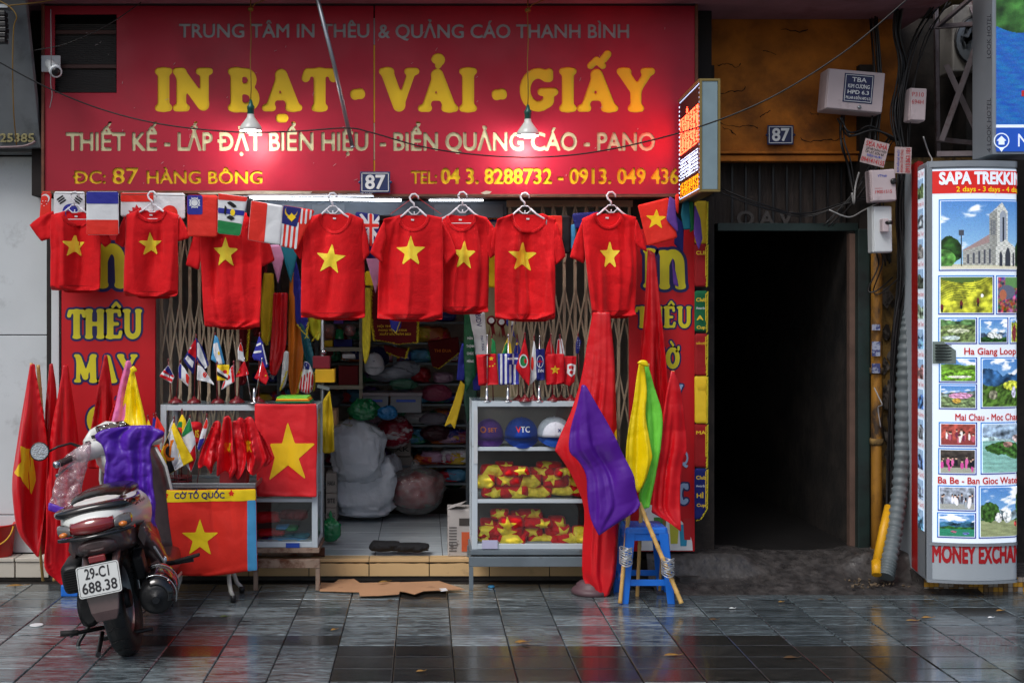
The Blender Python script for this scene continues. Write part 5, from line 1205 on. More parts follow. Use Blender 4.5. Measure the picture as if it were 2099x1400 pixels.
ml=[[(578+10*k,455),(583+10*k,456),(577+10*k,520),(572+10*k,520)]for k in range(4)]+[[(618+9*k,425),(622+9*k,425),(619+9*k,460),(615+9*k,460)]for k in range(3)]
flag('striped flag with navy corner, crescent and yellow sun',[(581,421),(645,431),(608,512),(571,504)],7.12,FL['red'],[(ml,FL['white'],'stripe'),([[(570,410),(620,420),(608,466),(570,456)]],FL['navy'],'canton'),([circ(597,434,13)],FL['gold'],'crescent'),([circ(598,431,12)],FL['navy'],'crescent_cut'),([starp(598,446,10,n=12,inner=.5)],FL['yellow'],'sun')],group=GB,seed=11)
uk=[[(757,436),(763,436),(763,505),(757,505)],[(740,459),(780,459),(780,466),(740,466)]]
flag('blue flag with a red and white crossed union design between two shirts',[(728,434),(779,440),(772,530),(740,530)],7.22,FL['navy'],[([[(754,436),(766,436),(766,500),(754,500)],[(738,455),(782,455),(782,469),(738,469)],[(736,440),(742,438),(782,492),(776,496)],[(778,440),(784,442),(742,498),(736,492)]],FL['white'],'cross'),(uk,FL['red'],'cross')],group=GB,seed=12)
flag('red and black flag glimpsed beside the wide shirt',rect(1120,442,1170,520),7.21,FL['black'],[([rect(1110,440,1152,530)],FL['red'],'stripe'),([rect(1110,430,1128,452)],FL['yellow'],'stripe')],group=GB,seed=13)
flag('royal blue flag peeping out above the narrow-star shirt',[(1172,438),(1232,434),(1228,460),(1180,470)],7.2,FL['navy'],group=GB,seed=14)
flag('small bright blue flag strip beside a red sleeve',[(1168,462),(1182,458),(1178,510),(1168,512)],7.215,FL['sky'],group=GB,seed=15)
flag('red flag with a yellow star pinned slanting at the row end',[(1307,421),(1371,405),(1389,488),(1328,505)],7.12,FL['red'],[([starp(1345,450,23,rot=.05)],FL['yellow'],'star')],group=GB,seed=16,fold=.01)
flag('purple satin strip hanging by the LED board',[(1372,402),(1384,410),(1386,440),(1392,480),(1376,462),(1366,450)],7.1,FL['violet'],group=GB,seed=17)
flag('red flag corner tucked behind the purple strip',[(1384,398),(1393,398),(1391,440),(1384,430)],7.14,FL['red'],group=GB,seed=18)
flag('teal flag strip in the shade beside the yellow hanging',[(1400,408),(1412,412),(1416,470),(1402,472),(1396,440)],7.2,FL['teal'],group=GB,seed=19)
flag('dark green flag strip in the shade of the LED board',[(1412,405),(1420,412),(1424,470),(1414,478)],7.22,FL['green'],group=GB,seed=20)
flag('deep violet flag strip hanging lowest near the alley',[(1424,416),(1436,450),(1440,490),(1432,514),(1422,480)],7.2,FL['violet'],group=GB,seed=22)
flag('dark blue strip flag falling over the IN sign',[(1384,440),(1402,460),(1400,520),(1382,500)],7.25,FL['navy'],group=GB,seed=23)
flag('small magenta pennant over the second vertical sign',[(1376,515),(1392,590),(1380,582)],7.28,FL['violet'],group=GB,seed=24)
# --- big drapes and flags on poles
def drape(label,outline,d,m,fold=.03,ff=30,seed=1,crease=.003,cf=8,star_=None,name='flag',cat='flag',thick=.006,slant=0,parts=(),group=None,smooth=3,vg=.8,bulge=.0,nf=4,conv=.26,grid=0,gs=.11):
 c=Cloth(outline,d,thick=thick,edge=.014,conv=conv,nf=nf,grid=grid,gs=gs,fold=fold*.3,ffreq=ff,seed=seed,res=.0085,smooth=smooth,crease=crease,cfreq=cf,slant=slant,vgrow=vg,bulge=bulge)
 t=thing(name,label,cat,W(sum(p[0]for p in outline)/len(outline),max(p[1]for p in outline),d),group)
 c.build('cloth',m,t)
 for polys,mm,nm in parts:c.patch(nm,polys,mm,t,off=.0025)
 return c,t
m_bam=mat('bamboo',(206,166,96),.5,var=.2,vscale=20,dirt=(110,76,40),dscale=12,dlo=.6,dhi=.8,stretch=(1,1,.4))
def bamboo(t,A,B,r,nm='pole'):
 g=MB();n=9;pts=[];rr=[]
 for k in range(n):
  for u,q in((0,1.0),(.12,.9),(.88,.9)):
   s_=(k+u)/n;pts.append(A.lerp(B,s_));rr.append(r*(1.18 if u==0 else 1))
 pts.append(B);rr.append(r);g.tube(pts,rr,9);return g.build(nm,m_bam,t)
c,t=drape('tall red flag with part of a yellow star, outermost by the bucket',[(61,748,1),(70,745,1),(79,800),(92,870),(97,930),(93,1000),(88,1060),(78,1145,1),(58,1118),(38,1088),(31,1040),(28,980),(38,900),(50,820)],7.0,SRED,seed=3,ff=34,slant=.15,parts=[([[(53,909),(54,943),(34,967),(53,973),(63,1015),(70,985),(67,922)]],mat('star_yellow',(246,200,20),.5),'star')])
MB().tube([W(64,744,7.03),W(70,1000,7.06),W(88,1190,7.1)],.009,8).build('pole',m_bam,t)
drape('narrow red flag half hidden behind the bamboo pole',[(101,747,1),(108,744,1),(114,800),(118,900),(112,1000),(100,1120),(82,1138,1),(78,1080),(88,1000),(90,850)],7.1,SRED2,seed=4,ff=40)  # ordinary red flag; its shade is put into the darker satin colour
c,t=drape('wide red flag gathered behind the scooter mirror',[(130,749,1),(138,748,1),(144,800),(152,880),(156,960),(160,1060),(160,1198),(135,1206,1),(112,1180),(96,1158),(100,1090),(98,1000),(104,900),(118,820)],7.04,SRED,seed=5,ff=36)
t=thing('bamboo_pole','bare bamboo pole standing among the red flags','pole',W(112,1190,7.08));bamboo(t,W(112,1190,7.08),W(78,748,7.08),.011)
drape('dark red furled flag in front of the letters MAY',[(214,727,1),(219,727,1),(226,780),(232,850),(236,950),(180,960,1),(183,890),(200,800)],7.12,SRED2,seed=6,ff=40)
drape('red flag furled just behind the pink one',[(249,768,1),(256,770,1),(262,860),(262,940),(205,950,1),(215,880),(236,820)],7.1,SRED,seed=7,ff=40)
drape('pink satin flag furled next to the yellow one',[(258,740,1),(266,738,1),(270,760),(266,830),(262,880),(250,900),(224,886,1),(236,830),(246,780)],7.04,SPNK,seed=8,ff=40)
c,t=drape('bright yellow satin flag above the purple raincoat',[(266,762,1),(272,756),(278,770),(288,810),(298,850),(304,890),(270,886),(234,884,1),(246,835),(258,790)],7.0,SYEL,seed=9,ff=26,fold=.02)
MB().tube([W(258,742,7.06),W(276,890,7.1),W(290,1190,7.15)],.008,8).build('pole',m_bam,t)
Cloth([(266,756,1),(274,750),(281,760),(274,764),(270,772)],6.98,thick=.008,edge=.01,res=.006).build('knot',SYEL,t)
c,t=drape('very tall red flag standing beside the cap cabinet, reaching the pavement',[(1216,640,1),(1250,640,1),(1258,720),(1262,800),(1266,900),(1270,1000),(1268,1100),(1262,1180),(1250,1218,1),(1236,1223),(1214,1208),(1197,1188),(1196,1120),(1199,1045),(1180,990),(1158,950),(1139,925,1),(1152,890),(1172,845),(1192,780),(1206,700)],6.96,SRED,seed=12,ff=22,conv=.2,nf=2.6,grid=.006,gs=.16,fold=.045,crease=.006,cf=7,slant=-.1,parts=[([[(1256,896),(1264,878),(1268,905),(1262,915)]],MATS['star_yellow'],'star')])
MB().tube([W(1222,1205,7.02),W(1224,900,7.04),W(1228,640,7.08)],.011,10).build('pole',m_steel,t)
c0=W(1212,1213,7.05);c0 .z=0
MB().lathe([(.115,0.001),(.118,.02),(.105,.035),(.09,.04),(.088,.055),(.07,.07),(.05,.075),(.045,.095),(.02,.1)],c0,n=28).build('stand_base',mat('dull_brown_plastic',(88,66,72),.5,var=.15),t)
drape('dark red flag rolled down in front of the THEU letters',[(1328,510,1),(1342,520,1),(1350,600),(1360,700),(1368,790),(1372,900),(1350,960),(1318,900),(1312,800),(1318,700),(1324,600)],7.18,SRED2,seed=13,ff=38)
c,t=drape('purple satin flag on a bamboo stick tied to the blue stool',[(1193,788,1),(1201,790,1),(1222,828),(1242,862),(1262,900),(1274,925),(1284,945),(1298,975),(1303,1005),(1312,1034,1),(1303,1046),(1272,1068),(1228,1098,1),(1212,1065),(1205,1020),(1203,975),(1186,945),(1168,925),(1171,880),(1184,830)],6.70,SPUR,seed=14,ff=26,conv=.13,nf=2.6,grid=.010,fold=.035,crease=.006,cf=8,slant=.5)
bamboo(t,W(1397,1236,6.62),W(1310,1030,6.76),.0125,'stick')
c,t=drape('yellow satin flag held over the blue stool',[(1311,742,1),(1321,744,1),(1327,800),(1324,850),(1331,900),(1337,936,1),(1322,985),(1308,1011,1),(1291,978),(1282,940),(1287,885),(1298,830),(1305,780)],6.84,SYEL,seed=15,ff=28,conv=.14,nf=2,grid=.009,crease=.006,cf=9)
bamboo(t,W(1271,1236,6.76),W(1318,742,7.02),.0115,'stick')
c,t=drape('lime green satin flag between the yellow and red ones',[(1318,741,1),(1330,752,1),(1344,800),(1358,848),(1356,900),(1347,960),(1337,1012),(1331,1040,1),(1317,1044,1),(1309,1014),(1322,984),(1330,936),(1322,870),(1322,800)],6.90,SGRN,seed=16,ff=30,conv=.14,nf=2,grid=.009,crease=.006,cf=9)
bamboo(t,W(1306,1226,6.98),W(1328,745,6.96),.0105,'stick')
Cloth([(1306,744,1),(1314,738),(1326,740),(1330,752,1),(1318,750)],6.82,thick=.008,edge=.01,res=.006).build('knot',SYEL,t)
c,t=drape('red satin flag with draped fold beside the lime one',[(1376,760,1),(1384,762,1),(1396,800),(1406,870),(1410,918),(1402,950),(1396,1000),(1396,1090,1),(1370,1070),(1335,1050,1),(1340,980),(1350,900),(1358,850),(1366,800)],6.92,SRED,seed=17,ff=28,conv=.16,nf=2.6,grid=.007,crease=.006,cf=8)
MB().tube([W(1380,760,6.96),W(1366,1000,6.98),W(1352,1210,7.0)],.009,8).build('pole',m_bam,t)
t=thing('plastic_stool','bright blue plastic stool with flag sticks wired to its legs','stool',W(1327,1237,6.80))
cx=W(1327,0,6.8).x;cy=6.80-7.5+.13;m_bl=mat('blue_plastic',(18,110,215),.35,var=.05,coat=.2,dirt=(40,90,150),dscale=12,dlo=.66,dhi=.85)
H_=.425;w0,w1=.118,.152
g=MB();rings=[]
for z,w_ in((H_-.035,w0+.004),(H_-.008,w0),(H_,w0-.008)):
 rings.append([Vector((cx+sx*(w_-a),cy+sy*(w_-b_),z))for sx,sy,a,b_ in((-1,-1,.015,0),(1,-1,.015,0),(1,-1,0,.015),(1,1,0,.015),(1,1,.015,0),(-1,1,.015,0),(-1,1,0,.015),(-1,-1,0,.015))])
g.loft(rings,True,False);g.build('seat',m_bl,t,bevel=.003)
for i in range(7):MB().box((cx-.075+.025*i,cy,H_+.0012),(.010,.19,.0022)).build('seat_ridge',m_bl,t)
for sx in(-1,1):
 for sy in(-1,1):
  g=MB();o=lambda w_,z,a,b_:Vector((cx+sx*(w_-a),cy+sy*(w_-b_),z));th=.042
  for a0,b0,a1,b1 in((0,0,th,.006),(0,0,.006,th)):
   g.loft([[o(w1,.0,a0,b0),o(w1,.0,a1,b0),o(w1,.0,a1,b1),o(w1,.0,a0,b1)],[o(w0+.003,H_-.034,a0,b0),o(w0+.003,H_-.034,a1+.012*(a1>.01),b0),o(w0+.003,H_-.034,a1+.012*(a1>.01),b1+.012*(b1>.01)),o(w0+.003,H_-.034,a0,b1+.012*(b1>.01))]],True,False)
  g.build('leg',m_bl,t,bevel=.002)
for ang in range(4):
 q=Matrix.Rotation(ang*pi/2,3,'Z');cc=Vector((cx,cy,0))
 for z0,z1 in((.10,.135),(H_-.075,H_-.036)):
  wz=lambda z:w1+(w0+.003-w1)*z/(H_-.034)
  pts=[q@Vector((-wz(z0)+.03,-wz(z0)+.0075,z0))+cc,q@Vector((wz(z0)-.03,-wz(z0)+.0075,z0))+cc,q@Vector((wz(z1)-.03,-wz(z1)+.0075,z1))+cc,q@Vector((-wz(z1)+.03,-wz(z1)+.0075,z1))+cc]
  MB().prism(pts,q@Vector((0,.006,0))).build('crossbar' if z0<.2 else 'apron',m_bl,t,bevel=.002)
m_tie=mat('silver_tie',(180,184,188),.35,.5)
for px_,py_,dd,tl_,sz in((1283,1140,6.72,'silver wire wrapping a bamboo stick to the stool leg near the tall flag',13),(1369,1162,6.66,'thick silver tape wrap holding the slanted stick to the stool leg',13)):
 g=MB()
 for k in range(12):
  y=py_+(-16+2.9*k);z=W(px_,y,dd)
  g.tube([W(px_+sz*math.cos(a),y+3*math.sin(a*2+k),dd)+Vector((0,.035*math.sin(a),0))for a in[2*pi*j/14 for j in range(15)]],.0032,5)
 tag(g.build('wire_wrap',m_tie),tl_,'wire');bpy.context.view_layer
 # --- display cabinets
m_al=mat('cabinet_frame',(196,208,216),.38,var=.05,dirt=(110,104,96),dscale=10,dlo=.64,dhi=.8)
m_glass=thin_glass('cabinet_glass',(250,253,253),.05)
m_stand=mat('grey_painted_steel',(112,124,132),.5,.2,var=.15,dirt=(74,60,46),dscale=7,dlo=.58,dhi=.75)
m_rst=mat('rusty_steel',(150,128,112),.7,.1,var=.3,dirt=(92,50,28),dscale=9,dlo=.46,dhi=.6)
m_ins=mat('cabinet_inner',(110,104,100),.7)
def cabinet(label,x0,x1,y0,y1,d,dep,shelves,stand,m_st,xa,xb):
 A=W(x0,y0,d);B=W(x1,y1,d);t=thing('display_cabinet',label,'cabinet',Vector(((A.x+B.x)/2,A.y+dep/2,0)))
 X0,X1,Z0,Z1,Y0,Y1=A.x,B.x,B.z,A.z,A.y,A.y+dep;f=.034
 for x in(X0,X1-f):
  for y in(Y0,Y1-f):MB().box2((x,y,Z0),(x+f,y+f,Z1)).build('corner_post',m_al,t,bevel=.002)
 for z in(Z0,Z1-f):
  for y in(Y0+.001,Y1-f-.001):MB().box2((X0+f,y,z+.001),(X1-f,y+f,z+f-.001)).build('rail',m_al,t,bevel=.002)
  for x in(X0+.001,X1-f-.001):MB().box2((x,Y0+f,z+.001),(x+f,Y1-f,z+f-.001)).build('rail',m_al,t,bevel=.002)
 for ys in shelves:
  z=W(0,ys,d).z;MB().box2((X0+.004,Y0+.002,z-.02),(X1-.004,Y0+.022,z+.002)).build('shelf_edge',m_al,t,bevel=.0015);MB().box2((X0+.006,Y0+.023,z-.01),(X1-.006,Y1-.01,z)).build('shelf',mat('shelf_board',(150,158,160),.5),t)
 MB().box2((X0+.006,Y0+f,Z0+f),(X1-.006,Y1-.01,Z0+f+.006)).build('shelf',MATS['shelf_board'],t)
 MB().box2((X0+.01,Y1-.008,Z0+.01),(X1-.01,Y1-.003,Z1-.01)).build('back_panel',m_ins,t)
 MB().box2((X0+f-.004,Y0+.010,Z0+f-.004),(X1-f+.004,Y0+.013,Z1-f+.004)).build('front_glass',m_glass,t)
 MB().box2((X0+.001,Y0+.001,Z1+.0005),(X1-.001,Y1-.001,Z1+.006)).build('top_glass',m_glass,t)
 for x in(X0+.006,X1-.009):MB().box2((x,Y0+f,Z0+f),(x+.003,Y1-f,Z1-f)).build('side_glass',m_glass,t)
 MB().box2((X0-.01,Y0-.012,Z0-.03),(X1+.01,Y1,Z0-.002)).build('base_tray',m_st,t,bevel=.003)
 sy0,sy1=stand;zA,zB=W(0,sy0,d).z,W(0,sy1,d).z
 sx0,sx1=W(xa,0,d).x,W(xb,0,d).x
 MB().box2((sx0,Y0-.02,zB),(sx1,Y0+.015,zA)).build('stand_rail',m_st,t,bevel=.003)
 MB().box2((sx0+.002,Y1-.02,zB),(sx1-.002,Y1+.01,zA)).build('stand_rail',m_st,t,bevel=.003)
 for x in(sx0,sx1-.026):
  for y in(Y0-.018,Y1-.02):
   MB().box2((x+.001,y,.004 if y<-.08 else FZ),(x+.026,y+.026,zB-.001)).build('leg',m_st,t,bevel=.002)
 return t,X0,X1,Z0,Z1,Y0,Y1
cL,LX0,LX1,LZ0,LZ1,LY0,LY1=cabinet('white framed glass cabinet with a big star flag hung over its front',329,651,830,1122,7.12,.36,(1022,),(1145,1163),m_rst,520,656)
cR,RX0_,RX1_,RZ0,RZ1,RY0,RY1=cabinet('white framed glass cabinet holding caps and folded star shirts',967,1262,822,1126,7.12,.36,(917,1024),(1140,1160),m_stand,961,1268)
MB().box2(W(988,1124,7.115),W(1020,1107,7.11)).build('paper_tag',mat('lilac_tag',(190,190,220),.6),cR)
MB().box2(W(586,1122,7.115),W(614,1113,7.11)).build('blue_sticker',m_bluep,cL)
MB().box2(W(971,950,7.117),W(979,840,7.114)).build('tape',mat('peeling_tape',(200,206,210),.4),cR)
# --- folded shirts
def bundle(label,cx,cy,w,h,d,seed,m=None,star=True,grp='folded star shirts in the cabinet',cat='folded shirt',name='folded_shirt',rot=0):
 rr=random.Random(seed);n=9
 o=[(cx+w/2*math.copysign(abs(math.cos(a))**.55,math.cos(a))*rr.uniform(.86,1.05),cy+h/2*math.copysign(abs(math.sin(a))**.55,math.sin(a))*rr.uniform(.85,1.05))for a in[2*pi*(k+.3)/n for k in range(n)]]
 c=Cloth(o,d,thick=.03,edge=.022,fold=.006,ffreq=60,seed=seed,res=.006,smooth=3,crease=.018,cfreq=26,bulge=.03)
 t=thing(name,label,cat,W(cx,cy+h/2,d),grp)
 c.build('cloth',m or RED,t)
 if star:
  k=rr.random()
  if k<.6:c.patch('star_print',[starp(cx+rr.uniform(-.2,.2)*w,cy+rr.uniform(-.3,.25)*h,min(w*.42,h*.75)*rr.uniform(.85,1.15),rr.uniform(-.5,.5))],STAR,t,off=.002,res=.005)
  else:c.patch('star_print',[[(cx-w*rr.uniform(.1,.5),cy-h*.4),(cx+w*.1,cy-h*.5),(cx+w*rr.uniform(.2,.45),cy+h*.1),(cx+w*.1,cy+h*.5),(cx-w*.45,cy+h*.35)]],STAR,t,off=.002,res=.005)
 return t
k=0;ORD=['first','second','third','fourth','fifth']
def pile(rows,d0,sh):
 global k
 for j,(y,h,xs)in enumerate(rows):
  for i,(x,w)in enumerate(xs):k+=1;bundle('folded star shirt, %s from the post, %s layer of the %s cabinet shelf'%(ORD[i],('bottom','second','third','top')[j],sh),x+R.uniform(-5,5),y+R.uniform(-3,2),w*R.uniform(1.0,1.35),h*R.uniform(1.1,1.5),d0+R.uniform(-.03,.05),300+k)
pile([(1006,24,[(1005,44),(1050,52),(1103,58),(1158,56),(1198,44)]),(985,22,[(998,40),(1040,50),(1090,50),(1140,52),(1186,48)]),(967,20,[(1010,50),(1062,44),(1112,48),(1160,44),(1200,30)]),(956,14,[(1035,40),(1128,44)])],7.2,'middle')
pile([(1103,20,[(1000,44),(1052,60),(1112,56),(1160,50),(1200,44)]),(1089,20,[(1000,46),(1042,46),(1088,44),(1140,50),(1188,36)]),(1074,20,[(1002,40),(1050,56),(1098,48),(1140,34)]),(1056,20,[(1062,48),(1022,34),(1090,40)])],7.2,'lowest')
for i,(x,y,w,h,c,lb)in enumerate(((548,1060,54,26,'crimson','dark red packet lying on the top of the low cabinet pile'),(600,1055,64,24,'maroon','maroon folded cloth in clear film at the pile top'),(590,1082,44,14,'green','dark green folded cloth in the middle of the pile'),(556,1092,60,16,'crimson','red folded cloth packet near the pile bottom'),(580,1080,30,12,'sky','light blue folded cloth poking out of the pile'),(608,1098,58,10,'teal','teal folded packet under the blue one'),(590,1104,84,9,'sky','long pale blue packet at the bottom of the cabinet'),(552,1106,40,10,'violet','violet folded cloth in the bottom corner'))):
 bundle(lb,x,y,w,h,7.2+.01*(i%3),500+i,m=FL[c],star=False,grp=None,cat='folded cloth',name='folded_cloth')
def cap(label,cx,cy,w,h,m,mb,d,logo):
 t=thing('cap',label,'cap',W(cx,cy+h/2,d));c=W(cx,cy+h*.18,d);r=S(w/2,d);hz=S(h*.62,d)
 g=MB();prof=[(r*math.cos(a)**.8 if a<1.57 else.001,hz*math.sin(a))for a in[pi/2*k/9 for k in range(10)]]
 g.lathe(prof,c,n=24);g.build('crown',m,t)
 for k in range(6):
  a0=k*pi/3+.5;MB().tube([c+Vector((r*1.004*math.cos(a)**.8*math.cos(a0)if a<1.57 else 0,r*1.004*math.cos(a)**.8*math.sin(a0)if a<1.57 else 0,hz*1.004*math.sin(a)))for a in[pi/2*j/8 for j in range(9)]],.0012,4).build('seam',m,t)
 MB().sphere(c+Vector((0,0,hz)),.006,8,6).build('button',m,t)
 g=MB();n=13;top=[];bot=[]
 for k in range(n):
  a=pi+pi*k/(n-1);u=math.cos(a);v=math.sin(a)
  top.append(c+Vector((r*.97*u,r*.6*v*.97,.004+.012*(-v))));bot.append(c+Vector((r*1.02*u,r*.3+r*1.35*v,-.03*(-v)-S(h*.14,d)*(1-u*u))))
 g.loft([top,bot,[q+Vector((0,.006,-.004))for q in bot],[q+Vector((0,.004,-.006))for q in top]],False,True,closed=False);g.build('brim',mb,t);MB().tube([q+Vector((0,-.002,.001))for q in top],.0016,4).build('brim_seam',m_black,t);MB().tube(bot,.0022,5).build('brim_edge',mb,t)
 fy=c.y-r*.98
 for body,x0,x1,zz,cp,mm in logo:
  v,f=text_mesh(body,.02);v=v.copy();a,b_=v[:,0].min(),v[:,0].max();vv=[]
  for q in v:
   x=c.x+r*(x0+(x1-x0)*(q[0]-a)/(b_-a));z=c.z+hz*(zz+q[1]/cap_h()*cp);s_=math.asin(min(.95,(z-c.z)/hz));rr_=r*math.cos(s_)**.8
   vv.append((x,c.y-math.sqrt(max(rr_**2-(x-c.x)**2,.0001))-.002,z))
  me=bpy.data.meshes.new('logo');me.from_pydata(vv,[],f);link('logo',me,mm,t)
 return t
cap('purple cap with orange SET lettering on the cabinet shelf',1002,886,62,62,cloth('cap_purple',(88,50,130)),cloth('cap_purple2',(110,60,150)),7.24,[('SET',-.1,.5,.38,.2,FL['orange']),('O',-.6,-.22,.34,.3,FL['orange'])])
cap('royal blue cap with a red white and green emblem',1069,884,70,64,cloth('cap_blue',(20,60,150)),MATS['cap_blue'],7.22,[('V',-.4,-.1,.3,.3,FL['red']),('TC',-.12,.42,.32,.28,FL['white'])])
cap('white cap with navy brim beside the blue cap',1136,882,72,62,cloth('cap_white',(206,210,220)),cloth('cap_navybrim',(24,74,160)),7.2,[('x',.1,.3,.3,.22,FL['navy'])])
# --- folding table with national flag cloth
t=thing('folding_table','small folding table with a steel tray top and curved white legs','table',W(424,1235,6.78))
TA,TB=W(322,1001,6.82),W(524,990,6.82)
MB().box2((TA.x,TA.y,TA.z),(TB.x,TA.y+.36,TA.z+.014)).build('tray',m_steel,t,bevel=.004)
for a,b_ in(((TA.x,TA.y-.004,TA.z+.0145),(TB.x,TA.y+.004,TA.z+.03)),((TA.x,TA.y+.352,TA.z+.0145),(TB.x,TA.y+.36,TA.z+.03)),((TA.x-.003,TA.y+.0045,TA.z+.0145),(TA.x+.005,TA.y+.351,TA.z+.03)),((TB.x-.005,TA.y+.0045,TA.z+.0145),(TB.x+.003,TA.y+.351,TA.z+.03))):MB().box2(a,b_).build('rim',m_steel,t,bevel=.002)
m_leg=mat('chipped_white_tube',(186,186,180),.45,var=.1,dirt=(110,90,70),dscale=14,dlo=.6,dhi=.75)
for s_,xt,xb in((0,372,350),(0,468,478),(1,368,356),(1,475,496)):
 d0=6.86 if not s_ else 7.08
 zt_=.60;A=W(xt,1180,d0);B=W(xb,1236 if not s_ else 1212,6.82 if not s_ else 7.05);B.z=.012
 MB().tube([Vector((A.x,A.y,zt_)),Vector((A.x,A.y,.2)),Vector((A.x+(B.x-A.x)*.15,A.y-.005,.12)),Vector((A.x+(B.x-A.x)*.5,(A.y+B.y)/2,.06)),B+Vector((0,0,.02))],.0125,10).build('leg',m_leg,t)
 MB().tube([B+Vector((0,0,.03)),B-Vector((0,0,.008))],.016,10).build('foot_cap',m_black,t)
MB().tube([Vector((W(372,0,6.86).x,W(0,0,6.86).y,.17)),Vector((W(468,0,6.86).x,W(0,0,6.86).y,.17))],.010,8).build('crossbar',m_leg,t)
c=Cloth([(321,1003,1),(400,1004),(524,1002,1),(525,1060),(526,1120),(527,1170,1),(495,1173),(450,1179),(400,1181),(344,1177,1),(336,1110),(328,1050)],6.79,thick=.004,edge=.01,fold=.014,ffreq=16,seed=8,res=.0095,smooth=2,crease=.007,cfreq=7,conv=.05,nf=2)
t=thing('table_flag','flag cloth reading CO TO QUOC over the front of the small table','flag',W(424,1180,6.79));c.build('cloth',FL['red'],t)
c.patch('yellow_band',[[(315,995),(530,995),(530,1026),(490,1027),(320,1029)]],FL['yellow'],t,off=.0018)
c.patch('blue_edge',[[(506,1026),(530,1025),(530,1180),(507,1180)]],FL['sky'],t,off=.0019)
c.star(410,1104,41,FL['yellow'],t,sx=.98);c.star(340,1014,9.5,FL['red'],t,off=.003);c.star(474,1011,9.5,FL['red'],t,off=.003)
v,f=text2d('CỜ TỔ QUỐC',358,460,1021,11.5,.03)
x=np.array([W(a,b_,6.79).x for a,b_ in v]);z=np.array([W(a,b_,6.79).z for a,b_ in v]);y=c.front(x,z,.0032)
me=bpy.data.meshes.new('lettering');me.from_pydata([tuple(q)for q in zip(x,y,z)],[],f);link('lettering',me,FL['navy'],t)
c=Cloth([(522,827,1),(585,829),(648,828,1),(650,900),(648,960),(649,1019,1),(590,1018),(526,1018,1),(526,960),(523,900)],7.08,thick=.004,edge=.01,fold=.012,ffreq=20,seed=5,res=.0095,smooth=2,crease=.010,cfreq=7,conv=.05,nf=2.4)
t=thing('hung_flag','big red flag with large yellow star hung over the cabinet front','flag',W(585,1018,7.08));c.build('cloth',mat('bright_red_flag',(226,26,36),.55,var=.06,bump=.15,bscale=40),t)
c.patch('star',[[(589,864),(604,909),(647,909),(612,940),(627,983),(590,954),(551,985),(563,938),(553,909),(578,909)]],MATS['star_yellow'],t)
for i,(m,nm)in enumerate(((FL['green'],'teal'),(FL['orange'],'orange'),(SYEL,'yellow'),(SGRN,'lime green'))):
 A=W(564+i,826-i*3.4,7.2);B=W(636-2*i,823-i*3.4,7.2)
 tag(MB().box2((A.x,-.30,LZ1+.008+i*.0085),(B.x,-.08,LZ1+.0155+i*.0085)).build('folded_cloth',m,bevel=.003),nm+' folded cloth in the flat stack on the cabinet corner','folded cloth','flat folded cloths')
 # --- desk flags
m_maroon=mat('lacquer_red',(110,16,26),.3,coat=.4);m_chrome=mat('chrome',(200,204,208),.15,1.0,var=0)
def deskflag(label,bx,by,tx,ty,d,outline,m,patches=(),base=True,seed=1,r=.0032,pm=None,bd=None,wood=True):
 z0=None
 t=thing('desk_flag',label,'desk flag',W(bx,by,d));pm=pm or m_maroon
 A=W(bx,by,d);
 MB().tube([A,W(tx,ty,d)],r,6).build('pole',pm,t);q=W(tx,ty,d)
 MB().lathe([(.003,0),(.006,.004),(.004,.009),(.0015,.016)],q,n=8).build('finial',pm,t)
 if base:
  if wood:MB().lathe([(.042,0),(.043,.006),(.036,.010),(.034,.016),(.025,.022),(.012,.028),(.008,.04)],A,n=20).build('base',m_maroon,t)
  else:MB().lathe([(.045,0),(.045,.004),(.012,.008),(.009,.05),(.006,.09)],A,n=20).build('base',m_chrome,t)
 c=Cloth(outline,d-.006,thick=.002,edge=.004,fold=.006,ffreq=90,seed=seed,res=.006,smooth=1,conv=.12,nf=1.6,crease=.003,cfreq=30);c.build('cloth',m,t)
 for i,(pl,mm,nm)in enumerate(patches):c.patch(nm,pl,mm,t,off=.0014+.0008*i,res=.005)
 return t
F=FL;dz=7.17
def topz(y):return y
deskflag('tiny striped flag with navy corner on the cabinet top',352,826,345,740,dz,[(345,748),(358,772),(352,786),(326,771),(336,758)],F['white'],[([[(326,771),(330,766),(355,778),(352,783)],[(333,762),(337,758),(358,770),(356,774)],[(340,754),(343,750),(351,762),(350,764)]],F['crimson'],'stripe'),([[(345,748),(356,766),(348,770),(338,757)]],F['navy'],'canton')],base=False,seed=3)
deskflag('small blue white red flag leaning on the cabinet top',360,826,369,742,dz,[(369,744),(380,757),(389,773),(386,793),(366,775),(365,755)],F['white'],[([[(360,740),(372,745),(371,776),(360,776)]],F['blue'],'stripe'),([[(381,765),(392,770),(390,795),(382,782)]],F['red'],'stripe')],seed=4)
deskflag('tall flag with blue and white stripes and red triangle with a star',398,826,402,690,dz+.02,[(402,692),(414,712),(427,748),(419,758),(403,740),(396,768),(376,738),(388,715)],F['navy'],[([[(404,700),(408,704),(424,752),(420,757),(404,730)],[(385,728),(397,742),(395,755),(380,735)]],F['white'],'stripe'),([[(402,692),(402,736),(386,722),(392,708)]],F['crimson'],'triangle'),([starp(391,713,4)],F['white'],'star')],seed=5)
deskflag('small white flag with a red disc on the cabinet top',410,826,405,743,dz,[(405,748),(414,752),(424,766),(440,790),(422,782),(404,779)],F['white'],[([circ(420,768,4,ry=6)],F['red'],'disc')],base=False,seed=6)
deskflag('light blue and white flag with a small sun on the tall red pole',447,826,441,686,dz+.02,[(440,686),(447,692),(453,712),(461,747),(446,747),(432,737),(436,710)],F['sky'],[([[(437,705),(446,702),(457,748),(448,748),(438,724)]],F['white'],'stripe'),([circ(449,724,2.5,ry=4)],F['gold'],'sun')],seed=7)
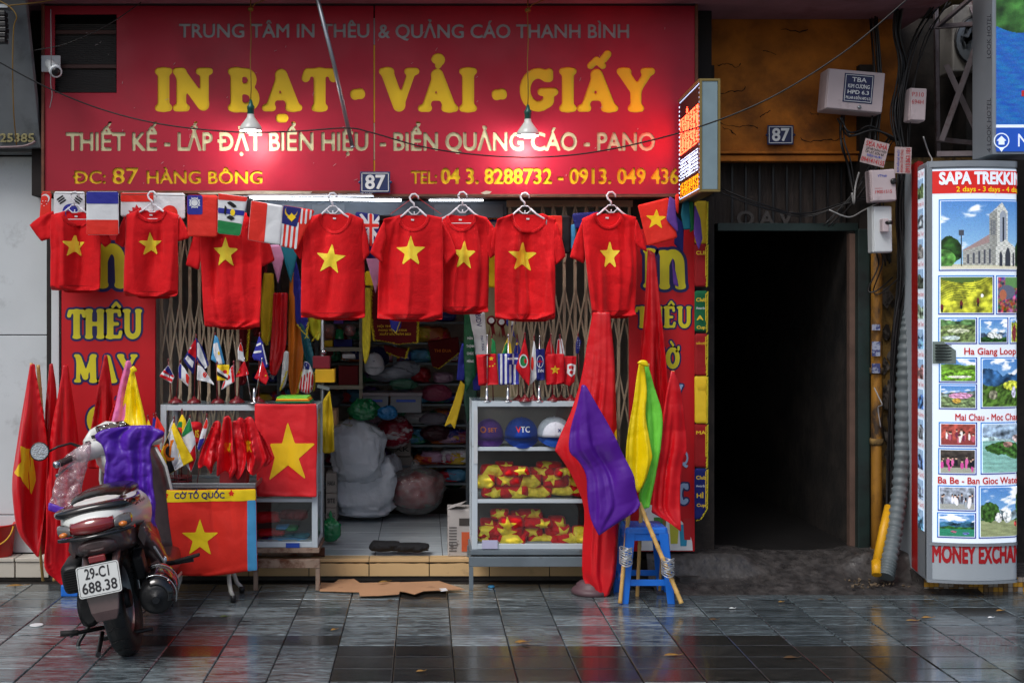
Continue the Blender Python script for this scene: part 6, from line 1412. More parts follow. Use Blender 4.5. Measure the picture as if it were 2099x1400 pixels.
deskflag('small yellow flag with black and white diagonals',444,826,445,745,dz,[(444,748),(470,748),(468,780),(445,780)],F['yellow'],[([[(444,752),(468,770),(468,776),(444,760)]],F['white'],'diagonal'),([[(444,760),(468,776),(468,780),(444,768)]],F['black'],'diagonal'),([circ(461,762,4)],F['crimson'],'crest')],base=False,seed=8)
deskflag('small flag with red sides and a maple leaf',484,826,479,744,dz,[(478,747),(482,782),(453,800),(460,770)],F['white'],[([[(478,747),(482,782),(476,786),(472,752)],[(453,800),(460,790),(462,776),(455,790)]],F['crimson'],'side'),([circ(467,773,5)],F['crimson'],'leaf')],seed=9)
deskflag('little red flag with yellow star beside the white ribbon',516,826,501,738,dz,[(501,739),(511,768),(482,774),(490,756)],F['crimson'],[([starp(489,762,4.5)],F['gold'],'star')],base=False,pm=m_chrome,seed=10)
deskflag('red and white long flag above the little star flag',488,826,494,700,dz+.03,[(493,700),(497,712),(501,742),(488,738),(487,718)],F['white'],[([[(490,700),(499,702),(500,722),(490,718)]],F['red'],'top')],seed=11)
deskflag('blue and white striped flag with cross corner',530,826,532,686,dz+.02,[(531,688),(539,702),(550,752),(541,757),(533,740),(520,738),(516,730),(523,712)],F['blue'],[([[(524,706),(535,702),(536,706),(522,711)],[(519,720),(536,718),(537,722),(518,725)],[(537,705),(540,706),(549,745),(546,748)]],F['white'],'stripe')],seed=12)
deskflag('small red flag with a star in front of the striped one',521,826,537,738,dz-.03,[(537,740),(546,760),(551,775),(545,789),(521,775),(530,755)],F['crimson'],[([starp(545,770,3.5)],F['gold'],'star')],pm=m_chrome,wood=False,seed=13)
dy=7.16
deskflag('red flag with five yellow stars on a chrome stand',998,823,999,690,dy,[(976,727),(1017,725),(1022,788),(981,791)],F['crimson'],[([starp(1007,735,6)],F['gold'],'star'),([circ(a,b_,1.6)for a,b_ in((999,747),(1004,751),(1010,750),(1014,746))],F['gold'],'small_star')],pm=m_chrome,wood=False,seed=21)
gs=[[(1025+9.3*k,725),(1029.5+9.3*k,725),(1029.5+9.3*k,790),(1025+9.3*k,790)]for k in range(5)]
deskflag('blue and white upright striped flag with a white cross',1041,823,1042,690,dy,[(1020,725),(1063,724),(1064,788),(1023,789)],F['blue'],[(gs,F['white'],'stripe'),([[(1040,724),(1064,724),(1064,747),(1040,747)]],F['blue'],'corner'),([[(1050,724),(1054,724),(1054,747),(1050,747)],[(1040,733),(1064,733),(1064,737),(1040,737)]],F['white'],'cross')],pm=m_chrome,wood=False,seed=22)
deskflag('red pointed flag with a round white badge',1076,823,1076,686,dy-.02,[(1076,690),(1082,720),(1088,760),(1085,792),(1070,774),(1057,755),(1066,725)],F['crimson'],[([circ(1073,740,9,ry=14)],F['white'],'badge_ring'),([circ(1073,740,7,ry=11)],F['green'],'badge'),([circ(1077,740,3,ry=5)],F['crimson'],'badge_heart')],seed=23)
deskflag('white pointed flag with part of a red disc',1093,823,1095,692,dy+.02,[(1095,694),(1099,720),(1100,775),(1087,790),(1088,740)],F['white'],[([circ(1091,745,3,ry=14)],F['red'],'disc')],seed=24)
t=deskflag('navy upright flag with a white oval symbol and the letters EVN',1105,823,1106,692,dy,[(1098,716),(1117,715),(1117,779),(1100,780)],F['navy'],[([circ(1107,741,7,ry=13)],F['white'],'oval'),([circ(1107,741,6,ry=11.5)],F['navy'],'oval_inner'),([starp(1107,741,8,n=4,inner=.25)],F['crimson'],'compass_star')],pm=m_chrome,wood=False,seed=25)
lettering('lettering','EVN',1103,1114,763,6,dy-.016,F['white'],t,bold=.02)
deskflag('square red flag with a yellow star on a maroon stand',1134,823,1129,688,dy,[(1117,726),(1156,725),(1158,787),(1120,789)],F['crimson'],[([starp(1138,758,11)],F['gold'],'star')],seed=26)
deskflag('red flag with a white shield crest',1170,823,1148,690,dy+.01,[(1157,730),(1182,730),(1178,782),(1168,792),(1154,786)],F['crimson'],[([[(1163,747),(1171,745),(1180,748),(1180,765),(1171,773),(1162,765)]],F['white'],'crest'),([[(1166,750),(1171,749),(1177,751),(1176,757),(1166,757)],circ(1171,763,4)],F['crimson'],'crest_mark')],seed=27)
for i,(x,y,ol,m,ps,lb)in enumerate(((1008,692,[(1007,692),(1015,700),(1018,726),(1007,726)],F['green'],[],'dark green furled flag behind the five star flag'),(1041,690,[(1041,692),(1047,705),(1050,726),(1028,726),(1034,708)],F['gold'],[([[(1028,726),(1034,708),(1040,700),(1040,726)]],F['green'],'half')],'yellow and green furled flag behind the striped one'),(1060,690,[(1060,690),(1066,712),(1070,726),(1052,726),(1057,705)],F['navy'],[([circ(1060,705,3)],F['gold'],'mark')],'dark blue furled flag behind the striped one'),(1129,690,[(1128,690),(1138,726),(1117,728),(1120,712)],F['crimson'],[],'red furled flag behind the square star flag'),(1147,695,[(1143,696),(1152,694),(1158,728),(1140,728)],F['white'],[([[(1140,696),(1147,696),(1147,730),(1138,730)]],F['crimson'],'stripe')],'red and white furled flag behind the crest flag'),(1185,688,[(1184,688),(1192,700),(1186,726),(1180,724),(1180,705)],F['navy'],[([circ(1184+a,b_,.9,6)for a in(0,4)for b_ in(698,703,708,713)],F['white'],'stars')],'navy furled flag with small white stars next to the tall flag'))):
 deskflag(lb,x+3,823,x,y,dy+.08,ol,m,ps,base=i in(2,4),seed=40+i)
 # --- flags on the table
t=thing('flag_rack','maroon wooden rack holding small flag sticks on the steel tray','flag holder',W(362,994,6.92))
for z in(0,.03,.05):MB().lathe([(.075,z),(.077,z+.004),(.075,z+.008)],W(366,996,6.98),n=20).build('ring',m_maroon,t)
for k in range(8):MB().tube([W(366+26*math.cos(k*pi/4),996,6.98+.07*math.sin(k*pi/4)),W(366+26*math.cos(k*pi/4),972,6.98+.07*math.sin(k*pi/4))],.004,6).build('spindle',m_maroon,t)
de=6.90
deskflag('yellow flag with white and black diagonals and a red crest, largest in the rack',362,992,356,866,de-.03,[(356,864),(376,905),(396,944),(370,958),(344,974),(322,940),(338,905)],F['yellow'],[([[(340,885),(350,874),(376,955),(358,966)],],F['white'],'diagonal'),([[(334,905),(342,892),(358,966),(344,973)]],F['black'],'diagonal'),([arc(348,925,15,18,60,250,10)+arc(348,925,10,12,250,60,10),[(348,903),(358,900),(353,912),(351,934),(347,934)],[(338,940),(360,936),(358,942),(342,945)]],F['orange'],'crest')],base=False,seed=51)
deskflag('green white and red flag in the rack',385,990,389,856,de,[(389,854),(394,880),(400,900),(402,940),(392,968),(378,950),(372,890)],F['white'],[([[(389,854),(394,882),(374,896),(370,890)]],F['green'],'stripe'),([[(401,908),(406,945),(392,970),(384,940)]],F['crimson'],'stripe')],base=False,seed=52)
deskflag('yellow green and red flag standing at the back of the rack',372,990,373,842,de+.06,[(373,848),(381,862),(384,885),(372,890),(362,874),(368,858)],F['yellow'],[([[(362,864),(374,864),(373,876),(361,876)]],F['green'],'stripe'),([[(362,876),(373,876),(373,890),(364,888)]],F['red'],'stripe')],base=False,seed=53)
deskflag('red flag with a pale temple emblem behind the purple raincoat',340,992,320,850,de+.02,[(321,852),(338,880),(334,915),(330,952),(310,950),(314,900)],F['red'],[([[(327,898),(334,895),(333,908),(342,912),(338,928),(328,920)]],mat('pale_temple',(170,180,180),.6),'emblem')],base=False,seed=54)
deskflag('blue flag sticking up behind the raincoat',335,992,315,852,de+.05,[(314,854),(326,868),(328,900),(316,950),(308,940),(311,880)],F['blue'],[],base=False,seed=55)
deskflag('small yellow flag tip above the raincoat',330,992,303,855,de+.07,[(303,857),(310,875),(306,890),(300,880)],F['yellow'],[],base=False,seed=56)
deskflag('white and blue flag standing behind the yellow crest flag',358,990,357,858,de+.09,[(356,857),(361,880),(352,890),(345,885),(350,868)],F['white'],[([[(357,857),(362,882),(357,882)]],F['blue'],'stripe')],base=False,seed=57)
deskflag('furled red white and blue flag between the rack and red bundle',404,990,424,852,de-.01,[(424,854),(427,870),(418,905),(408,925),(404,918),(412,885)],F['white'],[([[(420,850),(428,854),(424,878),(414,878)]],F['red'],'stripe'),([[(420,898),(408,928),(402,918),(408,900)]],F['blue'],'stripe')],base=False,seed=58)
MB_=bundle('red and gold badge banner leaning inside the cabinet',400,890,30,50,7.05,77,m=F['crimson'],star=False,grp=None,cat='banner',name='badge_banner')
lettering('lettering','US',394,408,896,14,6.96,F['gold'],MB_,bold=.04)
fb=[([(437,866,1),(446,862),(453,872),(450,920),(452,960,1),(440,945),(432,975,1),(420,955),(408,962,1),(404,950),(420,905)],6.86),([(458,856,1),(468,852),(475,868),(478,920),(486,960),(470,985,1),(460,965),(444,980,1),(448,920)],6.83),([(476,864,1),(486,862),(494,880),(505,930),(500,965),(488,985,1),(478,960)],6.85),([(498,862,1),(509,854),(520,860),(535,900),(548,940,1),(536,960),(520,975,1),(506,965),(500,910)],6.82),([(515,866,1),(528,880),(545,905),(562,938,1),(552,952),(540,958,1),(525,920)],6.88),([(486,858,1),(496,856),(506,880),(508,930),(496,950,1),(486,910)],6.9)]
for i,(ol,d)in enumerate(fb):
 parts=[]
 if i==3:parts=[([[(502,905),(516,905),(508,914),(518,928),(508,924),(504,930)]],MATS['star_yellow'],'star')]
 if i==1:parts=[([[(466,910),(474,908),(470,918),(472,934),(464,924)]],MATS['star_yellow'],'star')]
 lb=['small red flag at the near end of the bunch in the red box','small red flag showing a sliver of star, second in the bunch','plain small red flag in the middle of the bunch','small red flag with a gold star fragment facing out','outermost small red flag of the bunch, reaching over the hung flag','small red flag at the back of the bunch'][i]
 drape(lb,ol,d,SRED,seed=60+i,fold=.02,ff=60,conv=.28,nf=2.6,crease=.008,cf=20,parts=parts,smooth=2,group='small red flags bunched in a box')
MB().box2(W(450,994,6.9),W(505,960,6.9)+Vector((0,.12,0))).build('flag_box',mat('box_red',(130,16,22),.5));tag(bpy.context.scene.collection.objects[-1],'dark red box holding the bunch of small flags on the tray','box')
# --- scooter
m_pw=mat('pearl_white_paint',(226,229,225),.32,coat=.35,var=.03,dirt=(130,128,122),dscale=7,dlo=.66,dhi=.9)
m_br=mat('brown_paint',(84,66,66),.3,coat=.6,var=.08,dirt=(50,40,40),dscale=8,dlo=.5,dhi=.8)
m_gb=mat('gloss_black',(14,14,16),.15,coat=.8,var=.1);m_mb=mat('matt_black_metal',(30,31,33),.45,.3,var=.3,vscale=20,bump=.2)
m_tyre=mat('wet_tyre',(17,17,18),.38,bump=.35,bscale=120,var=.2);m_rl=mat('red_lens',(130,6,14),.08,coat=1,spec=.8,var=.15,vscale=30)
m_ol=mat('orange_lens',(220,120,20),.1,coat=1);m_cl=mat('clear_lens',(120,118,116),.06,.3,coat=1,var=.3,vscale=30);m_seat=mat('wet_vinyl',(16,15,15),.22,bump=.15,bscale=30)
m_mirror=mat('mirror_glass',(200,205,210),.04,1.0,var=.1,vscale=60,bump=.3,bscale=120)
SCT=thing('scooter','parked white and brown motor scooter with plate 29-C1 688.38 under a purple raincoat','scooter',(-1.405,-1.71,.0),rot=(math.radians(0),math.radians(-11),math.radians(5)))
SCT.rotation_mode='XYZ'
L_=dict(parent=SCT,local=True)
def se(y,cx,cz,hw,hh,e=2.4,n=28,dy=0.0,bot=1.0):
 """superellipse ring in the x-z plane at y; dy leans the ring"""
 out=[]
 for k in range(n):
  a=2*pi*k/n;c,s_=math.cos(a),math.sin(a);x=hw*math.copysign(abs(c)**(2/e),c);z=hh*math.copysign(abs(s_)**(2/e),s_)
  if z<0:x*=bot
  out.append(Vector((cx+x,y+dy*z/max(hh,.001),cz+z)))
 return out
def wheel(cy,R_,w_,turn,nm):
 q=Matrix.Rotation(turn,3,'Z');c=Vector((0,cy,R_));prof=[]
 g=MB();n=48;m=14
 rings=[]
 for k in range(n+1):
  a=2*pi*k/n;ring=[]
  for j in range(m):
   b=2*pi*j/m;r=R_-w_*.48+w_*.48*math.copysign(abs(math.cos(b))**.8,math.cos(b));x=w_/2*math.copysign(abs(math.sin(b))**.8,math.sin(b))
   ring.append(c+q@Vector((x,r*math.cos(a),r*math.sin(a))))
  rings.append(ring)
 g.loft(rings,False,True);ty=g.build(nm,m_tyre,**L_)
 for k in range(44):
  a=2*pi*k/44
  for s_ in(-1,1):
   p_=[c+q@Vector((s_*w_*t_,(R_+.0012)*math.cos(a+u),(R_+.0012)*math.sin(a+u)))for t_,u in((.04,0),(.2,.05),(.34,.06))]
   p_[1]=c+q@Vector((s_*w_*.22,(R_-.003)*math.cos(a+.05),(R_-.003)*math.sin(a+.05)));p_[2]=c+q@Vector((s_*w_*.38,(R_-.012)*math.cos(a+.06),(R_-.012)*math.sin(a+.06)))
   if k%2==0:MB().tube(p_,[.003,.004,.003],4).build('tread_block',m_rubber,ty)
 ax=q@Vector((1,0,0))
 MB().lathe([(R_-w_*.9,-.03),(R_-w_*.82,-.034),(R_-w_*.88,-.02),(R_-w_*.95,0),(R_-w_*.88,.02),(R_-w_*.82,.034),(R_-w_*.9,.03),(R_-w_*1.05,.01),(R_-w_*1.05,-.01)],c,ax,40).build('rim',m_steel,ty)
 for k in range(5):
  a=2*pi*k/5;MB().tube([c+q@Vector((0,.03*math.cos(a),.03*math.sin(a))),c+q@Vector((0,(R_-w_)*math.cos(a+.1),(R_-w_)*math.sin(a+.1)))],[.018,.012],8).build('spoke',m_steel,ty)
 MB().lathe([(.04,-.05),(.045,-.03),(.045,.03),(.04,.05)],c,ax,20).build('hub',m_mb,ty)
wheel(.0,.262,.108,0,'rear_tyre');wheel(1.27,.262,.094,.30,'front_tyre')
def loft(nm,secs,m,smooth=True,bevel=0):g=MB();g.loft(secs,True,smooth);return g.build(nm,m,bevel=bevel,**L_)
loft('tail_body',[se(-.33,0,.635,.035,.02),se(-.31,0,.64,.085,.045),se(-.26,0,.645,.135,.065),se(-.15,0,.65,.172,.085),se(.02,0,.64,.195,.105),se(.2,0,.61,.195,.125),se(.38,0,.57,.16,.13),se(.5,0,.52,.09,.11)],m_pw)
loft('under_tail',[se(-.30,0,.585,.07,.03),se(-.27,0,.565,.115,.055,3),se(-.16,0,.55,.135,.07,3),se(.05,0,.53,.14,.08,3),se(.3,0,.47,.15,.10,3),se(.5,0,.40,.16,.12,3)],m_br)
loft('tail_bump',[se(-.325,0,.545,.05,.012),se(-.315,0,.54,.075,.03),se(-.27,0,.53,.095,.045),se(-.2,0,.52,.09,.05)],m_br)
for s_ in(-1,1):
 loft('side_panel',[[Vector((s_*(.165+b_),y,z))for b_,z in((0,zt),(.02,(zt+zb)/2),(.0,zb),(-.02,(zt+zb)/2))]for y,zt,zb in((-.05,.60,.50),(.1,.60,.46),(.28,.56,.36),(.42,.46,.26),(.55,.34,.20),(.8,.26,.19),(.95,.26,.2))],m_br)
 loft('trim_line',[[Vector((s_*(.19),y,z+a))for a in(.006,-.006)]+[Vector((s_*(.182),y,z+a))for a in(-.006,.006)]for y,z in((.1,.46),(.28,.355),(.42,.255),(.55,.195),(.8,.185))],m_pw)
def lens(nm,x0,x1,z0,z1,m,sl=0,yo=0):
 g=MB();n=14;rows=[]
 for k in range(n+1):
  x=x0+(x1-x0)*k/n;u=2*abs(k/n-.5);h=(1-.25*u**2)
  y=-.338+.95*(abs(x)/.2)**2*.12+yo;zc=(z0+z1)/2+sl*abs(x);hh=(z1-z0)/2*h
  rows.append([Vector((x,y+.012,zc-hh)),Vector((x,y,zc-hh*.7)),Vector((x,y-.006,zc)),Vector((x,y+.004,zc+hh*.7)),Vector((x,y+.02,zc+hh)),Vector((x,y+.05,zc))])
 g.loft(rows,True,True);return g.build(nm,m,**L_)
lens('tail_lens',-.098,.098,.595,.668,m_rl)
lens('clear_lens',.1,.168,.59,.648,m_cl,0.05);lens('clear_lens',-.168,-.1,.59,.648,m_cl,.05)
for s_ in(-1,1):
 MB().sphere((s_*.135,-.298,.612),(.02,.016,.013),12,8).build('indicator',m_ol,**L_)
g=MB();g.loft([[Vector((x,-.345+.95*(abs(x)/.2)**2*.12,z))for z in(.578,.592)]+[Vector((x,-.31+.95*(abs(x)/.2)**2*.12,z))for z in(.592,.578)]for x in[-.175+.35*k/16 for k in range(17)]],True,True);g.build('black_band',m_gb,**L_)
loft('seat',[se(-.14,0,.742,.09,.012),se(-.12,0,.755,.125,.03),se(.05,0,.772,.15,.042),se(.25,0,.765,.145,.045),se(.42,0,.742,.115,.045),se(.55,0,.725,.07,.04),se(.58,0,.72,.04,.02)],m_seat)
pts=[Vector((x,y,z))for x,y,z in((-.155,.10,.735),(-.178,-.05,.735),(-.17,-.18,.738),(-.12,-.255,.742),(0,-.275,.748),(.12,-.255,.742),(.17,-.18,.738),(.178,-.05,.735),(.155,.10,.735))]
sm=[]
for k in range(len(pts)-1):
 p0,p1,p2,p3=pts[max(0,k-1)],pts[k],pts[k+1],pts[min(len(pts)-1,k+2)]
 for u in(0,.25,.5,.75):sm.append(.5*(2*p1+(p2-p0)*u+(2*p0-5*p1+4*p2-p3)*u*u+(3*p1-p0-3*p2+p3)*u**3))
sm.append(pts[-1]);MB().tube(sm,[.012+.008*math.sin(pi*k/(len(sm)-1))for k in range(len(sm))],12).build('grab_rail',m_gb,**L_)
loft('rear_carrier',[se(-.27,0,.745,.10,.008,3),se(-.2,0,.752,.135,.012,3),se(-.1,0,.755,.14,.012,3)],m_gb)
MB().box((.0,-.2,.71),(.05,.06,.07)).build('rail_mount',m_gb,bevel=.008,**L_)
MB().box((0,-.365,.395),(.06,.02,.03)).build('plate_bracket',m_black,**L_)
MB().box((-.0,-.33,.485),(.075,.03,.03)).build('reflector',m_rl,bevel=.004,**L_)
PR=Matrix.Rotation(math.radians(-14),3,'X')
def plt(x,z,y=0):return Vector((0,-.385,.405))+PR@Vector((x,y,z))
def rr_rect(w,h,r,n=5):return[(sx*(w-r)+r*math.cos(a),sz*(h-r)+r*math.sin(a))for sx,sz,a0 in((1,1,0),(-1,1,pi/2),(-1,-1,pi),(1,-1,1.5*pi))for a in[a0+pi/2*k/n for k in range(n+1)]]
MB().prism([plt(a,b_)for a,b_ in rr_rect(.095,.07,.012)],PR@Vector((0,.003,0))).build('number_plate',mat('plate_white',(214,218,216),.35,var=.04),**L_)
g=MB();A=[plt(a,b_,-.001)for a,b_ in rr_rect(.0905,.0655,.010)];B=[plt(a,b_,-.001)for a,b_ in rr_rect(.0885,.0635,.009)];n=len(A)
g.add(A+B,[(k,(k+1)%n,n+(k+1)%n,n+k)for k in range(n)]);g.build('plate_line',m_blk,fix=False,**L_)
for body,x0,x1,z in(('29-C1',-.058,.05,.010),('688.38',-.078,.078,-.052)):
 v,f=text_mesh(body,.02);v=v.copy();a,b_=v[:,0].min(),v[:,0].max()
 me=bpy.data.meshes.new('digits');me.from_pydata([tuple(plt(x0+(x1-x0)*(q[0]-a)/(b_-a),z+q[1]/cap_h()*.046,-.0018))for q in v],[],f);link('digits',me,m_blk,SCT,local=True)
g=MB();g.loft([[Vector((-.075,-.37,.35)),Vector((.075,-.37,.35)),Vector((.075,-.355,.35)),Vector((-.075,-.355,.35))],[Vector((-.062,-.385,.27)),Vector((.062,-.385,.27)),Vector((.062,-.37,.27)),Vector((-.062,-.37,.27))],[Vector((-.045,-.38,.225)),Vector((.045,-.38,.225)),Vector((.045,-.365,.225)),Vector((-.045,-.365,.225))]],True,False);g.build('mudguard',m_br,bevel=.005,**L_)
for s_ in(-1,1):MB().tube([(s_*.07,-.16,.52),(s_*.068,-.28,.46),(s_*.06,-.36,.36)],[.022,.018,.014],8).build('guard_arm',m_br,**L_)
loft('inner_fender',[se(-.26,0,.45,.06,.05),se(-.1,0,.50,.07,.05),se(.15,0,.50,.07,.06)],m_black)
g=MB();ax=Vector((-.05,1,.08)).normalized();c0=Vector((.205,-.24,.275))
g.lathe([(.018,-.01),(.02,.0),(.05,.003),(.068,.012),(.078,.03),(.082,.08),(.082,.2),(.07,.3),(.05,.38)],c0,ax,28);g.build('muffler',m_mb,**L_)
MB().lathe([(.016,-.018),(.016,.002)],c0,ax,14).build('tailpipe',m_gb,**L_)
g=MB();n=16;rows=[]
for t_,r in((.0,.060),(.03,.089),(.12,.094),(.25,.090),(.33,.07)):
 rows.append([c0+ax*t_+Vector((r*math.cos(a),0,r*math.sin(a)+.012))for a in[-.5+2.4*k/n for k in range(n+1)]]+[c0+ax*t_+Vector((r*.93*math.cos(a),0,r*.93*math.sin(a)+.012))for a in[-.5+2.4*(n-k)/n for k in range(n+1)]])
g.loft(rows,True,True);g.build('muffler_guard',m_gb,**L_)
for t_ in(.02,.2):MB().tube([c0+ax*t_+Vector((.095*math.cos(a),0,.095*math.sin(a)+.012))for a in[-.5+2.4*k/14 for k in range(15)]],.0025,5).build('guard_trim',m_chrome,**L_)
MB().tube([(.15,.16,.2),(.13,.3,.16),(.06,.42,.2)],.018,10).build('exhaust_pipe',m_mb,**L_)
g=MB();g.box((.13,-.05,.42),(.05,.1,.12),(.3,0,0));g.build('shock_mount',m_mb,bevel=.01,**L_)
for s_ in(-1,1):
 A,B=Vector((s_*.105,-.03,.30)),Vector((s_*.10,.06,.56));MB().tube([A,B],.012,8).build('shock_rod',m_chrome,**L_)
 MB().tube([A.lerp(B,.15+.7*k/60)+Vector((.025*math.cos(k*.75),.025*math.sin(k*.75),0))for k in range(61)],.005,5).build('shock_spring',m_black,**L_)
loft('transmission_case',[se(-.09,-.14,.26,.03,.06),se(-.06,-.145,.26,.05,.085),se(.1,-.15,.255,.055,.095),se(.35,-.15,.25,.055,.10),se(.45,-.145,.25,.04,.08)],m_mb)
MB().lathe([(.05,-.02),(.085,0),(.088,.02)],(-.165,.0,.262),(-1,0,0),24).build('clutch_cover',m_mb,**L_)
loft('air_filter_box',[se(-.16,-.165,.43,.035,.05,4),se(-.13,-.17,.43,.05,.07,4),se(.05,-.17,.44,.055,.075,4),se(.15,-.165,.44,.05,.07,4)],m_mb)
for k in range(9):MB().box((-.168,-.165,.385+k*.011),(.075,.006,.004)).build('filter_rib',m_black,**L_)
for k in range(5):MB().box((-.05+.0*k,.2+.02*k,.3),(.14,.008,.14)).build('engine_fin',m_mb,**L_)
MB().box((0,.3,.3),(.2,.26,.18)).build('engine_block',m_mb,bevel=.02,**L_)
A=Vector((-.15,.25,.2));MB().tube([A,Vector((-.27,.16,.07)),Vector((-.31,.12,-.045))],[.012,.011,.010],8).build('side_stand',m_black,**L_)
MB().box((-.315,.11,-.05),(.07,.04,.012),(0,.2,0)).build('stand_foot',m_black,**L_)
MB().tube([(-.12,.02,.12),(-.13,-.12,.05),(-.12,-.14,.06)],.012,8).build('centre_stand',m_black,**L_);MB().tube([(-.12,.02,.09),(.12,.02,.09)],.011,8).build('stand_bar',m_black,**L_)
MB().tube([(-.10,-.01,.15),(-.22,-.1,.17),(-.24,-.11,.165)],.010,8).build('kick_lever',m_black,**L_);MB().tube([(-.20,-.1,.17),(-.28,-.11,.185)],.014,8).build('lever_rubber',m_rubber,**L_)
MB().tube([(.17,.33,.33),(.33,.31,.325)],[.014,.011],8).build('foot_peg',m_black,**L_);MB().box((.30,.315,.338),(.13,.04,.014),(0,-.08,0)).build('peg_rubber',m_rubber,bevel=.004,**L_)
MB().lathe([(.018,0),(.018,.03)],(.17,.33,.35),(1,0,0),12).build('peg_bolt',m_chrome,**L_)
MB().tube([(-.17,.33,.33),(-.27,.33,.325)],[.014,.011],8).build('foot_peg',m_black,**L_)
loft('floorboard',[se(.5,0,.26,.15,.05,4),se(.7,0,.24,.17,.045,4),se(.95,0,.26,.18,.06,4)],m_br)
loft('leg_shield',[[Vector((sx*w_,y+dy_,z))for sx,dy_ in((-1,.06),(-.75,.0),(0,-.02),(.75,.0),(1,.06),(1,.075),(.75,.03),(0,.02),(-.75,.03),(-1,.075))]for z,w_,y in((.2,.15,.97),(.35,.175,.98),(.55,.185,.97),(.75,.18,.94),(.87,.15,.92),(.92,.11,.91))],m_br)
for s_ in(-1,1):MB().tube([(s_*.152,1.035,.2),(s_*.178,1.045,.35),(s_*.188,1.035,.55),(s_*.183,1.005,.75),(s_*.15,.985,.87)],.010,8).build('shield_trim',m_pw,**L_)
loft('front_apron',[se(1.04,0,.6,.19,.28),se(1.12,0,.62,.17,.26),se(1.2,0,.66,.11,.18),se(1.24,0,.68,.04,.08)],m_pw)
loft('front_fender',[se(1.0,.05,.42,.05,.03),se(1.1,.04,.50,.062,.05),se(1.27,0,.555,.062,.045),se(1.45,-.04,.5,.055,.04),se(1.53,-.06,.42,.04,.03)],m_pw)
for s_ in(-1,1):MB().tube([(s_*.07,1.27,.27),(s_*.06,1.15,.62)],.018,10).build('fork_leg',m_steel,**L_)
HB=Matrix.Rotation(math.radians(26),3,'Z')@Matrix.Rotation(math.radians(-6),3,'X');HC=Vector((-.055,.95,.925))
def hb(x,y,z):return HC+HB@Vector((x,y,z))
def hloft(nm,secs,m):g=MB();g.loft([[hb(*q)for q in s_]for s_ in secs],True,True);return g.build(nm,m,**L_)
def ex(x,cy,cz,hy,hz,e=2.4,n=24):return[(x,cy+hy*math.copysign(abs(math.cos(a))**(2/e),math.cos(a)),cz+hz*math.copysign(abs(math.sin(a))**(2/e),math.sin(a)))for a in[2*pi*k/n for k in range(n)]]
hloft('handlebar_cowl',[ex(-.245,-.06,-.01,.03,.03),ex(-.22,-.055,-.01,.042,.042),ex(-.16,-.03,0,.065,.05),ex(-.1,.0,.015,.09,.06),ex(0,.02,.025,.12,.075),ex(.1,.0,.015,.09,.06),ex(.16,-.03,0,.065,.05),ex(.22,-.055,-.01,.042,.042),ex(.245,-.06,-.01,.03,.03)],m_pw)
hloft('windscreen_rim',[ex(-.15,.07,.04,.02,.03),ex(-.1,.08,.08,.025,.04),ex(0,.10,.10,.03,.05),ex(.1,.08,.08,.025,.04),ex(.15,.07,.04,.02,.03)],m_pw)
g=MB();rows=[[hb(x,y,z)for x,y,z in((-.105,-.07,.055),(.105,-.07,.055),(.085,.03,.115),(-.085,.03,.115))],[hb(x,y+.0,z)for x,y,z in((-.1,-.066,.08),(.1,-.066,.08),(.08,.025,.132),(-.08,.025,.132))]]
g.loft(rows,True,False);g.build('gauge_housing',m_gb,bevel=.008,**L_)
N_=(HB@Vector((0,-.55,.84))).normalized()
for x,r in((0,.034),(-.055,.022),(.055,.022)):
 MB().lathe([(r,0),(r,.004),(r*.85,.0045),(r*.82,.002)],hb(x,-.02,.108),N_,24).build('gauge_ring',m_chrome,**L_)
 MB().lathe([(r*.8,.001),(r*.8,.003)],hb(x,-.02,.108),N_,20).build('gauge_dial',m_cl,**L_)
hloft('column_shroud',[ex(-.11,.0,-.05,.06,.04),ex(-.05,.01,-.13,.09,.09),ex(.05,.01,-.13,.09,.09),ex(.11,.0,-.05,.06,.04)],m_pw)
for x,z,w_ in((-.165,.045,.028),(-.125,.07,.03),(-.15,.01,.022)):MB().box(hb(x,-.075,z),(w_,.012,.02),HB@Euler((-.7,0,0)).to_matrix()).build('switch',m_black,bevel=.003,**L_)
MB().lathe([(.02,0),(.021,.01),(.018,.015),(.019,.10),(.021,.105),(.016,.112)],hb(-.235,-.062,-.01),HB@Vector((-1,-.28,-.18)),16).build('grip',mat('brown_grip',(58,44,44),.5,bump=.6,bscale=150),**L_)
MB().lathe([(.018,.112),(.02,.12),(.019,.14),(.012,.146)],hb(-.235,-.062,-.01),HB@Vector((-1,-.28,-.18)),16).build('bar_end',m_chrome,**L_)
MB().tube([hb(-.20,-.02,-.03),hb(-.26,-.03,-.045),hb(-.36,-.1,-.085),hb(-.375,-.11,-.09)],[.007,.006,.006,.009],8).build('brake_lever',m_steel,**L_)
A,B=hb(-.19,-.02,.03),hb(-.36,.0,.05)
MB().tube([A,A.lerp(B,.3)+Vector((0,0,.03)),A.lerp(B,.7)+Vector((0,0,.02)),B],[.010,.007,.006,.006],8).build('mirror_stem',m_black,**L_)
mc=hb(-.41,-.01,.06);mn=Vector((.05,-1,.1)).normalized()
MB().lathe([(.025,.03),(.042,.022),(.051,.0),(.05,-.002),(.044,-.002)],mc,-mn,28).build('mirror_shell',m_black,**L_)
MB().lathe([(.0455,0),(.045,.003)],mc+mn*.001,mn,28).build('mirror_face',m_mirror,**L_)
v,f=text_mesh('SH',.02);v2,f2=text_mesh('mode',.01)
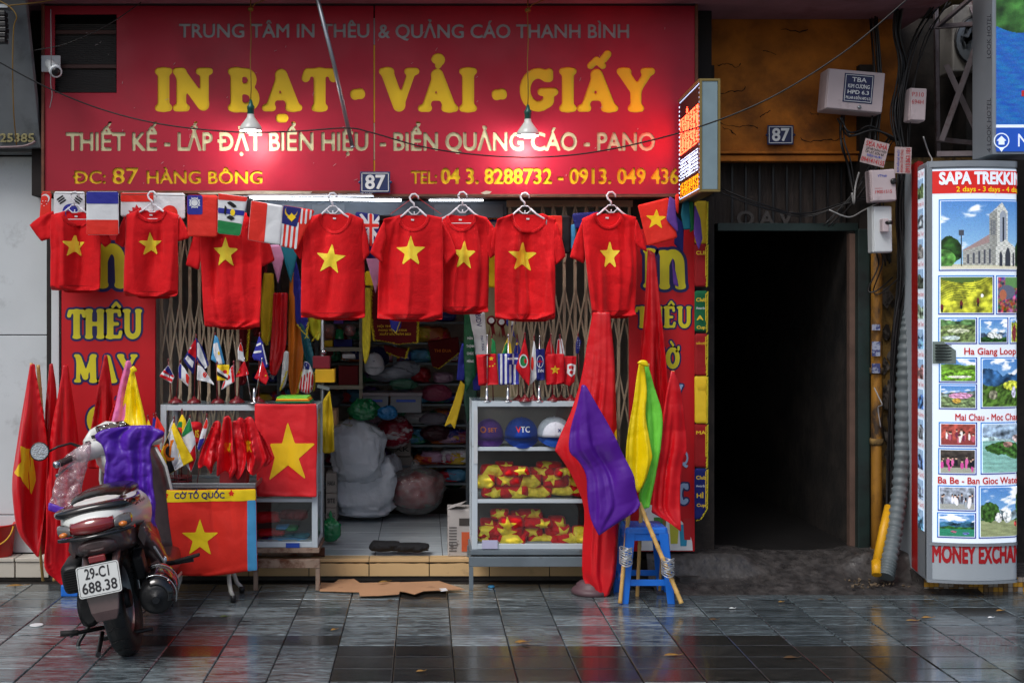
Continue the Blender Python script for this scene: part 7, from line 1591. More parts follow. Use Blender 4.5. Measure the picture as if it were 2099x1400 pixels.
def flank(nm,v,f,y0,y1,z,cap):
 v=v.copy();a,b_=v[:,0].min(),v[:,0].max();vv=[]
 for q in v:
  y=y0+(y1-y0)*(q[0]-a)/(b_-a)+.25*q[1]*cap;zz=z+q[1]/cap_h()*cap
  hw=np.interp(y,[-.26,-.15,.02,.2,.38],[.135,.172,.195,.195,.16]);hh=np.interp(y,[-.26,-.15,.02,.2,.38],[.065,.085,.105,.125,.13]);cz=np.interp(y,[-.26,.02,.2,.38],[.645,.64,.61,.57])
  r=max(0,1-abs((zz-cz)/hh)**2.4);vv.append((hw*r**(1/2.4)+.003,y,zz))
 me=bpy.data.meshes.new(nm);me.from_pydata(vv,[],f);link(nm,me,m_blk,SCT,local=True)
flank('script',v,f,-.12,-.03,.668,.026);flank('script',v2,f2,-.015,.07,.666,.016)
UP=dict(tail_body=.04,tail_bump=.045,under_tail=.03,tail_lens=.045,clear_lens=.045,indicator=.045,black_band=.045,number_plate=.04,plate_line=.04,digits=.04,plate_bracket=.04,reflector=.045,mudguard=.03,guard_arm=.04,script=.04,seat=-.012,grab_rail=.0,rear_carrier=0)
for o in SCT.children:
 z=UP.get(o.name.split('.')[0],0)
 if z:o.location.z+=z
 # --- raincoat over the handlebars
m_rc=mat('purple_raincoat',(88,36,176),.38,var=.08,vscale=8,bump=.45,bscale=34,spec=.6)
t=thing('raincoat','purple raincoat draped over the scooter handlebars with a clear plastic hood','raincoat',W(258,1110,6.45))
c=Cloth([(192,892,1),(204,884),(224,878),(250,876),(272,873),(303,872),(314,878),(330,884),(334,892,1),(318,902),(306,922),(309,960),(312,1000),(318,1030),(316,1066),(322,1090),(320,1112),(310,1124,1),(298,1098),(284,1062),(268,1036),(248,1018),(209,1014,1),(209,985),(213,950),(215,928),(208,912),(194,904,1)],6.30,thick=.02,edge=.03,fold=.02,ffreq=24,seed=31,res=.0085,smooth=3,crease=.022,cfreq=15,conv=.14,nf=5,vgrow=.4)
c.build('coat',m_rc,t)
s_=Cloth([(272,886,1),(300,874),(318,878),(335,886),(333,896,1),(316,905),(300,915),(284,910)],6.36,thick=.03,edge=.03,fold=.01,seed=5,res=.007,crease=.02,cfreq=20);s_.build('sleeve',m_rc,t)
s_=Cloth([(204,905,1),(216,898),(226,905),(228,940),(224,965,1),(216,950),(213,925)],6.38,thick=.02,edge=.02,seed=6,res=.007,crease=.02,cfreq=20);s_.build('fold',m_rc,t)
m_film=thin_glass('clear_film',(250,244,248),.5,rough=.12,haze=.22,hazecol=(230,190,200),bump=1.0,bscale=22)
c=Cloth([(182,905,1),(160,916),(134,934),(122,956),(112,988),(104,1020),(98,1040,1),(120,1052),(146,1048),(163,1040,1),(164,1010),(170,980),(178,950),(184,925)],6.5,thick=.02,edge=.03,fold=.02,ffreq=30,seed=9,res=.007,crease=.02,cfreq=28);c.build('clear_hood',m_film,t)
c=Cloth([(99,1030,1),(112,1034),(130,1040),(144,1040),(146,1050,1),(122,1053),(98,1046,1)],6.48,thick=.008,edge=.01,res=.006,crease=.006,cfreq=30);c.build('purple_hem',m_rc,t)
t=thing('bucket','red plastic bucket with yellow handle cropped at the picture edge','bucket',W(6,1142,7.45));q=W(-2,1140,7.5)
MB().lathe([(.075,0),(.080,.004),(.098,.185),(.106,.188),(.106,.2),(.098,.2),(.09,.18),(.072,.01)],(q.x,q.y,FZ),n=32).build('body',mat('red_plastic',(196,26,24),.35),t)
MB().tube([Vector((q.x+.106*math.cos(a),q.y-.05-.06*abs(math.sin(a)),FZ+.19-.11*math.sin(a)))for a in[pi*k/14 for k in range(15)]],.005,7).build('handle',MATS['yellow_plastic'],t)
t=thing('blue_stand_base','blue plastic base block behind the scooter among the red flags','base',W(140,1225,7.0));A=W(124,1226,6.95);MB().box2((A.x,A.y,.002),(A.x+.16,A.y+.14,.07)).build('block',m_bl,t,bevel=.008)
# --- inside the shop
m_sack=mat('white_sack',(196,202,212),.42,var=.1,vscale=6,bump=1.0,bscale=22)
m_gbag=mat('green_bag',(20,120,70),.25,var=.2,bump=.6,bscale=25,spec=.7);m_clr=thin_glass('clear_bag',(250,250,252),.3,rough=.14,haze=.15,bump=1.0,bscale=18)
def lump(nm,label,cat,x0,y0,x1,y1,d,m,seed,amp=.08,dep=None,knot=False,parts=(),group=None,sq=2.2,m2=None):
 A,B=W(x0,y1,d),W(x1,y0,d);c=(A+B)/2;rx,rz=(B.x-A.x)/2,(B.z-A.z)/2;ry=dep or min(rx,rz)*.9;c.y+=ry
 t=thing(nm,label,cat,(c.x,c.y,A.z),group)
 nu,nv=56,34;r=np.random.RandomState(seed);rings=[]
 for j in range(1,nv):
  ph=pi*j/nv;ring=[]
  for k in range(nu):
   a=2*pi*k/nu;x,y,z=math.sin(ph)*math.cos(a),math.sin(ph)*math.sin(a),math.cos(ph)
   ring.append((x,y,z))
  rings.append(ring)
 Pn=np.array(rings);e=2/sq;X=np.sign(Pn[...,0])*np.abs(Pn[...,0])**e;Y=np.sign(Pn[...,1])*np.abs(Pn[...,1])**e;Z=np.sign(Pn[...,2])*np.abs(Pn[...,2])**e
 n=pnoise(Pn[...,0]*1.3+Pn[...,1],Pn[...,2]*1.1-Pn[...,1],seed,3.0);cr=(1-np.abs(pnoise(Pn[...,0]+Pn[...,1]*.8,Pn[...,2]-Pn[...,1]*.5,seed+3,7.0)))**3;cr2=(1-np.abs(pnoise(Pn[...,0]-Pn[...,1]*.6,Pn[...,2]*1.5,seed+8,14.0)))**2
 s_=1+amp*n+amp*.9*cr+amp*.4*cr2-amp
 XX=c.x+rx*X*s_;YY=c.y+ry*Y*s_;ZZ=c.z+rz*Z*np.where(Z<0,1,s_)
 if knot:kk=np.clip((Z-.55)/.45,0,1);XX=c.x+(XX-c.x)*(1-.8*kk**1.5);YY=c.y+(YY-c.y)*(1-.8*kk**1.5)
 rg=[[Vector((XX[j,k],YY[j,k],ZZ[j,k]))for k in range(nu)]for j in range(nv-1)]
 MB().loft(rg,True,True).build('bag',m,t)
 if m2:
  MB().loft([[Vector((c.x+(q.x-c.x)*.93,c.y+(q.y-c.y)*.93,c.z-rz*.04+(q.z-c.z)*(.9 if not knot else.72)))for q in g_]for g_ in rg],True,True).build('contents',m2,t)
 if knot:
  tp=Vector((c.x,c.y,B.z-rz*.08));MB().lathe([(rx*.14,-.02),(rx*.1,.0),(rx*.16,.02),(rx*.05,.045)],tp,n=12).build('knot',m,t)
 return t
lump('white_sack','huge white sack of goods stacked on top of another by the yellow cloth','sack',670,856,794,1000,8.55,m_sack,1,.17,knot=True,sq=2.9)
lump('white_sack','lower bulging white sack resting on the shop floor','sack',680,942,814,1068,8.62,m_sack,2,.18,sq=3.2)
lump('white_sack','narrow white sack wedged behind the clear bag','sack',782,930,826,1040,9.05,m_sack,3,.10)
lump('clear_bag','knotted clear plastic bag of red and green cloth on the shop floor','bag',788,956,914,1062,8.72,m_clr,4,.10,knot=True,m2=mat('red_green_contents',(150,16,34),.6,var=.3,dirt=(16,90,60),dscale=5,dlo=.56,dhi=.62,bump=1.5,bscale=12))
lump('striped_bag','bag of red and white striped packets above the boxes','bag',768,856,846,922,9.0,mat('red_white_packets',(150,20,50),.3,var=.2,bump=.6,bscale=20,dirt=(200,196,200),dscale=9,dlo=.52,dhi=.58,stretch=(.5,1,2)),5,.14)
lump('green_bag','small dark green knotted bag on the floor against the cabinet','bag',652,1062,700,1114,7.8,m_gbag,6,.12,knot=True,dep=.06)
lump('green_bag','bright green crumpled bag on top of the white sack pile','bag',712,816,776,864,8.6,m_gbag,7,.2)
lump('green_bag','dark green bag slumped low by the back of the shop','bag',905,960,955,1004,10.1,m_gbag,8,.14)
lump('green_bag','green and blue bag on top of the yellow bag pile','bag',832,904,888,942,9.9,mat('bluegreen_bag',(10,90,110),.25,var=.4,bump=.5,spec=.7),9,.16)
lump('yellow_bag','yellow bag squashed in the middle of the rear pile','bag',840,938,896,972,9.9,mat('yellow_bag',(190,180,20),.35,var=.2,bump=.6),10,.16)
lump('red_bag','dark pink bag at the bottom of the rear pile','bag',852,968,906,1000,10.0,mat('pink_bag',(150,20,50),.35,bump=.5),11,.14)
lump('grey_bag','limp grey carrier bag hanging at the rear pile edge','bag',905,905,952,962,10.0,mat('grey_bag',(90,92,96),.4,var=.3,bump=.6),12,.16,knot=True)
lump('blue_pack','teal and blue folded pack on the white sacks','pack',774,832,815,862,8.4,mat('blue_pack',(10,90,140),.4,bump=.5),13,.14)
lump('wrapped_roll','long plastic wrapped roll of white cloth on the heap','roll',752,752,846,784,8.9,mat('wrapped_cloth',(150,160,176),.25,var=.25,bump=.8,bscale=22,spec=.7),14,.12)
lump('wrapped_roll','second plastic wrapped bundle above the storage boxes','roll',800,738,860,776,9.0,MATS['wrapped_cloth'],15,.14)
lump('wrapped_roll','green and white wrapped packet lying over the storage boxes','roll',796,776,856,800,8.8,mat('green_white_pack',(60,110,90),.3,var=.4,bump=.6),16,.14)
lump('pink_pack','pinkish packet on the rear shelf at the dark side','pack',862,788,925,824,9.2,mat('pink_pack',(150,60,90),.3,bump=.6),17,.14)
lump('pale_pack','pale packet stack low on the dark rear shelf','pack',858,846,920,872,9.2,mat('pale_pack',(120,116,130),.4,bump=.6),18,.12)
lump('dark_pack','dark maroon packets at the bottom of the rear shelf','pack',862,872,922,905,9.2,mat('dark_pack',(60,16,30),.4,bump=.6),19,.14)
lump('cloth_heap','heap of dim coloured cloth behind the flag stands','cloth',600,790,700,850,9.0,mat('dim_heap',(90,90,100),.5,var=.4,dirt=(160,20,30),dscale=6,dlo=.55,dhi=.6,bump=.6),20,.2)
lump('bag_of_balls','clear bag of orange and white things on the shelf','bag',658,662,688,696,8.75,m_clr,21,.12,m2=mat('orange_contents',(190,90,60),.5,var=.6,vscale=30))
lump('bag_of_red','clear bag of bright red things on the shelf','bag',704,664,730,690,8.75,m_clr,22,.12,m2=mat('coral_contents',(200,50,50),.5,var=.6,vscale=30))
m_cart=mat('pale_carton',(150,142,136),.7,var=.12,dirt=(90,80,74),dscale=6,dlo=.55,dhi=.8);m_brown=mat('brown_card',(186,142,106),.8,var=.08,vscale=4,dirt=(110,80,60),dscale=5,dlo=.55,dhi=.75)
def carton(label,x0,y0,x1,y1,d,dep,m=m_cart,cat='box',nm='carton',txt=None,sink=True):
 t=thing(nm,label,cat,W((x0+x1)/2,y1,d));MB().box2(W(x0,y1,d),W(x1,y0,d)+Vector((0,dep,0))).build('body',m,t,bevel=.004)
 if txt:lettering('lettering',txt,x0+3,x1-3,(y0+y1)/2+5,9,d-.003,m_blk,t,bold=.02)
 return t
for i,(y0,y1,tx)in enumerate(((970,1010,'HAKA'),(1011,1040,'SITE'),(1041,1068,'HA-KO'))):carton(('top','middle','bottom')[i]+' pale carton in the narrow stack marked with black letters',668,y0,690,y1,8.55,.25,txt=tx)
carton('pale carton behind the white sacks with black marks, upper one',806,905,842,935,9.25,.3,txt='XK');carton('pale carton behind the white sacks, lower one',804,936,846,1000,9.3,.3)
carton('brown carton on the shelf stack above the sacks',668,840,690,872,8.3,.2,m=m_brown)
m_box=mat('storage_plastic',(96,100,110),.3,var=.2,spec=.7)
for x0,x1,lb in((744,796,'grey'),(800,864,'blue handled')):
 t=carton('translucent storage box with lid, the '+lb+' one under the wrapped rolls',x0,812,x1,846,8.7,.3,m=m_box,nm='storage_box',cat='storage box')
 MB().box2(W(x0-2,812,8.69),W(x1+2,805,8.69)+Vector((0,.32,0))).build('lid',mat('lid_plastic',(120,112,120),.3),t,bevel=.003)
 MB().box2(W(x0+12,824,8.685),W(x1-12,819,8.69)).build('handle',m_bluep,t,bevel=.002)
t=thing('shelf_unit','pale framed shelf unit just inside the doorway with packets','shelf',W(700,980,8.7));m_sh=mat('shelf_cream',(150,146,128),.5,var=.1)
for x in(656,736):MB().box2(W(x,980,8.72),W(x+7,560,8.72)+Vector((0,.03,0))).build('post',m_sh,t,bevel=.002)
for y in(640,712,790,870):MB().box2(W(656,y+8,8.7),W(744,y,8.7)+Vector((0,.35,0))).build('shelf',m_sh,t,bevel=.002)
MB().box2(W(702,734,8.695),W(728,726,8.7)).build('label_card',FL['white'],t)
for i,(x0,y0,x1,y1,c,lb)in enumerate(((664,698,682,711,'gold','small yellow lidded tub on the shelf'),(684,696,722,711,'navy','dark box next to the yellow tub'),(684,650,704,664,'violet','violet tin behind the shelf bags'),(664,760,690,788,'black','dark pack on the second shelf'),(694,750,734,789,'maroon','maroon pack on the second shelf'))):
 carton(lb,x0,y0,x1,y1,8.75,.15,m=FL[c],nm='tub',cat='box')
t=thing('plastic_cup','green plastic cup upside down on the shelf','cup',W(696,696,8.73));MB().lathe([(.036,0),(.034,.004),(.026,.07),(.02,.072)],W(696,695,8.73),n=20).build('body',m_gbag,t)
t=thing('gift_box','dark red rectangular box wedged above the yellow one','box',W(660,756,7.62));MB().box2(W(641,755,7.6),W(676,730,7.6)+Vector((0,.1,0))).build('body',mat('maroon_box',(130,16,40),.35),t,bevel=.003)
t=thing('gift_box','plain yellow rectangular box under the dark red box','box',W(662,785,7.62));MB().box2(W(646,784,7.58),W(686,757,7.58)+Vector((0,.1,0))).build('body',mat('yellow_box',(222,170,16),.4),t,bevel=.003)
t=thing('display_pole','grey upright steel rack pole standing just inside the entrance','pole',W(660,1110,7.66));MB().tube([W(661,1112,7.66),W(661,560,7.66)],.011,12).build('pole',m_zinc,t);MB().box(W(663,794,7.64),(.08,.02,.022),(0,.25,0)).build('bracket',m_steel,t)
MB().sphere(W(663,722,7.66),.02,14,10).build('knob',m_chrome,t)
rp=random.Random(44);WD=[('crimson','red'),('navy','navy'),('green','green'),('white','white'),('maroon','maroon'),('sky','sky blue'),('gold','yellow'),('violet','violet'),('orange','orange'),('lilac','lilac')]
PL=[('under the big pennant',752,858,712,800),('on the dark side shelf by the sashes',862,950,770,960),('behind the storage boxes',742,866,790,850),('on the shelf behind the grey pole',664,742,720,870),('beside the desk flags inside the doorway',500,650,700,820),('above the clear bag',840,950,850,940),('high on the rear wall shelf',862,950,650,770),('low between the white sacks and the carton stack',664,800,880,990),('behind the yellow swallow tail ribbon',900,955,830,990),('under the tilted star shirt',664,742,640,712)]
LV=[660,702,744,786,828,870,912,954,990];RD=9.3
for lb,xa,xb in(('dark steel goods rack along the rear wall crammed with packets',655,955),('dark steel goods rack behind the desk flags',490,645)):
 t=thing('goods_rack',lb,'rack',W((xa+xb)/2,1020,RD))
 for y in LV:MB().box2(W(xa,y+4,RD-.02),W(xb,y,RD-.02)+Vector((0,.4,0))).build('shelf',m_stand,t)
 for x in(xa,(xa+xb)/2,xb):A=W(x,0,RD-.03);MB().box2((A.x,A.y,FZ),(A.x+.03,A.y+.03,2.5)).build('post',m_stand,t)
for pl,xa,xb,ya,yb in PL:
 for i,(c,cn)in enumerate(rp.sample(WD,10)):
  x,y=rp.uniform(xa,xb),rp.uniform(ya,yb);w_,h_=rp.uniform(36,66),rp.uniform(20,36);d_=RD;y=min(LV,key=lambda q:abs(q-y-h_/2))-h_/2;mm_=mat('goods_'+c,{'crimson':(200,30,50),'navy':(50,60,150),'green':(40,150,110),'white':(216,218,224),'maroon':(130,30,46),'sky':(90,160,200),'gold':(220,186,50),'violet':(120,80,160),'orange':(216,116,50),'lilac':(200,160,190)}[c],.3,var=.25,vscale=9,bump=.7,bscale=18,spec=.7)
  lump('packet',cn+' wrapped packet '+pl,'packet',x-w_/2,y-h_/2,x+w_/2,y+h_/2,d_,mm_,200+int(x),.16,sq=3.4,dep=.12)
cap('white cap with small round badge on top of the heap',767,744,42,46,MATS['cap_white'],MATS['cap_white'],8.8,[('o',-.1,.1,.4,.12,FL['navy'])]);cap('navy cap behind the white one on the heap',776,730,44,44,cloth('cap_navy',(16,22,70)),MATS['cap_navy'],8.95,[])
def fringe(t,path,d,ln=10,m=None):
 g=MB()
 for(a,b_),(c,e)in zip(path,path[1:]):
  n=max(2,int(math.hypot(c-a,e-b_)/2.2));
  for k in range(n):
   u=k/n;x,y=a+(c-a)*u,b_+(e-b_)*u;nx_,ny_=-(e-b_),(c-a);L2=math.hypot(nx_,ny_)or 1;dx,dy=nx_/L2,ny_/L2
   if dy<0:dx,dy=dx,dy
   x2,y2=x+dx*ln*.6+R.uniform(-1,1),y+dy*ln*.6+ln*.5+R.uniform(-1,2)
   g.tube([W(x,y,d),W((x+x2)/2+R.uniform(-.6,.6),(y+y2)/2,d-.004),W(x2,y2,d)],[.0022,.0026,.0018],4)
 return tag(g.build('fringe',m or m_frg,t),kind='stuff')
m_frg=mat('gold_fringe',(224,206,40),.6,var=.2);m_mar=cloth('maroon_velvet',(96,10,18),.8)
def pennant(label,ol,d,m,path,txt=(),seed=1,nm='pennant',ln=9):
 c=Cloth(ol,d,thick=.004,edge=.01,fold=.008,ffreq=20,seed=seed,res=.012,smooth=1,crease=.005,cfreq=10);t=thing(nm,label,'pennant',W(sum(p[0]for p in ol)/len(ol),max(p[1]for p in ol),d));c.build('cloth',m,t)
 if path:fringe(t,path,d-.008,ln)
 for body,x0,x1,y,cp,mm in txt:lettering('lettering',body,x0,x1,y,cp,d-.022,mm,t,bold=.02)
 return t
pennant('large maroon pennant with gold lettering and yellow fringe, nearest the doorway middle',[(764,540),(862,540),(860,660),(858,702),(818,706),(764,696),(757,640)],8.1,m_mar,[(862,560),(860,660),(858,702),(818,706),(764,696),(757,640),(760,560)],[('HỘI THI VỀ',774,812,671,4,FL['gold']),('PHONG TRÀO THI ĐUA',776,834,679,4,FL['gold']),('XUẤT SẮC NĂM 2021',778,842,687,4,FL['gold'])],3)
pennant('small maroon pennant tip peeping out below the large one',[(785,706),(838,716),(834,734),(816,732),(790,722)],8.2,m_mar,[(840,712),(834,734),(816,732),(790,722)],[],4)
pennant('dim maroon pennant tilted at the dark side of the shop',[(876,700),(940,690),(942,724),(900,756),(886,752)],8.8,m_mar,[(944,722),(900,756),(886,752)],[('THI ĐUA',890,925,722,6,FL['orange'])],5)
pennant('blue pointed pennant hanging over the large maroon one',[(796,640),(824,640),(822,670),(812,684),(802,676)],7.9,FL['blue'],[(824,652),(812,684),(800,672)],[],6,ln=5)
drape('hanging strip of gold tassels beside the striped t-shirt gap',[(745,590,1),(760,590,1),(762,640),(758,720),(748,750,1),(742,700)],7.9,mat('tassel_gold',(190,176,30),.6,var=.3,vscale=60,stretch=(3,1,.5)),seed=7,fold=.02,ff=90,cat='tassel',name='tassel_strip')
pm_=lambda label,ol,d,m,seed,txt=(),cat='sash',nm='sash',**k:None
def sash(label,ol,d,m,seed,txt=()):
 c=Cloth(ol,d,thick=.003,edge=.008,fold=.02,ffreq=30,seed=seed,res=.009,smooth=1,crease=.008,cfreq=16);t=thing('sash',label,'sash',W(ol[0][0],max(p[1]for p in ol),d));c.build('cloth',m,t)
 for body,x0,x1,y,cp,rot in txt:lettering('lettering',body,x0,x1,y,cp,d-.035,m_wh if m is not FL['white']else FL['navy'],t,bold=.02,rot=rot)
sash('dark green satin sash with small white words',[(952,640),(968,640),(974,740),(976,770),(954,804),(950,720)],7.6,mat('green_satin',(10,84,50),.35,bump=.3),1,[('MÃN',958,969,696,5,0),('THỊNH',956,972,712,5,0),('CHÚC',957,971,727,5,0),('MỪNG',957,971,743,5,0)])
sash('white satin sash reading BIDV lengthwise',[(962,640),(994,640),(998,700),(997,730),(975,728),(970,690)],7.58,FL['white'],2,[('BIDV',968,994,662,10,math.radians(84)),('MAY MAN',974,1004,706,5,math.radians(84))])
sash('yellow ribbon with swallow tail hanging low',[(944,780),(955,790),(940,850),(932,880),(924,868),(910,876),(928,830)],8.0,FL['gold'],3)
sash('deep blue sash behind the green one',[(948,700),(958,720),(952,780),(936,780),(940,730)],7.7,FL['blue'],4);sash('green ribbon crumpled below the white sash',[(955,760),(980,780),(975,830),(958,870),(950,820)],7.75,mat('green_dim',(10,60,46),.5),5)
sash('blue ribbon beside the china style desk flag',[(968,760),(986,770),(984,800),(970,800)],7.66,FL['blue'],6)
MB().box2(W(1008,740,7.62),W(1040,600,7.62)).build('x',m_room);bpy.data.objects.remove(bpy.context.scene.collection.objects[-1])
t=thing('rosette_board','cream board edge behind the award rosettes','board',W(1020,820,7.7));MB().box2(W(985,822,7.72),W(1068,560,7.72)+Vector((0,.02,0))).build('board',mat('cream_board',(160,150,116),.6),t)
def rosette(label,cx,cy,m,d=7.66):
 t=thing('rosette',label,'rosette',W(cx,cy,d),'award rosettes hung in a row');MB().lathe([(.03,0),(.031,.006),(.02,.012),(.019,.010)],W(cx,cy,d),(0,-1,0),20).build('pleats',m,t);MB().lathe([(.018,.011),(.018,.014)],W(cx,cy,d),(0,-1,0),18).build('centre',FL['white'],t)
 for s_ in(-1,1):MB().prism([W(cx-2,cy+8,d),W(cx+3*s_+2,cy+8,d),W(cx+8*s_+1,cy+32,d),W(cx+5*s_,cy+27,d),W(cx+3*s_-1,cy+32,d)],(0,-.002,0)).build('tail',m,t)
rosette('dark red rosette nearest the white sash',1007,657,FL['maroon']);rosette('maroon rosette with white centre between the two others',1028,660,FL['maroon']);rosette('royal blue rosette with twin ribbon tails',1047,661,FL['blue'])
for i,(lb,ol,d,m,fr)in enumerate((('orange silk banner with gold fringe hanging behind the desk flags',[(594,560,1),(612,560,1),(618,640),(622,720),(615,800,1),(596,810),(590,720)],7.75,mat('dull_orange',(206,110,24),.5),[(622,760),(612,806),(594,812)]),('blue silk banner with gold fringe next to the tilted-star shirt',[(604,520,1),(622,600,1),(632,660),(630,690,1),(606,660),(600,600)],7.7,FL['blue'],[(634,660),(630,692),(606,664)]),('teal silk banner hanging beside the orange one',[(614,660,1),(630,680),(646,740),(650,790,1),(636,760),(622,720)],7.68,mat('dull_teal',(14,84,100),.5),[(648,760),(646,800)]),('tall dark red silk flag furled behind the striped desk flag',[(560,600,1),(590,600,1),(588,660),(584,720),(566,770,1),(552,760),(556,680)],7.7,SRED2,None),('white and gold banner folded among the furled flags',[(582,720,1),(592,720,1),(590,760),(584,790),(574,800,1),(578,750)],7.66,FL['white'],[(590,760),(576,800)]),('maroon furled banner nearest the lattice gate edge',[(488,640,1),(512,640,1),(514,700),(506,780),(492,790,1),(486,720)],7.8,FL['maroon'],[(514,660),(508,740)]),('yellow banner with tassels behind the long shirt sleeve',[(540,560,1),(560,560,1),(562,640),(552,700),(536,700,1),(534,620)],7.8,FL['gold'],[(562,640),(550,706),(536,704)]),('yellow green banner between the cabinet pole and the shirt hem',[(626,640,1),(656,640,1),(658,680),(652,700,1),(634,680)],7.72,mat('olive_yellow',(190,190,30),.6),[(656,680),(640,700)]),('long plain yellow cloth hanging down by the sack stack',[(662,820,1),(676,800,1),(684,860),(686,926,1),(664,930,1),(652,900)],7.62,mat('dull_yellow',(206,176,16),.6),None),('red banner behind the green pennants',[(520,520,1),(548,520,1),(546,600),(540,690,1),(520,690,1),(516,600)],7.85,FL['maroon'],None))):
 c,t=drape(lb,ol,d,m,seed=70+i,ff=50,fold=.03,cat='banner',name='hanging_banner')
 if fr:fringe(t,fr,d-.02,9)
drape('striped flag with white stars corner hanging among the banners',[(624,740,1),(634,746),(643,770),(640,800),(630,808,1),(612,798),(618,770)],7.6,FL['white'],seed=90,fold=.01,parts=[([[(617+6*k,770-3*k),(620+6*k,770-3*k),(617+6*k,806),(613+6*k,806)]for k in range(5)],FL['crimson'],'stripe'),([[(622,736),(636,744),(634,758),(620,756)]],FL['navy'],'corner')])
for x,y,c,lb in((566,510,'lilac','lilac pointed pennant behind the bunting, by the low flag'),(592,510,'teal','teal pointed pennant tucked behind the striped flag'),(766,530,'lilac','lilac pointed pennant between the two middle shirts')):
 flag(lb,[(x-18,y-8),(x+22,y-8),(x+4,y+72)],7.4,FL[c],name='pointed_pennant',cat='pennant',seed=int(x))
flag('acid yellow card with black writing behind the shirts',rect(748,556,778,586),7.9,FL['yellow'],name='yellow_card',cat='card');flag('acid yellow placard behind the wide shirt',rect(996,520,1018,590),7.6,FL['yellow'],name='yellow_card',cat='card',seed=7)
for i,(y0,y1,c,tx)in enumerate(((412,500,'gold',''),(500,588,'maroon','CLB'),(596,680,'green','Club'),(684,770,'maroon','HUẤN LUYỆN'),(770,868,'gold','Q'),(868,958,'maroon','MA'),(960,1062,'navy','Club'))):
 d=7.26;ol=[(1424,y0),(1451,y0),(1449,y1-18),(1438,y1),(1424,y1+4)]if i in(6,)else[(1424,y0),(1451,y0),(1450,y1),(1424,y1)]
 lb=('yellow fringed','upper maroon','green with gold Club lettering','middle maroon with gold border','yellow with red dragon like marks','lower maroon ending in MA','navy pointed lowest')[i]
 m={'gold':FL['gold'],'maroon':cloth('pennant_red',(150,20,26)),'green':cloth('pennant_green',(14,96,60)),'navy':cloth('pennant_navy',(22,34,110))}[c]
 t=pennant(lb+' pennant in the column beside the alley',ol,d,m,[(1452,y0+2),(1451,y1-(20 if i==6 else 0))]+([(1438,y1+2),(1426,y1+6)]if i==6 else[]),[],100+i,ln=7)
 if tx:lettering('lettering',tx,1427,1447,y0+22,7 if len(tx)<7 else 4,d-.02,FL['gold'],t,bold=.03)
 if i in(2,6):lettering('lettering','Awards',1427,1445,y0+38,5,d-.02,FL['white'],t);lettering('lettering','A' if i==2 else 'HÌ',1428,1442,y0+60,9,d-.02,FL['gold'],t,bold=.03);lettering('lettering','Cup',1428,1446,y0+78,6,d-.02,FL['gold'],t,bold=.03)
 if c!='gold':MB().box2(W(1446,y1-22,d-.018),W(1447.2,y0+6,d-.016)).build('gold_line',FL['gold'],t)
t=thing('cardboard_box','battered printed cardboard box standing beside the cap cabinet','box',W(940,1130,7.45));A=W(918,1130,7.48);m_pb=mat('printed_carton',(176,172,170),.6,var=.1,dirt=(90,84,80),dscale=14,dlo=.56,dhi=.64)
MB().box2((A.x,-.02,FZ),(A.x+.15,.18,FZ+.29)).build('body',m_pb,t,bevel=.004);MB().prism([(A.x,-.02,FZ+.29),(A.x+.08,-.06,FZ+.325),(A.x+.12,.05,FZ+.33),(A.x+.02,.1,FZ+.295)],(0,0,.003)).build('flap',m_pb,t)
for k in range(9):MB().box2((A.x+.008,-.023,FZ+.03+k*.018),(A.x+.055,-.0205,FZ+.037+k*.018)).build('print_line',mat('print_grey',(90,88,88),.7),t)
MB().box2((A.x+.085,-.0235,FZ+.03),(A.x+.145,-.0205,FZ+.15)).build('orange_print',mat('print_orange',(200,90,50),.6),t);MB().box2((A.x+.07,-.0235,FZ+.19),(A.x+.14,-.0205,FZ+.235)).build('dark_print',mat('print_dark',(60,56,54),.7),t)
for i,(x,y,w_,h_)in enumerate(((790,1119,70,24),(846,1122,74,20))):bundle(('crumpled black cloth on the shop step, thicker end','crumpled black cloth on the shop step, thin trailing end')[i],x,y,w_,h_,7.52,600+i,m=mat('black_cloth',(16,16,20),.85,bump=.5),star=False,grp=None,cat='cloth',name='black_cloth')
t=thing('flat_cardboard','flattened brown cardboard sheets laid on the pavement before the step','cardboard',W(800,1205,7.2))
def G(px,py,z=.0):d=FPX*(CAMH-z)/(py-654);return Vector(((px-870)*d/FPX,d-7.5,z))
for i,pts in enumerate(([(655,1212),(658,1196),(684,1196),(694,1188),(726,1188),(738,1196),(820,1194),(818,1210),(736,1214)],[(736,1216),(740,1206),(756,1196),(822,1196),(818,1220),(780,1222),(738,1222)],[(818,1212),(822,1194),(900,1192),(952,1208),(930,1210),(870,1212),(850,1219),(830,1214)])):
 z=.006+.005*i;q=[G(a,b_,z)for a,b_ in pts];n=len(q);cc=sum(q,Vector())/n
 for v_ in q:v_.z+=R.uniform(-.001,.006)
 MB().prism(q,(0,0,.004)).build('sheet',m_brown,t)
MB().prism([G(900,1206,.02),(G(914,1205,.024)),G(918,1210,.02),G(904,1212,.018)],(0,0,.001)).build('torn_paper',m_wh,t)
m_leaf=mat('dry_leaf',(150,112,50),.7,var=.3,vscale=40);m_leaf2=mat('brown_leaf',(84,62,36),.7,var=.3,vscale=40)
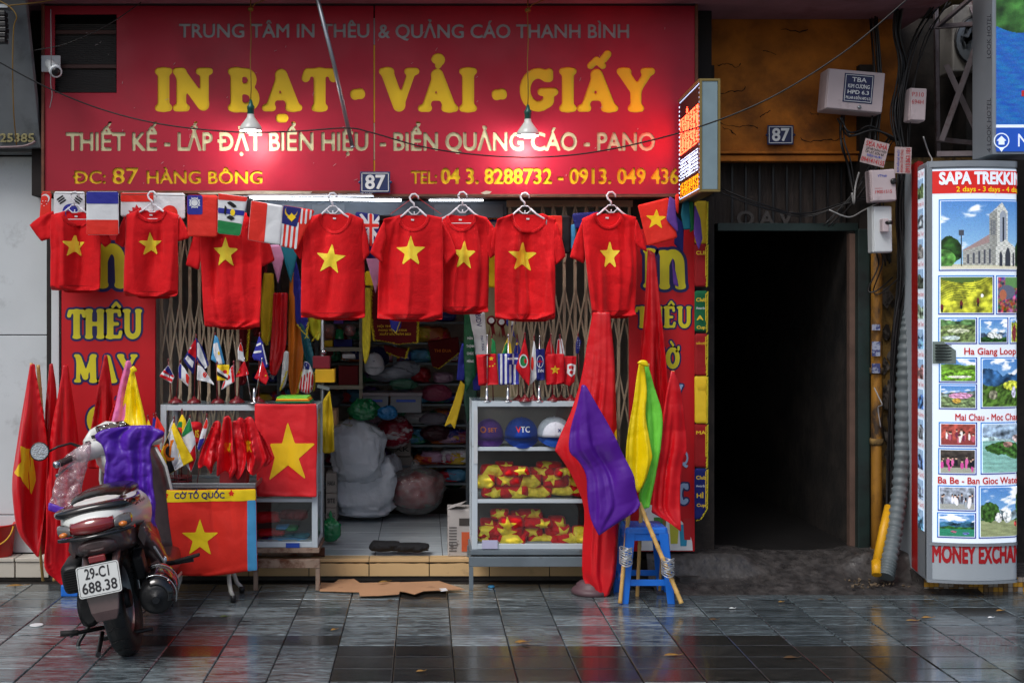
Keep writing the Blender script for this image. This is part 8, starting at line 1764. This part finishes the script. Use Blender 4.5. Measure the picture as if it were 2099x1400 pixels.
def leaf(px,py,ln,an,label,m=m_leaf,z=.004,w=.34):
 c=G(px,py,z);n=8;q=Matrix.Rotation(an,3,'Z');top=[];bot=[]
 for k in range(n+1):
  u=k/n;ww=ln*w*math.sin(pi*u)**.8;top.append(c+q@Vector((ln*(u-.5),ww*.5,.002+.005*math.sin(pi*u)+ww*.06)));bot.append(c+q@Vector((ln*(u-.5),-ww*.5,.002+ww*.1)))
 mid=[c+q@Vector((ln*(k/n-.5),0,.002+.003*math.sin(pi*k/n)))for k in range(n+1)]
 g=MB();g.add(top+mid+bot,[(k,k+1,n+2+k,n+1+k)for k in range(n)]+[(n+1+k,n+2+k,2*n+3+k,2*n+2+k)for k in range(n)],True);g.tube([mid[-1],mid[-1]+q@Vector((ln*.3,.004,.004))],.001,4)
 o=g.build('fallen_leaf',m,fix=False);s_=o.modifiers.new('thick','SOLIDIFY');s_.thickness=.0006
 return tag(o,label,'leaf')
leaf(30,1201,.11,.3,'pale yellow dry leaf on the pavement by the red bucket');leaf(1068,1316,.07,.2,'yellow leaf alone in the middle of the pavement');leaf(1078,1320,.05,2.6,'second small leaf touching the yellow middle one');leaf(1376,1343,.075,.1,'curled tan leaf beyond the stool reflection')
leaf(786,1193,.07,.5,'orange leaf lying on the flattened cardboard',z=.03);leaf(459,1264,.05,.4,'small reddish green leaf in front of the folding table',mat('green_leaf',(70,90,30),.6));leaf(684,1291,.04,.7,'tiny brown leaf between table and shop step');leaf(1462,1270,.05,.1,'small grey leaf on the dark tiles',m_leaf2)
leaf(1900,1266,.06,.1,'orange leaf near the money exchange skirt');leaf(1868,1272,.06,0,'thin yellow leaf on the wet tile by the red side panel',w=.15);leaf(2049,1252,.05,.3,'small orange leaf below the curved light box');leaf(861,1376,.04,.3,'tiny yellow leaf close to the picture bottom');leaf(800,1231,.04,.5,'dark leaf scrap just in front of the cardboard',m_leaf2);leaf(1620,1348,.07,.1,'pale flat leaf on the dark granite tiles',m_leaf2)
leaf(1012,1197,.1,.2,'brown leaf under the cap cabinet',m_leaf2);leaf(1410,1160,.07,.4,'dry leaf on the ramp edge by the red board',m_leaf2,z=.06);leaf(1600,1234,.03,.1,'speck of orange leaf before the ramp');leaf(1500,1247,.03,.0,'white cigarette like scrap on dark tiles',m_wh,w=.2);leaf(2030,1266,.03,.0,'white scrap on the bright wet tiles',m_wh,w=.25);leaf(1683,1229,.04,.2,'pale leaf scrap by the ramp foot',m_leaf2)
q=G(75,1281,.001);tag(MB().lathe([(.034,.0),(.035,.003),(.03,.004)],q,n=28).build('white_disc',m_wh),'small white round cap lying on the pavement near the scooter','cap');q=G(1007,1203,.001);tag(MB().lathe([(.02,.0),(.02,.006),(.016,.01)],q,n=16).build('bottle_cap',FL['sky']),'blue bottle cap under the cap cabinet','bottle cap')
g=MB()
for k in range(34):p_=W(R.uniform(1735,1850),1180,7.15);g.box((p_.x,p_.y+R.uniform(-.12,.1),.035+R.uniform(0,.01)),(R.uniform(.006,.02),R.uniform(.006,.02),.006),(R.random(),R.random(),R.random()*6))
tag(g.build('litter',mat('litter_tan',(90,76,58),.8,var=.6,vscale=50)),kind='stuff')
MB().prism([(W(1395,0,7.2).x,-.28,.004),(W(1440,0,7.2).x,-.26,.004),(W(1436,0,7.2).x,-.12,.006),(W(1380,0,7.2).x,-.14,.004)],(0,0,.05)).build('brick_block',m_conc);tag(bpy.context.scene.collection.objects[-1],'grey concrete chunk on the pavement behind the stool','block')
